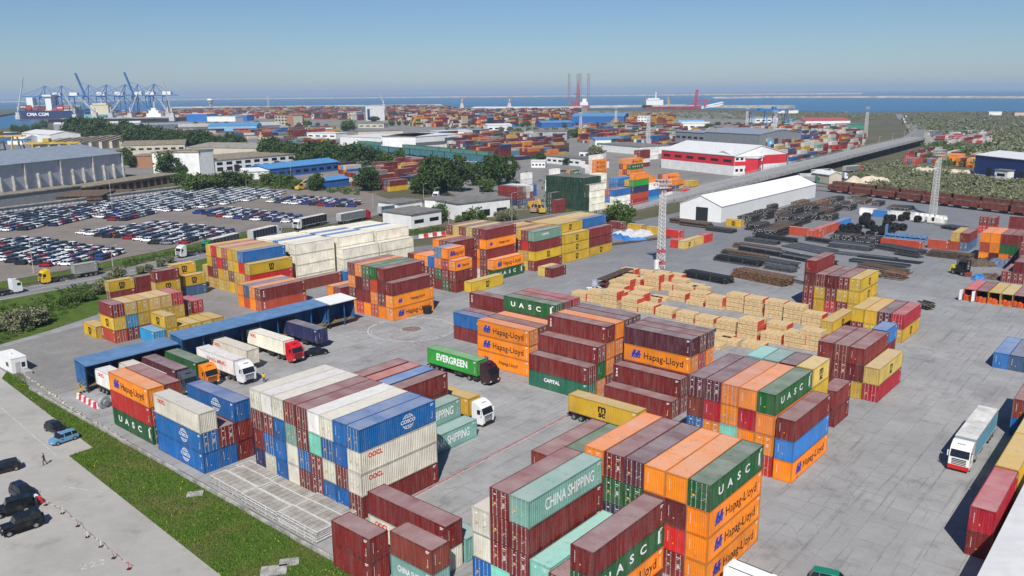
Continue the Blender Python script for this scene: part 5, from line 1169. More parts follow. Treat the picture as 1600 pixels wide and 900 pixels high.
# lattice masts
mWM=plain('mast white',(.62,.61,.59),.6,0,.08)
def mast(px,py,top,w,label,red=2,box=True,seg=1.1,th=.10,head=True):
    p=at(px,py); q=np.hypot(p[0],p[1]); r=empty('light_mast',(p[0],p[1],.05),R(20),label,'mast'); b=MB(); n=int(top/seg)
    for lv in range(n):
        z0,z1=lv*seg,(lv+1)*seg; f=lambda z:w*(1-.35*z/top)/2; mi=1 if red and (z0<5.6 and lv%3==1) else 0
        c0=[(s*f(z0),t*f(z0),z0) for s,t in ((-1,-1),(1,-1),(1,1),(-1,1))]; c1=[(s*f(z1),t*f(z1),z1) for s,t in ((-1,-1),(1,-1),(1,1),(-1,1))]
        for i in range(4): b.tube(c0[i],c1[i],th,4,mi); b.tube(c1[i],c1[(i+1)%4],th*.7,3,mi); b.tube(c0[i],c1[(i+1)%4],th*.7,3,mi); b.tube(c0[(i+1)%4],c1[i],th*.7,3,mi)
    b.build('tower',[mWM,mRW[1]],r)
    if head:
        b=MB(); h=1.9
        for z in (top,top+1.1,top+2.2):
            for s in (-1,1): b.tube((-h,s*h*.6,z),(h,s*h*.6,z),.07,4); b.tube((s*h,-h*.6,z),(s*h,h*.6,z),.07,4)
        for x in np.linspace(-h,h,5):
            for s in (-1,1): b.tube((x,s*h*.6,top),(x,s*h*.6,top+2.3),.05,4)
        b.box(-h,-h*.6,top-.1,h,h*.6,top-.04); b.build('platform',mWM,r); b=MB()
        for x in np.linspace(-h,h,5):
            for s in (-1,1): b.box(x-.22,s*h*.75-.12,top+.5,x+.22,s*h*.75+.12,top+.95)
        b.build('floodlights',plain('lamp housing',(.3,.3,.31),.4,.3,.1),r)
    if box: MB().box(-1.9,-.4,0,-.9,.4,2.6).build('cabinet',mWhiteP,r)
    return r
mast(1032,420,22.6,1.7,'tall white lattice floodlight mast with red bands, in the yard centre')
mast(1457,338,23.5,1.9,'white lattice floodlight mast at the right behind the coils',red=0,box=False)
# ---------------------------------------------------------------- vegetation
def leafmat(name,c0,c1):
    m,nt,b=newmat(name); vc=N(nt,'ShaderNodeVertexColor',layer_name='Col'); gi=N(nt,'ShaderNodeNewGeometry')
    s=N(nt,'ShaderNodeSeparateColor'); nt.links.new(vc.outputs[0],s.inputs[0])
    c=mixc(nt,s.outputs[0],c0,c1); c=mixc(nt,mmul(nt,gi.outputs['Random Per Island'],.5),c,tuple(x*1.5 for x in c1)); nt.links.new(c,b.inputs['Base Color']); b.inputs['Roughness'].default_value=.8; b.inputs['Specular IOR Level'].default_value=.15
    return m
mLeafD=leafmat('dark foliage',(.022,.045,.012),(.052,.085,.024)); mLeafM=leafmat('green foliage',(.04,.075,.015),(.08,.12,.03)); mLeafO=leafmat('olive grey foliage',(.11,.125,.065),(.19,.195,.115))
mBark=plain('bark',(.10,.08,.06),.9,0,.2)
def leaves(n_cl,per,rx,rz_,cz,size,seed,flat=1.0):
    r=np.random.default_rng(seed); V=[];Fc=[];Cc=[]
    for _ in range(n_cl):
        d=r.normal(size=3); d/=np.linalg.norm(d); q=r.uniform(.35,1)**.5; c=d*np.array([rx,rx,rz_])*q*(1+r.uniform(-.18,.18)); c[2]+=cz
        cr=rx*r.uniform(.22,.42); tone=r.uniform(0,1)
        P=r.normal(size=(per,3))*cr*.55; P+=c
        for p in P:
            a=r.normal(size=3);a/=np.linalg.norm(a); t=np.cross(a,r.normal(size=3)); t/=np.linalg.norm(t); u=np.cross(a,t); s=size*r.uniform(.6,1.3)
            k=len(V); V+=[tuple(p-t*s-u*s*.5),tuple(p+t*s-u*s*.5),tuple(p+t*s*.6+u*s*.7),tuple(p-t*s*.6+u*s*.7)]; Fc.append((k,k+1,k+2,k+3)); Cc.append(tone)
    return V,Fc,Cc
def leafmesh(name,args,mat):
    V,Fc,Cc=leaves(*args); me=bpy.data.meshes.new(name); me.from_pydata(V,[],Fc); me.materials.append(mat)
    ca=me.color_attributes.new('Col','FLOAT_COLOR','CORNER'); a=np.ones((len(Fc)*4,4),np.float32); a[:,:3]=np.repeat(np.array(Cc),4)[:,None]; ca.data.foreach_set('color',a.ravel()); return me
CROWN={k:[leafmesh('crown',(42,62,1.0,.95 if k!='tall' else 1.7,1.15 if k!='tall' else 1.9,.10,s+i*10),m) for i in range(3)] for k,m,s in (('dark',mLeafD,1),('mid',mLeafM,2),('olive',mLeafO,3),('tall',mLeafD,4))}
def trunk_mesh():
    b=MB(); b.tube((0,0,0),(0,0,.9),.07,6,r2=.045)
    for k in range(5): a=k*1.26; b.tube((0,0,.45+.08*k),(.5*math.cos(a),.5*math.sin(a),1.0+.1*k),.035,5,r2=.012)
    return b.build('trunk',mBark,mesh_only=True)
TRUNK=trunk_mesh()
def tree(px,py,hpx,kind,label,group=None,wide=1.0):
    p=at(px,py); H=hpx*mpp(px,py)*1.0; top={'dark':2.25,'mid':2.25,'olive':2.25,'tall':3.7}[kind]; s=H/top
    r=empty('tree' if H>4 else 'bush',(p[0],p[1],0),random.uniform(0,6.28),label,'tree' if H>4 else 'bush',group)
    o=inst('crown' if H>4 else 'foliage',random.choice(CROWN[kind]),r); o.scale=(s*wide,s*wide,s); o=inst('trunk' if H>4 else 'stem',TRUNK,r); o.scale=(s,s,s*(1 if kind!='tall' else 1.6)); return r
TR=[(266,274,34,'dark',1,'broad dark tree beside the white factory'),(284,277,18,'dark',1,'smaller dark tree right of the broad one by the factory'),(285,290,20,'mid',1.3,'round bush-like tree at the far corner of the car lot'),(305,300,26,'mid',1.4,'green bushy tree at the lot corner'),(330,296,22,'mid',1.6,'spreading green bush behind the car rows'),(360,292,24,'dark',1.3,'dark green bushy tree before the factory'),(382,290,20,'mid',1.4,'green bush at right of the factory hedge'),
 (198,258,24,'mid',1,'small tree behind the grey warehouse corner'),(208,262,18,'dark',1,'low dark tree beyond the warehouse end'),
 (420,290,20,'mid',1.5,'bush before the blue-walled shed'),(447,292,20,'mid',1.5,'second bush before the blue-walled shed'),(463,296,14,'mid',1.3,'small bush at the shed fence'),(493,298,26,'dark',1,'dark conical tree by the small blue roof'),(468,290,10,'mid',1.2,'low bush by yellow machines'),
 (580,262,32,'dark',1.1,'dark round tree by the wagons'),(575,298,36,'dark',1.05,'tall dark tree before the mixed containers'),(672,304,58,'dark',.75,'tallest dark tree left of the road trees'),(718,300,64,'tall',.8,'tall dark tree in the middle of the road trees'),(697,298,50,'dark',.9,'dark tree between the two tall ones'),(745,290,36,'dark',.8,'dark tree behind the tall ones'),(772,290,48,'dark',.85,'wide dark tree at right of the group'),(795,288,50,'tall',1.0,'tall dark tree at the right end of the road trees'),(655,302,26,'mid',1.1,'small green tree below the tall ones'),(760,300,22,'mid',1.2,'small green tree at the road'),
 (688,345,28,'mid',1.0,'round green tree between the white road offices'),(742,352,27,'mid',1.1,'round green tree beside the second white office'),(720,352,16,'mid',1.2,'pale bush between the road offices'),(782,345,16,'olive',1.3,'grey green bush by lamp post'),(797,344,20,'olive',1.2,'olive bush right of white office'),(968,350,34,'mid',1.25,'big round green bush behind the yellow wall'),(950,345,18,'olive',1.3,'olive bush beside the round green one'),(978,352,16,'mid',1.1,'small bush right of the round green one'),
 (600,250,14,'olive',1,'bare looking pale tree at the white logistics hall'),(625,252,20,'mid',.9,'narrow green tree in front of white hall'),(480,198,10,'mid',1.4,'small tree left of the office tower'),(445,192,12,'mid',1.2,'green tree before the beige office'),(545,205,16,'mid',1.5,'green tree cluster before the tower'),(585,190,8,'dark',2,'dark hedge at the tower foot'),
 (845,252,14,'dark',1.2,'dark tree before the low white building'),(888,258,12,'dark',1.4,'dark hedge tree right of the low white building'),(930,250,22,'olive',1.1,'pale spring tree right of the white building'),(975,228,12,'mid',1.6,'green trees behind the mixed stacks'),(900,215,14,'mid',1.6,'green bushes near the grey hall'),(808,212,10,'mid',1.8,'green bushes left of grey hall'),
 (1010,170,7,'mid',2,'trees by the harbour edge'),(1108,205,12,'mid',1.5,'pale green tree at the blue yard'),(1150,206,8,'mid',2,'low trees by the grey hall')]
for x,y,h,k,wd,lb in TR: tree(x,y,h,k,lb,None,wd)
def treerow(x0,y0,x1,y1,n,h,kind,lb,grp):
    for i in range(n):
        t=(i+.5)/n; tree(x0+(x1-x0)*t+random.uniform(-3,3),y0+(y1-y0)*t+random.uniform(-1,1),h*random.uniform(.8,1.15),kind,lb,grp,random.uniform(.9,1.25))
treerow(112,216,262,236,22,30,'dark','dark tree in the thick belt left of the saw-tooth roofs','trees of the left belt')
treerow(262,232,380,238,17,26,'dark','dark tree in the belt behind the white factory','trees of the belt behind the factory')
treerow(418,254,560,264,18,34,'dark','dark tree in the belt right of the factory','trees of the middle belt')
treerow(545,262,610,262,5,22,'mid','green tree at the right end of the middle belt','trees at the belt end')
treerow(20,210,75,200,6,10,'mid','small tree at the water edge on the left','trees at the water edge')
treerow(930,196,1240,200,10,6,'mid','low tree in the far port greenery','far port trees')
treerow(60,505,0,520,3,26,'olive','grey green willow bush beside the road at far left','bushes at left of road'); treerow(20,520,75,505,4,30,'olive','large pale willow bush at the left edge below the road','large willow bushes')
treerow(95,478,150,470,4,16,'mid','dark green bush on the roadside slope','slope bushes'); treerow(150,465,190,432,4,20,'olive','pale bush at the roadside by the short stacks','pale bushes by short stacks'); treerow(210,432,275,408,4,12,'olive','low pale bush along the road','low roadside bushes')
tree(140,424,18,'dark','dark bush under the yellow lorry trailer',None,1.3)
def scrub(name,poly,n,size,kind,label,seed,per=50,hs=(.5,1.1)):
    P=pxpoly(poly); rr=np.random.default_rng(seed); V=[];Fc=[];Cc=[]; base=[leaves(7,per//5,1.0,.6,.45,.16,seed*7+i) for i in range(6)]
    out=[];cnt=0; pys=[q[1] for q in poly]; pxs=[q[0] for q in poly]; cols=[]; Vs=[];Fs=[];k=0
    while cnt<n:
        u=rr.uniform(min(pxs),max(pxs)); v=rr.uniform(min(pys),max(pys))
        if not inpoly(u,v,poly): continue
        p=at(u,v); s=size*rr.uniform(*hs)*(1+.6*(rr.random()<.1)); bv=base[rr.integers(6)]; a=rr.uniform(0,6.28); c_,s_=math.cos(a),math.sin(a)
        arr=np.array(bv[0])*s*np.array([1.15,1.15,1.0]); x=arr[:,0]*c_-arr[:,1]*s_+p[0]; y=arr[:,0]*s_+arr[:,1]*c_+p[1]
        Vs.append(np.stack([x,y,arr[:,2]],1)); Fs.append(np.array(bv[1])+k); k+=len(arr); tone=rr.uniform(0,1); cols.append(np.clip(np.array(bv[2])*.5+tone*.5,0,1)); cnt+=1
    me=bpy.data.meshes.new(name); me.from_pydata(np.concatenate(Vs).tolist(),[],np.concatenate(Fs).tolist()); me.materials.append({'olive':mLeafO,'mid':mLeafM,'dark':mLeafD}[kind])
    ca=me.color_attributes.new('Col','FLOAT_COLOR','CORNER'); cc_=np.repeat(np.concatenate(cols),4); a=np.ones((len(cc_),4),np.float32); a[:,:3]=cc_[:,None]; ca.data.foreach_set('color',a.ravel())
    return ident(inst(name,me),label,'scrub',kind='stuff')
scrub('shrubland',[(1405,255),(1330,262),(1355,290),(1420,302),(1500,315),(1700,345),(1700,285),(1520,283),(1500,268)],1500,2.2,'olive','grey green scrub beyond the train of open wagons',5)
scrub('shrubland',[(1440,215),(1420,205),(1415,190),(1430,178),(1600,175),(1800,178),(1800,280),(1600,262),(1520,262),(1490,240),(1560,225),(1540,210)],2600,3.8,'olive','far olive scrub woodland at the right up to the sea',6)
scrub('shrubland',[(1450,250),(1480,262),(1530,262),(1560,240),(1500,225),(1440,228)],0+120,3.5,'mid','greener bushes around the parked trailers at right',7)
scrub('shrubland',[(1140,176),(1000,175),(900,178),(1100,186),(1300,190),(1395,186),(1395,178),(1240,180)],500,4.0,'olive','distant scrub strip along the shore',8)
scrub('shrubland',[(620,364),(700,357),(770,346),(770,352),(690,364),(640,370)],260,1.0,'mid','hedge along the road under the white offices',9,20)
scrub('shrubland',[(290,300),(400,286),(480,290),(560,300),(560,306),(480,298),(400,294),(300,308)],160,1.6,'mid','weeds at the back fence of the car lot',10)
scrub('shrubland',[(0,470),(0,540),(45,520),(150,466),(165,446),(110,448),(40,480)],260,.8,'mid','rough weeds on the roadside slope at left',12)
scrub('shrubland',[(190,412),(400,366),(400,370),(300,392),(195,420)],160,.7,'mid','weeds along the car lot fence',13)
scrub('shrubland',[(600,268),(760,270),(900,262),(1000,340),(960,345),(820,330),(640,300)],140,1.4,'mid','scattered bushes around the back road',14)
# ---------------------------------------------------------------- far container yards (uncountable mass)
FP=[('M',34),('t',18),('K',10),('o',8),('O',7),('Y',7),('y',7),('B',6),('b',4),('N',6),('W',10),('V',6),('g',4),('G',4),('C',3),('R',2),('S',4),('X',6)]
fp=[c for c,n_ in FP for _ in range(n_)]
def far_yard(poly,tmax,seed,rz=YAW,gapx=13.4,lane=16,rows=5,skip=.1,pal=None,tmin=1):
    rr=random.Random(seed); P=pxpoly(poly); c,s=math.cos(rz),math.sin(rz); us=[p[0]*c+p[1]*s for p in P]; vs_=[-p[0]*s+p[1]*c for p in P]; v=min(vs_); k=0; pp=pal or fp
    while v<max(vs_):
        u=min(us)
        while u<max(us):
            base=rr.randint(tmin,tmax); colb=rr.choice(pp)
            for r in range(rows):
                uu,vv=u,v+r*2.55; x,y=uu*c-vv*s,uu*s+vv*c
                if inpoly(x,y,P) and rr.random()>skip:
                    nt_=max(1,min(tmax,base+rr.choice((-1,0,0,1))))
                    for t in range(nt_):
                        cc_=PAL[colb if rr.random()<.35 else rr.choice(pp)]; q=rr.uniform(.6,.95)
                        FARC.add(far_box_mesh(12.19,2.6),mat_of((x,y,.05+t*2.62),rz+math.pi*(rr.random()<.5)),tuple(min(1,e*q) for e in cc_),AMAP); k+=1
            u+=gapx
        v+=rows*2.55+lane
    return k
K=0
K+=far_yard([(270,184),(300,176),(420,173),(560,172),(565,188),(480,186),(420,186),(350,180),(330,186)],5,1)
K+=far_yard([(605,172),(700,173),(715,179),(905,179),(905,188),(860,192),(800,199),(650,198),(630,190),(605,188)],6,2,lane=9)
K+=far_yard([(275,206),(400,204),(520,205),(528,214),(420,218),(300,215)],3,3)
K+=far_yard([(685,222),(760,216),(830,222),(885,228),(880,242),(820,250),(770,250),(700,234)],4,4,lane=7)
K+=far_yard([(910,205),(1000,202),(1060,205),(1075,222),(1030,235),(960,232),(908,222)],4,5,lane=8)
K+=far_yard([(1205,205),(1320,207),(1350,222),(1330,242),(1280,250),(1215,262),(1200,240)],4,6,lane=8,pal=fp+['V','W']*24)
K+=far_yard([(940,188),(1050,184),(1055,192),(960,197)],4,7,lane=8,pal=['Y','Y','y','M','o'])
K+=far_yard([(1080,202),(1200,198),(1200,208),(1090,212)],2,8)
K+=far_yard([(540,252),(640,275),(650,290),(600,300),(560,290),(540,268)],2,9,lane=10)
K+=far_yard([(600,266),(680,262),(700,285),(640,292)],3,10,lane=7,pal=['M','t','K','M','Y','o'])
K+=far_yard([(1430,238),(1500,242),(1560,246),(1520,262),(1440,254)],2,11,lane=10)
K+=far_yard([(1470,215),(1560,208),(1545,222),(1480,226)],1,12,lane=10,pal=['V','W','C','M'])
K+=far_yard([(420,222),(500,221),(520,228),(440,230)],2,13)
K+=far_yard([(1000,212),(1060,212),(1070,225),(1010,226)],4,14,lane=6,pal=['W','V','g','M'])
print('far boxes',K)
# mixed stacks of the middle distance, one by one
def midstack(px,py,rows,L=12.19,T=2.75,axis='a',name='',pitch=2.5):
    p=at(px,py); a_=p[0]*E1[0]+p[1]*E1[1]; b_=p[0]*E2[0]+p[1]*E2[1]; block(name,a_,b_,rows,L,T,axis,pitch)
midstack(920,331,['Dn Dn Dn Dn','Dn Dn Dn Dn Dn','Dn Dn Dn Dn Dn','Dn Dn Dn Dn Dn','Dn Dn Dn Dn Dn','Dn Dn Dn Dn Dn','Dn Dn Dn Dn Dn','Dn Dn Dn Dn Dn','Dn Dn Dn Dn Dn'],name='dark green wall of containers by the bush')
midstack(921,331,['wd wd wd wd'],name='cream stack beside dark green wall')
midstack(935,322,['wd wd wd wd wd','wd wd wd wd wd'],L=6.06,name='high cream stack behind the first')
midstack(870,334,['Mn Mn','Dd Dd Dd'],L=6.06,name='small maroon pair before the dark green wall')
midstack(811,322,['Nd Md Md','Sd Md Xd','Bd Wd Wd','Rd Md Vd'],L=12.19,axis='b',name='maroon over navy stack by the white office')
midstack(832,326,['Yn'],L=6.06,name='yellow lone container by reach stacker'); midstack(826,308,['Bd Bd','Vd Vd Vd Vd'],L=6.06,name='small blue pair before white stack')
midstack(960,328,['Vd Vd Bn','Wd Bd od'],name='white lettered pair below the blue one'); midstack(965,318,['Nd Bd Zd Zd','Md Gd Bd Zd'],name='blue high stack behind cream')
midstack(990,322,['Cd on Nd Ed Od','Rd Md Nd Yd'],name='stack with bright green container'); midstack(1008,318,['Td Bn Vn','Od Od Od Od'],name='light stack with white top by the flyover'); midstack(985,290,['Bd Md Od Gdu Odh','Od Od Md On Od','Md Od Od Md Od'],name='orange and green high stacks')
midstack(1030,312,['Vd Md','Wd Md Md'],name='white over maroon near the flyover'); midstack(1048,300,['Sd Od','Md Sd Odh','Nd Nd Md'],name='orange lettered top by red hall'); midstack(1068,306,['Rd','Gd'],L=6.06,name='little red one before yellow pair'); midstack(1082,301,['od Yd','od Yd','Yd'],L=6.06,name='yellow over brick short pair'); 
midstack(896,282,['Rd Gdu','od Od'],L=6.06,name='green lettered pair behind dark wall'); midstack(930,272,['Odh Odh Odh','Vd Vd Vd Vd','Vd Vd Md'],name='orange lettered and white stacks by low office'); midstack(1000,262,['Md Vd Md Md','Md Od Od Md'],name='maroon tops behind orange ones'); midstack(870,300,['Vd Vd Vd','Vd Vd Vd Vd','Vd Vd'],L=6.06,name='white stack behind the dark wall'); midstack(1015,250,['Vd Vd Vd','Vd Wd Vd'],name='white stacks left of the red hall')
midstack(760,285,['Bd Zd'],name='blue sheds near trees')
midstack(595,276,['Md Md','Wd Cd'],name='red row near the tall tree'); midstack(632,282,['Md Rd Md','Rd Yd Yd'],name='maroon and yellow stack behind trees'); midstack(610,300,['Yn Md','Md Nd'],name='yellow pair near the round tree'); midstack(655,285,['Md Md Md','Md Md'],name='tall maroon stack behind trees')
midstack(1430,262,['od od','Md Sd','Md Rd'],name='mixed pair beyond the scrub'); midstack(1530,262,['Od Yd','Od Yd','On Od'],name='orange stack by blue hall'); midstack(1500,255,['On On','On On','Md On'],name='orange roofs near blue hall'); midstack(1420,248,['Rd Md'],name='small red stack near flyover end')
midstack(1530,225,['Cn'],name='lone red trailer box in the scrub')
# ---------------------------------------------------------------- buildings
def wallmat(c,name): return plain('wall '+name,c,.8,0,.06,.35)
def building(name,p0,p1,H,D,wall,roof,label,rooftype='gable',rise=2.0,cat='building',bands=(),windows=0,wz=(.35,.6),z=0,base=None,doors=0,overhang=.4,buttress=0,back=True,winmat=None):
    A=np.array(at(*p0));B=np.array(at(*p1)); L=float(np.linalg.norm(B-A)); rz=math.atan2(B[1]-A[1],B[0]-A[0]); r=empty(name,(A[0],A[1],z),rz,label,cat)
    b=MB()
    if rooftype=='gable': b.prism([(0,0),(D,0),(D,H),(D/2,H+rise),(0,H)],'x',0,L)
    else: b.box(0,0,0,L,D,H)
    b.build('walls',wall,r)
    b=MB(); o=overhang
    if rooftype=='gable':
        for s0,s1 in (((-o,H-.15),(D/2,H+rise)),((D/2,H+rise),(D+o,H-.15))):
            b.add([(-o,s0[0],s0[1]+.05),(L+o,s0[0],s0[1]+.05),(L+o,s1[0],s1[1]+.05),(-o,s1[0],s1[1]+.05),(-o,s0[0],s0[1]+.35),(L+o,s0[0],s0[1]+.35),(L+o,s1[0],s1[1]+.35),(-o,s1[0],s1[1]+.35)],[(3,2,1,0),(4,5,6,7),(0,1,5,4),(1,2,6,5),(2,3,7,6),(3,0,4,7)])
    else: b.box(-o,-o,H+.003,L+o,D+o,H+.45)
    rf=b.build('roof',roof,r)
    for i,(z0,z1,m) in enumerate(bands): MB().box(.05,-.06,z0,L-.05,-.004,z1).build('wall_band',m,r); MB().box(L+.004,.05,z0,L+.06,D-.05,z1).build('wall_band',m,r)
    if windows:
        rowsw=wz if isinstance(wz[0],tuple) else (wz,)
        for lo,hi in rowsw:
            for i in range(windows):
                x0=(i+.2)*L/windows; x1=(i+.8)*L/windows; MB().box(x0,-.09,H*lo,x1,-.003,H*hi).build('window',winmat or mGlass,r)
    for i in range(doors):
        x0=L*(i+.5)/doors-2; MB().box(x0,-.10,0,x0+4,-.002,min(H*.6,4.5)).build('door',mGlassD,r)
    for i in range(buttress):
        x=L*i/(buttress-1); b=MB(); tall=i%3==0; b.box(x-.5,-1.6 if not tall else -1.2,0,x+.5,-.01,H*.6 if not tall else H*.97); b.build('buttress',mLC,r)
    return r
mGlassD=plain('dark opening',(.02,.022,.025),.7,0,.05); mLC=plain('light concrete',(.42,.41,.39),.85,0,.2,.5)
mGreyW=wallmat((.30,.31,.33),'grey'); mWhiteW=wallmat((.76,.76,.74),'white'); mBeige=wallmat((.52,.47,.38),'beige'); mBlueW=wallmat((.03,.11,.33),'blue'); mLB=wallmat((.22,.42,.62),'light blue'); mRedW=wallmat((.60,.03,.05),'red'); mBrick=wallmat((.34,.17,.10),'brick'); mDG=wallmat((.14,.15,.17),'dark grey')
mRoofG=plain('grey sheet roof',(.27,.31,.36),.5,.1,.1,.3); mRoofW=plain('white sheet roof',(.68,.68,.67),.5,0,.06,.5); mRoofT=plain('tan roofing',(.27,.23,.17),.9,0,.25,.4); mRoofB=plain('blue sheet roof',(.09,.27,.52),.5,0,.1,.5); mRoofD=plain('dark roofing',(.20,.19,.18),.9,0,.2,.5); mRoofR=plain('red sheet roof',(.42,.09,.09),.6,0,.1,.5)
building('warehouse',(-165,328),(193,277),14.5,60,wallmat((.50,.50,.51),'pale grey'),mRoofG,'huge grey warehouse with pale blue grey roof and rows of buttresses','gable',5,buttress=19,overhang=1)
building('storage_shed',(-60,335),(128,309),5.5,10,plain('ribbed grey metal',(.33,.33,.34),.6,.1,.12,1),mRoofT,'long low grey shed with tan roof in front of the huge warehouse','flat')
building('open_shed',(128,309),(282,284),4.5,14,mBrick,mRoofT,'tan roofed open shed right of the low grey shed','flat',windows=14,wz=(.05,.8),winmat=mGlassD)
building('perimeter_wall',(-80,347),(285,300),2.8,.4,mLC,mLC,'pale concrete perimeter wall with white stripes behind the car lot','flat',cat='wall',windows=52,wz=(.35,.6),winmat=plain('white stripe',(.72,.71,.69),.7,0,.05))
building('factory',(281,272.5),(313,274),15,12,mWhiteW,mRoofT,'white four-storey factory block with tan roof','flat',windows=1,wz=((.12,.22),(.36,.46),(.6,.7),(.82,.9)),winmat=mGlassD)
building('factory',(313.5,274),(336,269),14,30,mWhiteW,mRoofT,'white stair end of the factory with small windows','flat',windows=1,wz=((.2,.32),(.5,.62),(.78,.9)))
building('factory_hall',(337,271),(462,259),8,45,mWhiteW,mRoofT,'long low white factory hall with band windows','flat',windows=9,wz=((.15,.45),(.62,.85)),doors=2)
building('shed',(421,279),(531,266),5.5,20,mBlueW,mRoofB,'long blue-walled shed with light blue roof','gable',2,windows=9,wz=(.3,.6))
building('canopy_shed',(499,296),(546,290),4,10,mBlueW,mRoofB,'small blue-roofed shed near the lot','gable',1.2)
building('annex',(380,281),(421,279),4.5,14,mWhiteW,mRoofW,'white annex left of the blue-walled shed','gable',1.5)
building('road_office',(643,358),(690,350),5.2,16,mWhiteW,mRoofD,'white flat office by the road bend','flat',windows=2,wz=(.35,.6)); building('road_office',(622,336),(660,330),4.5,12,mWhiteW,mRoofD,'small white office behind the first one','flat',windows=2)
building('road_office',(716,345),(797,335),6.5,16,mWhiteW,mRoofD,'long white office right of round green trees','flat',windows=3,wz=(.1,.5)); building('road_office',(664,330),(715,345-12),5,10,mWhiteW,mRoofD,'white low building between the road trees','flat')
building('logistics_hall',(532,228),(596,231),9,50,mWhiteW,mRoofW,'white logistics hall, left box','flat'); building('logistics_hall',(596,233),(650,236),12,55,mWhiteW,mRoofW,'white logistics hall with dark window band','flat',bands=((4,7,mDG),)); building('logistics_office',(650,236),(681,229),12,30,mWhiteW,mRoofD,'dark glazed office end of the logistics hall','flat',bands=((1,7.5,mDG),))
tw=building('office_tower',(572,188.5),(585,189),27,22,mWhiteW,mRoofW,'tall white office tower, left part','flat',windows=1,wz=(.05,.78),winmat=plain('blue glazing',(.03,.07,.15),.1,0,.1)); building('office_tower',(584,189),(600,188.5),22,20,mWhiteW,mRoofW,'white office tower with blue glass corner, right part','flat',windows=2,wz=(.06,.9),winmat=plain('blue glazing',(.03,.07,.15),.1,0,.1))
building('office_block',(430,196),(460,197),16,16,mBeige,mRoofT,'beige three-storey office block','flat',windows=6,wz=((.15,.3),(.45,.6),(.75,.9))); building('office_block',(459,197),(476,196),17,14,mBrick,mRoofT,'brick end of the beige office block','flat',windows=3,wz=((.15,.3),(.45,.6),(.75,.9)))
rh=building('red_hall',(1033,262),(1146,275),11.5,42,mWhiteW,mRoofW,'white roofed hall with red upper walls and black vents','gable',5,bands=((5.8,11.0,mRedW),),windows=6,wz=(.66,.8),winmat=mBlk)
building('hall_office',(1147,275),(1190,273),11,24,mWhiteW,mRoofW,'white office end of the red hall','gable',2.5,bands=((5.8,8.2,mRedW),),windows=6,wz=((.22,.36),(.82,.94))); building('hall_wing',(1183,275),(1206,266),10,14,mRedW,mRoofW,'red wing of the hall by the flyover','flat',windows=3,wz=(.35,.55))
building('grey_hall',(1055,226),(1150,234),12,40,wallmat((.24,.26,.28),'slate'),mRoofG,'grey hall left part behind the red hall','flat',windows=10,wz=(.55,.7)); gh=building('grey_hall',(1100,232),(1186,238),14,50,wallmat((.2,.215,.235),'slate dark'),mRoofG,'grey hall with blue star sign','gable',3)
b=MB(); b.box(0,-.12,0,6.5,-.005,6.0); sg=b.build('sign',plain('sign blue',(.10,.42,.62),.5,0,0),gh); sg.location=(68,0,5); b=MB()
for k in range(7): a=math.pi/2+k*2*math.pi/7; b.add([(3.25+2.3*math.cos(a),-.16,3+2.3*math.sin(a)),(3.25+.8*math.cos(a+.45),-.16,3+.8*math.sin(a+.45)),(3.25,-.16,3),(3.25+.8*math.cos(a-.45),-.16,3+.8*math.sin(a-.45))],[(0,1,2,3)])
b.build('star',mWhiteL,sg)
building('blue_roof_hall',(893,196),(975,196),13,70,mBlueW,mRoofB,'wide blue-roofed open hall','gable',4,doors=5); building('blue_sheds',(846,200),(895,199),7,30,mBlueW,mRoofB,'lower blue sheds left of blue-roofed hall','gable',2); building('white_office',(996,196),(1015,196),13,20,mWhiteW,mRoofW,'white office beside the blue-roofed hall','flat',windows=4,wz=((.2,.3),(.5,.6),(.8,.9)))
building('terminal_shed',(735,178),(905,178.5),13,50,mBeige,mRoofW,'very long pale terminal shed by the water','gable',3); building('grey_building',(822,219),(886,219),9,28,mGreyW,mRoofD,'grey flat building with small windows','flat',windows=5,wz=(.6,.75)); building('low_building',(854,255),(906,260),5,14,mWhiteW,mRoofD,'low white building with small square windows','flat',windows=6,wz=(.35,.6)); building('low_building',(908,262),(932,264),5,12,mWhiteW,mRoofD,'second low white building beside pale tree','flat')
building('blue_hall',(1521,272),(1680,294),11,30,plain('navy wall',(.02,.05,.2),.5,0,.1),mRoofW,'navy blue hall with white roof at the right edge','gable',2,bands=((0,.4,mWhiteW),),doors=3); building('site_hut',(1553,280),(1573,282),5,5,mWhiteW,mRoofD,'small white hut before the navy blue hall','flat',windows=1,wz=(.4,.7))
building('red_roof_hall',(1258,200),(1328,199),9,40,mWhiteW,mRoofR,'red-roofed white hall beyond the far stacks','gable',3); building('blue_tent',(1233,197),(1254,197),7,20,mLB,mRoofB,'small blue-roofed shed left of the red-roofed hall','gable',2); building('green_shed',(1322,202),(1350,201),6,20,wallmat((.05,.25,.18),'green'),mRoofD,'dark green shed beside the red-roofed hall','flat')
building('silo_shed',(292,190),(324,190),14,30,plain('bright blue wall',(.03,.16,.5),.6,0,.1),mRoofW,'bright blue warehouse by the quay','flat'); building('silo_shed',(367,189),(386,189),11,25,plain('bright blue wall',(.03,.16,.5),.6,0,.1),mRoofW,'smaller bright blue warehouse by the quay','flat'); building('white_shed',(324,190),(368,190),9,25,mWhiteW,mRoofW,'white shed between the two bright blue ones','flat')
building('round_roof_shed',(280,210),(440,206),9,60,mDG,plain('pale vaulted roof',(.46,.45,.42),.8,0,.2,.4),'long grey sheds with pale vaulted roofs','gable',3); building('blue_shed',(326,211),(402,210),11,30,mLB,mRoofB,'light blue shed before the vaulted roofs','gable',3)
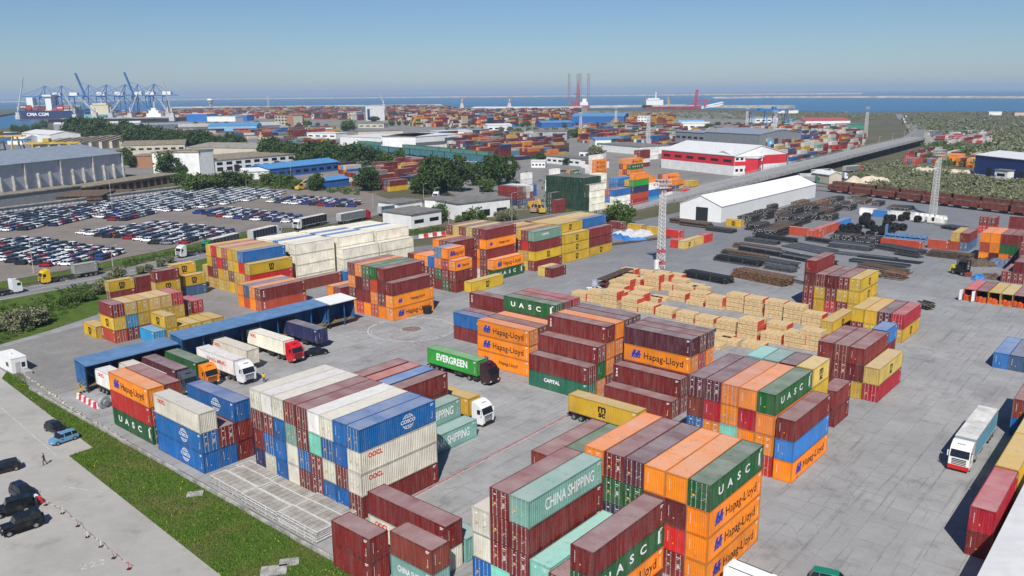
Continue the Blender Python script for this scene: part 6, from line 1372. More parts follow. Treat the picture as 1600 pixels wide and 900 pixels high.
building('white_store',(36,222),(80,226),10,30,mWhiteW,mRoofW,'white store building at far left','gable',3); building('white_store',(12,226),(38,226),6,25,mWhiteW,mRoofW,'low white store left of the taller one','gable',3); building('silver_shed',(85,207),(220,204),11,30,mGreyW,mRoofW,'long silver shed before the trees','gable',2); building('silver_shed',(90,214),(118,214),8,20,mLB,mRoofG,'light blue low shed at left','flat'); building('grey_shed',(222,206),(300,204),9,30,mDG,mRoofG,'dark walled shed behind the trees','gable',2)
for i in range(9): building('saw_tooth_hall',(50+i*16,240-i*1.2),(64+i*16,240-i*1.2),7,80,mBeige,mRoofT,f'saw-tooth hall bay, {ORD[i+1]} from the left behind the warehouse','gable',4)
building('brown_hall',(190,243),(290,240),8,70,mBeige,mRoofT,'wide tan-roofed hall right of the saw-tooth roofs','gable',2,windows=8,wz=(.5,.7)); building('brown_hall',(292,246),(420,248),8,60,mBeige,plain('grey tan roof',(.30,.28,.24),.9,0,.2,.3),'grey tan hall roofs behind the factory','gable',2); building('brick_hall',(205,262),(262,262),8,20,mBrick,mRoofT,'brick shed between warehouse and factory','flat')
building('low_store',(0,215),(30,213),5,20,mLB,mRoofW,'small pale building beside the left quay','flat'); building('mid_store',(560,214),(630,212),6,20,mBeige,mRoofD,'low beige stores left of the red containers','flat'); building('mid_store',(686,216),(740,214),7,25,mWhiteW,mRoofW,'white shed right of the logistics hall','flat'); building('mid_store',(400,208),(520,207),6,20,mWhiteW,mRoofG,'long white sheds before the red far stacks','flat'); building('mid_store',(935,236),(1000,242),6,30,mWhiteW,mRoofD,'dark-roofed depot before the white stacks','flat'); building('mid_store',(1060,196),(1100,196),8,20,mLB,mRoofG,'pale blue low block right of yellow far stacks','flat')
building('factory_chimney',(130,254),(136,254),9,3,mLB,mRoofW,'light blue tower block behind the warehouse','flat')
for q in (((640,193),(690,192),8,25,mWhiteW,mRoofW,'low white shed in front of the far stacks, left'),((762,206),(800,205),8,20,mWhiteW,mRoofW,'white shed between two far stack fields'),((930,231),(985,230),7,25,mWhiteW,mRoofB,'white shed with blue roof left of white stacks'),((1066,203),(1108,203),8,20,mWhiteW,mRoofW,'white low shed behind the slate hall'),((1120,209),(1152,208),7,18,mBeige,mRoofD,'beige low shed behind the slate hall'),((905,247),(938,248),5,12,mWhiteW,mRoofD,'white flat hut right of the low white building'),((700,210),(752,211),6,18,mDG,mRoofG,'dark flat depot beside far stacks'),((1290,205),(1325,205),6,16,mWhiteW,mRoofW,'white shed below the red-roofed hall'),((960,206),(1000,205),6,16,mWhiteW,mRoofG,'white block under the blue-roofed hall'),((480,216),(525,217),6,20,mWhiteW,mRoofW,'white shed left of logistics hall'),((300,222),(360,221),7,20,mBeige,mRoofT,'tan hall behind the tree belt'),((830,262),(852,262),4,10,mWhiteW,mRoofW,'small white kiosk by the dirt yard'),((1180,192),(1215,191),7,18,mWhiteW,mRoofG,'white shed near the blue rail gantries'),((560,200),(600,200),6,18,mBeige,mRoofT,'tan block below the office tower')):
    building('port_shed',q[0],q[1],q[2],q[3],q[4],q[5],q[6],'flat' if q[2]<7 else 'gable',1.5,windows=4,wz=(.35,.6))
treerow(606,196,900,199,26,8,'mid','low green tree in the line between far stack fields','trees between far stack fields')
treerow(690,204,890,208,14,8,'olive','pale spring tree in front of the far stacks','pale trees before the far stacks')
treerow(300,198,520,200,14,8,'mid','low green tree behind the vaulted sheds','trees behind the vaulted sheds')
treerow(1240,262,1350,236,7,10,'mid','green tree beyond the flyover lamps','trees beyond the flyover')
treerow(1000,200,1230,197,14,7,'mid','low green tree among the gantries','trees among the gantries')
# white tent hall in the yard
r=empty('tent_hall',g2w(283,137.6,.06),YAW,'white tent hall with open dark door','tent'); b=MB(); D=17.5;L=95;H=6
b.prism([(0,0),(D,0),(D,H),(D/2,9.6),(0,H)],'x',0.3,L); b.build('walls',mWhiteP,r); b=MB()
for s0,s1 in (((-.2,H-.05),(D/2,9.62)),((D/2,9.62),(D+.2,H-.05))): b.add([(0,s0[0],s0[1]),(L+.3,s0[0],s0[1]),(L+.3,s1[0],s1[1]),(0,s1[0],s1[1]),(0,s0[0],s0[1]+.12),(L+.3,s0[0],s0[1]+.12),(L+.3,s1[0],s1[1]+.12),(0,s1[0],s1[1]+.12)],[(3,2,1,0),(4,5,6,7),(0,1,5,4),(1,2,6,5),(2,3,7,6),(3,0,4,7)])
b.build('roof',plain('white tent fabric',(.78,.78,.77),.6,0,.05,.4,bump=.1),r); MB().box(.24,5.6,0,.295,10.6,5.2).build('door_opening',mGlassD,r)
b=MB()
for x in np.linspace(0.3,L,13): b.box(x-.08,-.06,0,x+.08,-.003,H)
b.build('seams',plain('tent seam',(.55,.55,.55),.6,0,.05),r)
# big white roof at the lower right
r=empty('white_roof_hall',g2w(45,10.9,.06),YAW,'white-roofed hall cut by the lower right corner','building'); b=MB(); b.prism([(-30,0),(0,0),(0,5.0),(-15,7.2),(-30,5.0)],'x',0,62); b.build('walls',mWhiteP,r); b=MB()
b.add([(-.3,0.05,5.03),(62.3,.05,5.03),(62.3,-15,7.3),(-.3,-15,7.3)],[(0,1,2,3)]); b.add([(-.3,-15,7.3),(62.3,-15,7.3),(62.3,-30,5.03),(-.3,-30,5.03)],[(0,1,2,3)])
b.build('roof',mRoofW,r); b=MB(); b.box(18,-1.2,5.25,18.06,-.2,5.33); b.box(30,-4,5.65,30.05,-.1,5.72); b.build('roof_seams',mBar,r)
# ---------------------------------------------------------------- trains
def wagon_mesh(L,H,W,c,c2,dark):
    b=MB(); b.box(0,-W/2,1.1,L,W/2,H); b.box(.15,-W/2+.12,H+.001,L-.15,W/2-.12,H+.02,1)
    for x in np.linspace(0,L,9): b.box(max(0,x-.08),-W/2-.06,1.1,min(L,x+.08),W/2+.06,H)
    b.box(-.02,-W/2-.1,H-.15,L+.02,-W/2,H+.06,2); b.box(-.02,W/2,H-.15,L+.02,W/2+.1,H+.06,2); b.box(-.3,-.3,.9,L+.3,.3,1.1,1); b.box(0,-W/2,.95,L,W/2,1.09,1)
    body=b.build('body',[c,dark,c2],mesh_only=True); b=MB()
    for x in (-.8,.8):
        for s in (-.8,.8): b.tube((x,s-.08,.48),(x,s+.08,.48),.46,10)
        b.tube((x,-.8,.48),(x,.8,.48),.09,6)
    b.box(-1.2,-1,.5,1.2,1,.75); return body,b.build('bogie',mChas,mesh_only=True)
def train(pA,pB,n,H,c,c2,label,grp,W=2.8,z=.25,gap=1.1):
    A=np.array(at(*pA));B=np.array(at(*pB)); D=np.linalg.norm(B-A)/n; L=D-gap; rz=math.atan2(B[1]-A[1],B[0]-A[0]); bd,bg_=wagon_mesh(L,H,W,c,c2,mGlassD)
    b=MB()
    for s in (-.75,.75): b.box(-20,s-.05,-.15,D*n+20,s+.05,0,0)
    o=b.build('rail_track',mSteel[1]); o.location=(A[0],A[1],z); o.rotation_euler=(0,0,rz); ident(o,'rails under the '+grp,'rails')
    for i in range(n):
        p=A+(B-A)*i/n; r=empty('rail_wagon',(p[0],p[1],z),rz,label,'wagon',grp); inst('body',bd,r); inst('bogie',bg_,r,(2.4,0,0)); inst('bogie',bg_,r,(L-2.4,0,0))
mWag=plain('wagon red brown',(.20,.055,.045),.75,0,.25,.8); mWagY=plain('wagon top rail',(.36,.26,.13),.8,0,.3,.6); mTeal=plain('wagon teal',(.07,.21,.25),.7,0,.2,.8)
train((1296,300),(1690,349),9,3.5,mWag,mWagY,'red-brown open wagon in the train along the scrub','red-brown open wagons'); train((1303,294),(1690,338),9,3.3,mWag,mWagY,'red-brown open wagon in the second train behind','open wagons of the second train')
train((552,234),(760,256),12,5.4,mTeal,plain('teal green',(.09,.24,.18),.7,0,.2,.8),'teal hopper wagon in the long train behind the trees','teal hopper wagons',3.0); train((560,229),(770,249),12,5.4,plain('green hopper',(.11,.26,.20),.7,0,.2),mTeal,'green hopper wagon in the rear train','green hopper wagons',3.0)
train((398,258),(440,262),4,3.6,mDG,mDG,'dark wagon beyond the factory hall','dark wagons')
# ---------------------------------------------------------------- lamp posts and small masts
def lamp(px,py,hpx,label,arm=1.4,grp=None):
    p=at(px,py); H=hpx*mpp(px,py); r=empty('street_lamp',(p[0],p[1],0),random.uniform(-.3,.3),label,'lamp post',grp); b=MB(); b.tube((0,0,0),(0,0,H),.11,6,r2=.07); b.tube((0,0,H),(arm,0,H+.25),.05,5); b.build('pole',mLC,r); MB().box(arm-.1,-.15,H+.2,arm+.5,.15,H+.32).build('lamp_head',mBar,r)
for x,y,h,lb in ((53,428,48,'lamp post by the yellow lorry'),(178,428,40,'lamp post behind the short stacks'),(702,378,52,'lamp post at the striped barrier'),(176,330,62,'tall lamp post at the perimeter wall'),(387,318,34,'lamp post beside the car rows'),(135,306,34,'lamp post in front of the huge warehouse'),(800,348,46,'lamp post by the white road office'),(455,280,28,'lamp post behind the blue shed'),(583,325,22,'lamp post on the back road'),(662,312,24,'lamp post under the tall trees'),(680,320,26,'lamp post by the white sign'),(748,312,20,'lamp post at the back road bend'),(901,328,26,'lamp post before the dark green wall'),(1055,318,42,'lamp post by the white tent hall'),(1005,244,30,'lamp post among white stacks')): lamp(x,y,h,lb)
P=densify(offset(dk,-6.0),34)
for i,p in enumerate(P[6:]):
    r=empty('street_lamp',(p[0],p[1],p[2]),0,'thin lamp post standing on the flyover','lamp post','flyover lamp posts'); MB().tube((0,0,0),(0,0,8.5),.1,5).build('pole',mLC,r); MB().box(-.1,-.1,8.4,1.2,.1,8.55).build('lamp_head',mBar,r)
for x,y,t,lb in ((907,215,1.9,'lattice mast left of the mid stacks'),(962,198,1.9,'lattice mast beside the blue-roofed hall'),(1012,235,2.0,'lattice mast behind the white stacks'),(1166,202,1.9,'lattice mast by the blue gantry'),(1352,215,2.2,'lattice mast at the far end of the flyover'),(1208,235,2.3,'lattice mast at the end of grey hall'),(420,172,3.6,'tall red and white radio mast by the water'),(175,240,0.6,'short mast')):
    if y==240: continue
    mast(x,y,t*13,2.6 if x!=420 else 6,lb,red=1 if x==420 else 0,box=False,seg=3.2,th=.16,head=x!=420)
for x,y,h in ((530,180,22),(618,180,16),(676,180,20),(708,184,22),(747,182,18),(770,186,20),(861,180,22),(880,190,20),(1033,178,20),(1062,192,24),(542,192,12),(345,186,14),(395,182,16)): lamp(x,y,h,'thin tall light pole in the far container yards',2,'far light poles')
# ---------------------------------------------------------------- quay, breakwaters, ships, cranes
mRock=plain('pale rock',(.42,.36,.29),.95,0,.25,.02); mQuay=plain('quay concrete',(.33,.32,.30),.9,0,.2,.05)
def dyke(pts,w,h,label_='breakwater',m=None):
    P=[at(*p) for p in pts]; b=MB()
    for p,q in zip(P,P[1:]):
        d=np.array(q)-np.array(p); L=np.linalg.norm(d); b.prism([(-w/2,-4),(w/2,-4),(w*.2,h),(-w*.2,h)],'x',0,L) if False else None
        d/=L; n=np.array([-d[1],d[0],0]); p=np.array([p[0],p[1],0.]);q=np.array([q[0],q[1],0.])
        vs=[]
        for e in (p,q): vs+=[tuple(e-n*w/2+[0,0,-3.5]),tuple(e-n*w*.2+[0,0,h]),tuple(e+n*w*.2+[0,0,h]),tuple(e+n*w/2+[0,0,-3.5])]
        b.add(vs,[(0,1,5,4),(1,2,6,5),(2,3,7,6),(0,3,2,1),(4,5,6,7)])
    o=b.build('breakwater',m or mRock); fixn(o); return ident(o,kind='structure')
dyke([(-300,162.5),(0,159.6),(400,154.6),(800,151.3),(1100,148.4),(1348,146.6)],90,11); dyke([(1112,153.4),(1200,152.2),(1400,152.0),(1600,152.6),(1900,152.6)],60,8)
dyke([(270,168),(360,167),(430,167)],30,3); dyke([(400,167.2),(560,165.2),(690,164)],18,3); dyke([(920,167),(1010,165.5),(1240,167)],25,4); dyke([(1130,166.5),(1235,168)],40,4); dyke([(1050,166),(1130,166)],22,3)
sheet('far_bank',pxpoly([(-300,176),(0,172),(26,171),(30,176),(0,181),(-300,190)]),mLand,1.5)
b=MB(); q=pxpoly([(118,187.5),(120,178),(200,173),(300,172.5),(310,178),(262,189)]); b.add([(x,y,1.6) for x,y in q]+[(x,y,-4) for x,y in q],[tuple(range(6))]+[(i,(i+1)%6,(i+1)%6+6,i+6) for i in range(6)]); o=b.build('quay',mQuay); fixn(o); ident(o,kind='structure')
K+=far_yard([(125,184),(200,177),(290,175),(285,185),(180,186)],4,21,rz=R(10),lane=12)
mCrane=plain('crane blue',(.03,.15,.40),.55,0,.12,.05)
def sts(px,py,up,label,beam=46,apex=72,scale=1.0,dirx=-1,rz=0):
    p=at(px,py); r=empty('quay_crane',(p[0],p[1],1.6),rz+(math.pi if dirx<0 else 0),label,'crane'); b=MB(); s=scale; g=15*s
    for x in (-g,g):
        for y in (-12,12): b.tube((x,y,0),(x,y,beam*s),1.1,4)
        b.tube((x,-12,beam*.32*s),(x,12,beam*.32*s),1.0,4); b.tube((x,-12,beam*s),(x,12,beam*s),1.1,4)
    for y in (-12,12): b.tube((-g,y,beam*.32*s),(g,y,beam*.32*s),1.0,4); b.tube((-g,y,beam*.32*s),(g,y,beam*s),.8,4)
    b.build('portal',mCrane,r); b=MB()
    for y in (-3.5,3.5): b.tube((-g-28*s,y,beam*s+1.5),(g,y,beam*s+1.5),1.3,4)
    for x in (g*.3,): b.tube((g,-12,beam*s),(x,0,apex*s),.9,4); b.tube((g,12,beam*s),(x,0,apex*s),.9,4)
    b.tube((g*.3,0,apex*s),(-g,0,beam*s+1),.6,4); b.tube((g*.3,0,apex*s),(-g-26*s,0,beam*s+2),.5,4); b.build('frame',mCrane,r); b=MB(); Lb=52*s
    e=(g+Lb,beam*s+2) if not up else (g+Lb*.30,beam*s+Lb*.98)
    for y in (-3,3):
        b.tube((g,y,beam*s+1.5),(e[0],y,e[1]),1.2,4); 
    for t in np.linspace(.08,1,9): x=g+(e[0]-g)*t; z=beam*s+1.5+(e[1]-beam*s-1.5)*t; b.tube((x,-3,z),(x,3,z),.7,4)
    b.build('boom',mCrane,r); b=MB()
    for t in ((.55,1.0) if not up else (.6,)): x=g+(e[0]-g)*t; z=beam*s+1.5+(e[1]-beam*s-1.5)*t; b.tube((g*.3,0,apex*s),(x,0,z),.45,4)
    b.build('stays',mCrane,r); MB().box(-g-16*s,-5,beam*s+3,-g+2*s,5,beam*s+10*s).build('machine_house',mWhiteP,r); return r
for x,y,u,lb in ((80,184,0,'leftmost blue quay crane with lowered boom over the ship'),(106,184,0,'second blue quay crane with lowered boom'),(148,185,1,'blue quay crane with boom raised, left of the two'),(176,185,0,'blue quay crane between the raised ones'),(205,185,0,'blue quay crane just left of the tallest'),(224,185,1,'tallest blue quay crane with raised boom'),(250,185,0,'rightmost blue quay crane')): sts(x,y,u,lb)
def luff(px,py,tx,ty,label,m=None,w=1.8,bz=8):
    p=at(px,py); d=np.hypot(p[0],p[1]); q=at(px,py); k=d/CF; dx=(tx-px)*k; dz=(py-ty)*k*1.0
    r=empty('harbour_crane',(p[0],p[1],1),0,label,'crane'); b=MB(); b.box(-5,-5,0,5,5,bz); b.box(-4,-4,bz,4,4,bz+7); b.tube((0,0,bz+7),(0,0,bz+18),1.3,4); b.build('base',mCraneG,r); b=MB(); T=np.array([dx,0,dz]); S=np.array([0,0,bz+6.])
    for s in (-w,w):
        b.tube(S+[0,s,0],T+[0,s*.5,0],.5,4); b.tube(S+[0,s,3],T+[0,s*.5,1.5],.5,4)
    for t in np.linspace(.05,.95,9):
        A=S+(T-S)*t; b.tube(A+[0,-w,0],A+[0,w,3],.35,3); b.tube(A+[0,w,0],A+[0,-w,3],.35,3)
    b.tube((0,0,bz+18),tuple(T),.25,3); b.build('jib',m or mCraneG,r); return r
mCraneG=plain('pale grey crane',(.52,.52,.50),.6,0,.15,.1); mCraneO=plain('orange grey crane',(.42,.24,.15),.6,0,.2,.1)
for a_ in ((30,187,43,134,'pale lattice crane at the far left by the ship bow'),(119,192,107,152,'pale crane jib leaning left before the ship'),(150,188,130,158,'low pale jib left of the cream ship house'),(175,189,190,162,'low pale jib right of the cream ship house'),(205,190,218,154,'pale jib pointing up right in the harbour middle'),(270,190,262,136,'grey harbour crane at the right end of the quay'),(264,189,254,162,'short grey crane beside the tall one'),(600,171,595,151,'grey crane behind the office tower')): luff(*a_)
luff(722,175,728,146,'orange dock crane in the middle distance',mCraneO,1.4,14); luff(796,174,803,147,'second orange dock crane by the long shed',mCraneO,1.4,14)
def hull(px,py,Lpx,H,W,mat,mat2,label,name='ship',rz=0,flip=1):
    p=at(px,py,-2); L=Lpx*mpp(px,py); r=empty(name,(p[0],p[1],-3),rz,label,'ship'); b=MB(); secs=[]
    for t,wf,hf in ((0,.75,1.0),(.06,1,1.0),(.8,1,1.0),(.93,.6,1.12),(1.0,.06,1.22)):
        x=L*t; secs.append((x,[(-W*.42*wf,2.3),(W*.42*wf,2.3),(W*.5*wf,H*hf),(-W*.5*wf,H*hf)]))
    loft(b,secs); b.build('hull',mat,r); b=MB(); loft(b,[(x,[(-W*.40*wf,0),(W*.40*wf,0),(W*.425*wf,2.28),(-W*.425*wf,2.28)]) for (x,wf) in ((0,.75),(L*.06,1),(L*.8,1),(L*.93,.55),(L*.985,.06))]); b.build('waterline',mat2,r); return r,L
mHullN=plain('hull navy',(.02,.04,.12),.5,0,.1,.05); mHullR=plain('hull red',(.45,.06,.07),.6,0,.15,.05); mHullC=plain('hull pale blue',(.20,.45,.52),.5,0,.1,.05); mHullK=plain('hull black',(.02,.025,.035),.6,0,.2,.05)
def deckload(r,x0,x1,W,z,seed,tmax=4,step=13):
    rr=random.Random(seed); me=MB(); x=x0
    while x<x1-12:
        for j in range(int(W/2.6)):
            for k in range(rr.randint(1,tmax)): c=PAL[rr.choice(['M','o','t','W','K','g','R','M','B'])]; me.box(x,-W/2+j*2.6,z+k*2.6,x+12.1,-W/2+j*2.6+2.4,z+k*2.6+2.55,0,c)
        x+=step
    o=me.build('deck_containers',mPaintA,r); o['kind']='stuff'; return o
r,L=hull(33,186.5,94,20,38,mHullN,mHullR,'large navy container ship with white lettering at the left quay',rz=R(4))
deckload(r,8,L*.84,34,20.1,3,5,14); tt=text_mesh('CMA CGM',10.5,.25,1.0,mWhiteL); o=inst('lettering',tt,r,(L*.30,-18.6,12)); o.rotation_euler=(R(-5),0,0)
b=MB(); b.box(L*.42,-16,20,L*.42+13,16,52); b.box(L*.40,-20,52,L*.42+16,20,56); b.box(L*.14,-10,20,L*.14+14,10,50); b.build('superstructure',mWhiteP,r)
r,L=hull(135,187.5,48,13,26,mHullC,mHullR,'pale blue container ship with dark lettering before the cranes',rz=R(2)); deckload(r,4,L*.2,22,13.1,4,2); tt=text_mesh('MAERSK',9,.1,1.1,plain('dark blue letters',(.03,.08,.15),.6,0,0)); inst('lettering',tt,r,(L*.62,-13.2,7.5)); b=MB(); b.box(L*.22,-11,13,L*.74,11,33); b.box(L*.3,-12,33,L*.7,12,37); b.tube((L*.5,0,37),(L*.5,0,48),1,5); b.build('superstructure',plain('cream paint',(.62,.55,.38),.6,0,.08,.1),r)
r,L=hull(78,193,190,9,18,mHullK,mHullK,'long black floating dock in front of the ships',name='floating_dock',rz=R(1)); b=MB(); b.box(L*.1,-8,9,L*.95,8,11); b.build('deck',mQuay,r)
r,L=hull(228,187.5,34,8,20,mWhiteP,mHullN,'white yacht-like ship at the right end of the quay',rz=R(3)); b=MB(); b.box(L*.1,-8,8,L*.7,8,15); b.box(L*.2,-7,15,L*.6,7,21); b.box(L*.3,-6,21,L*.5,6,26); b.tube((L*.4,0,26),(L*.42,0,40),.9,4); b.build('superstructure',mWhiteP,r)
# jack-up rig
p=at(903,169); r=empty('jack_up_rig',(p[0],p[1],0),0,'jack-up rig with tall lattice legs and red hull on the horizon','rig'); k=mpp(903,169); b=MB()
b.box(-14*k,-30,0,16*k,30,7*k*.6); b.build('hull',mHullR,r); b=MB(); b.box(2*k,-28,4.3*k,14*k,10,9*k); b.box(6*k,-20,9*k,12*k,5,14*k); b.build('deck_house',mWhiteP,r); b=MB(); b.box(-8*k,-10,4.3*k,0,10,10*k); b.box(-5*k,-8,20*k,3*k,8,22*k,0); b.build('drill_floor',mHullR,r)
for x,y in ((-14,0),(0,22),(2.5,-18),(15.5,0)):
    b=MB(); w=2*k; n=17; H=51*k
    for lv in range(n):
        z0,z1=H*lv/n,H*(lv+1)/n; c=[(x*k+w*math.cos(t),y+w*math.sin(t)) for t in (0,2.09,4.19)]
        for i in range(3): b.tube((*c[i],z0),(*c[i],z1),.55,4); b.tube((*c[i],z0),(*c[(i+1)%3],z1),.3,3); b.tube((*c[i],z1),(*c[(i+1)%3],z1),.3,3)
    b.build('leg',plain('leg grey red',(.25,.17,.16),.7,0,.2,.05),r)
b=MB(); b.prism([(-3*k,10*k),(2*k,10*k),(.3*k,38*k),(-1.3*k,38*k)],'y',-1,1) if False else [b.tube((sx*2.5*k,sy*8,10*k),(0,0,40*k),.9,4) for sx in (-1,1) for sy in (-1,1)]; [b.tube((-2.2*k*(1-z/30),0,(10+z)*k),(2.2*k*(1-z/30),0,(13+z)*k),.6,4) for z in range(0,28,3)]; b.build('derrick',mHullR,r)
# dredger / pipe layer
r,L=hull(1008,171.5,88,9,34,mHullR,mHullN,'red hulled offshore vessel with white bridge and red gantry',rz=0); k=mpp(1008,171); b=MB(); b.box(0,-16,14,26*k,16,17*k*.9); b.box(2*k,-17,15.3*k,20*k,17,18*k); b.tube((16*k,0,18*k),(16*k,0,27*k),1.4,5); b.build('bridge_house',mWhiteP,r); b=MB(); b.box(30*k,-10,14,62*k,10,9*k*.9); b.build('deck_house',mCraneG,r); b=MB()
for sy in (-10,10): b.tube((70*k,sy,14),(86*k,sy,15*k),2.2,4); b.tube((86*k,sy,15*k),(96*k,sy,13*k),2.2,4); b.tube((90*k,sy,8),(96*k,sy,13*k),2,4); b.tube((78*k,sy,10),(79*k,sy,30*k),2.0,4); b.tube((75*k,sy,12*k),(80*k,sy,29*k),1.4,4)
b.build('gantry',plain('magenta red steel',(.42,.04,.10),.6,0,.1,.05),r); b=MB(); 
for sy in (-7,7):
    b.tube((86*k,sy,4*k),(119*k,sy,11*k),1.6,4); b.tube((86*k,sy,2*k),(119*k,sy,8*k),1.6,4)
for t in np.linspace(0,1,9): b.tube(((86+33*t)*k,-7,(2+6*t)*k),((86+33*t)*k,7,(4+7*t)*k),.9,4)
b.build('stinger_boom',mWhiteP,r); b=MB(); b.tube((35*k,0,14),(35*k,0,20*k),2,5); b.tube((35*k,0,19*k),(38*k,0,8*k),1.3,4); b.build('deck_crane',plain('yellow crane',(.5,.33,.08),.6,0,.1),r)
# control tower, gantries, small craft
p=at(330,176); k=mpp(330,176); r=empty('control_tower',(p[0],p[1],0),0,'round white control tower on a thin stem by the water','tower'); MB().tube((0,0,0),(0,0,14*k),1.6*k,10).build('stem',mLC,r); b=MB(); b.tube((0,0,13*k),(0,0,16*k),2.6*k,12,r2=4.4*k); b.tube((0,0,17.2*k),(0,0,19.5*k),4.2*k,12,r2=3.6*k); b.build('gallery',mWhiteP,r); MB().tube((0,0,16*k),(0,0,17.2*k),4.2*k,12).build('windows',mGlass,r)
mYelC=plain('crane yellow',(.55,.38,.06),.6,0,.15,.1)
def gantry(px,py,w,h,span,m,label,rz=0):
    p=at(px,py); r=empty('gantry_crane',(p[0],p[1],0),rz,label,'crane'); b=MB()
    for x in (0,span):
        for y in (-w/2,w/2): b.tube((x,y,0),(x,y*.5,h),.7,4)
        b.tube((x,-w/2,1),(x,w/2,1),.7,4)
    b.build('legs',m,r); b=MB()
    for y in (-2,2): b.tube((-8,y,h),(span+8,y,h),1.0,4)
    b.box(span*.3,-3,h+1,span*.3+5,3,h+4); b.build('girder',m,r); return r
gantry(-14,245,14,17,22,mYelC,'yellow gantry crane at the left edge'); gantry(55,240,10,9,30,mYelC,'low yellow gantry between the saw-tooth roofs',R(5)); gantry(4,236,10,10,18,mCrane,'small blue gantry beside the yellow one')
gantry(1172,201,16,22,30,mCrane,'blue rail gantry crane at the far stacks'); gantry(1195,202,16,24,26,mCrane,'second blue rail gantry crane'); gantry(622,176,14,14,18,mCrane,'tiny dark gantry at the waterfront')
for x,y,l_,lb in ((1410,140.5,5,'tiny ship on the horizon, left one'),(1385,140.2,8,'tiny white ship on the horizon at right'),(1300,141,5,'tiny ship near the breakwater end'),(880,146,3,'tiny boat beyond the breakwater'),(855,146.5,3,'tiny boat left of the rig')):
    p=at(x,y+.9,-2); k=mpp(x,y+.9); r=empty('distant_ship',(p[0],p[1],-3),0,lb,'ship'); MB().box(0,-8,0,l_*k,8,.7*k).build('hull',mHullK,r); MB().box(l_*k*.6,-6,.7*k,l_*k*.9,6,1.5*k).build('superstructure',mWhiteP,r)
building('shore_shed',(1215,177),(1228,177),6,20,mWhiteW,mRoofW,'long white shed at the shore, left one','flat'); building('shore_shed',(1232,177),(1247,177),6,20,mWhiteW,mRoofW,'long white shed at the shore, right one','flat'); building('shore_shed',(1545,180),(1565,180),6,15,mWhiteW,mRoofW,'tiny white houses near the right shore','flat'); building('shore_shed',(1585,181),(1603,181),6,15,mBeige,mRoofR,'tiny red-roofed houses near the right shore','flat')
# parked lorries beyond the flyover
def small_lorries(lst,grp):
    for x,y,c,bc,rz in lst:
        p=at(x,y); lorry((p[0],p[1]),rz,lin(*c),'small lorry parked '+grp,'box',lin(*bc),12.5,.05,group='lorries '+grp)
small_lorries([(1322,280,(230,230,230),(90,110,150),R(20)),(1300,274,(225,225,225),(40,60,130),R(25)),(1278,286,(60,110,90),(150,150,150),R(15)),(1345,268,(200,60,40),(110,110,115),R(30)),(1290,282,(230,230,230),(190,190,185),R(5))],'under the flyover near the train')
rr=random.Random(4); small_lorries([(rr.uniform(1448,1545),rr.uniform(208,222),rr.choice([(230,230,230),(190,40,40),(60,80,130)]),rr.choice([(200,200,200),(160,40,40),(60,70,100),(60,120,90)]),R(rr.uniform(0,60))) for _ in range(14)],'in the far park beyond the flyover end')
small_lorries([(rr.uniform(1408,1416),y,(225,225,225),rr.choice([(200,60,50),(200,200,200),(70,90,140)]),R(75)) for y in (184,188,193)],'on the far road to the sea')
small_lorries([(720+i*14,258+i*1.5,(225,225,225),(90,110,150),R(10)) for i in range(3)],'at the dirt yard behind the trees')
heap('sand_pile',1352,286,26,16,4,plain('pale sand',(.55,.48,.36),.95,0,.1,.2),'pale sand heap beyond the flyover','sand',0,31); heap('sand_pile',1450,268,22,14,3,plain('pale sand',(.55,.48,.36),.95,0,.1,.2),'sand heap near the orange containers','sand',0,32); heap('sand_pile',1490,270,26,10,2,plain('pale sand',(.55,.48,.36),.95,0,.1,.2),'low sand heap before the blue hall','sand',0,33)
building('trailer_office',(1268,283),(1295,287),4.5,8,mBeige,mRoofW,'pale long hut under the flyover','gable',1.5)
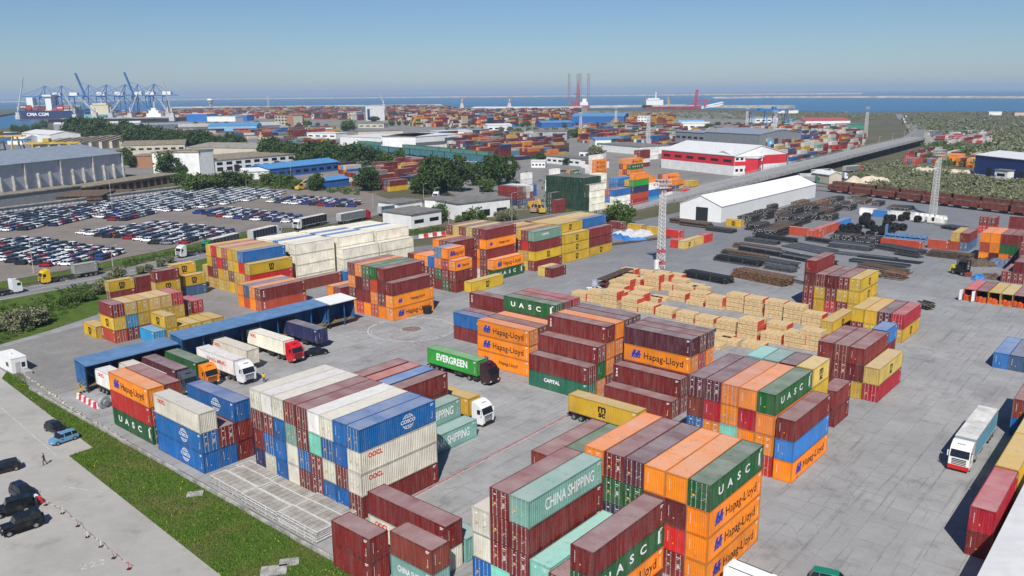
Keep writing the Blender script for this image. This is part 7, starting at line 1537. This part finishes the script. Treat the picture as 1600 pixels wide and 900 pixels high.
# yellow machines by the blue shed, log piles
for i,(x,y) in enumerate(((478,292),(490,290),(502,288),(470,297),(835,332),(845,333))):
    p=at(x,y); r=empty('yard_machine',(p[0],p[1],0),R(20*i),'orange yellow loading machine '+('by the small blue roof' if i<4 else 'near the lone yellow container'),'machine','loading machines '+('by the small blue roof' if i<4 else 'near the lone yellow container')); b=MB(); b.box(-3,-1.3,.7,3,1.3,2.2); b.box(-1,-1,2.2,.8,1,3.4,1); b.tube((-2.6,0,2),(4.8,0,5.2),.35,5); b.build('body',[mYelC if i%2 else mCraneO,mGlass],r); add_wheels(r,[(-2,-1.2),(-2,1.2),(2,-1.2),(2,1.2)],.7,.5)
pipes(88,321,26,5,20,3,'long pile of rusty pipes in front of the warehouse',.45,-R(38)); pipes(145,312,20,4,16,3,'second rusty pipe pile by the wall',.4,-R(38))
# chain link fence round the car lot
b=MB(); P=densify([at(-20,470),at(95,432),at(205,408),at(300,386),at(395,364)],3.2)
for i,p in enumerate(P):
    b.tube((p[0],p[1],0),(p[0],p[1],2.0),.06,4)
    if i: 
        for h in (.5,1.2,1.9): b.tube((P[i-1][0],P[i-1][1],h),(p[0],p[1],h),.025,3)
ident(b.build('lot_fence',plain('fence posts',(.24,.22,.20),.8,0,.1)),'thin post fence between the car lot and the road','fence')
ident(FARC.build('container_mass'),'thousands of stacked containers in the farther port yards','containers',kind='stuff') if False else None
finish_containers(300)
ident(FARC.build('container_mass'),'stacked containers of all colours filling the far port yards','containers',kind='stuff')
# ---------------------------------------------------------------- air
b=MB(); b.box(-88000,-300,-6,88000,108000,150)
m=bpy.data.materials.new('air'); m.use_nodes=True; nt=m.node_tree; nt.nodes.remove(nt.nodes['Principled BSDF'])
v=nt.nodes.new('ShaderNodeVolumePrincipled'); v.inputs['Color'].default_value=(.60,.78,1.0,1); v.inputs['Density'].default_value=HAZE; v.inputs['Anisotropy'].default_value=.0
nt.links.new(v.outputs[0],nt.nodes['Material Output'].inputs['Volume'])
ident(b.build('haze',m),'pale blue haze over the harbour','haze',kind='stuff')
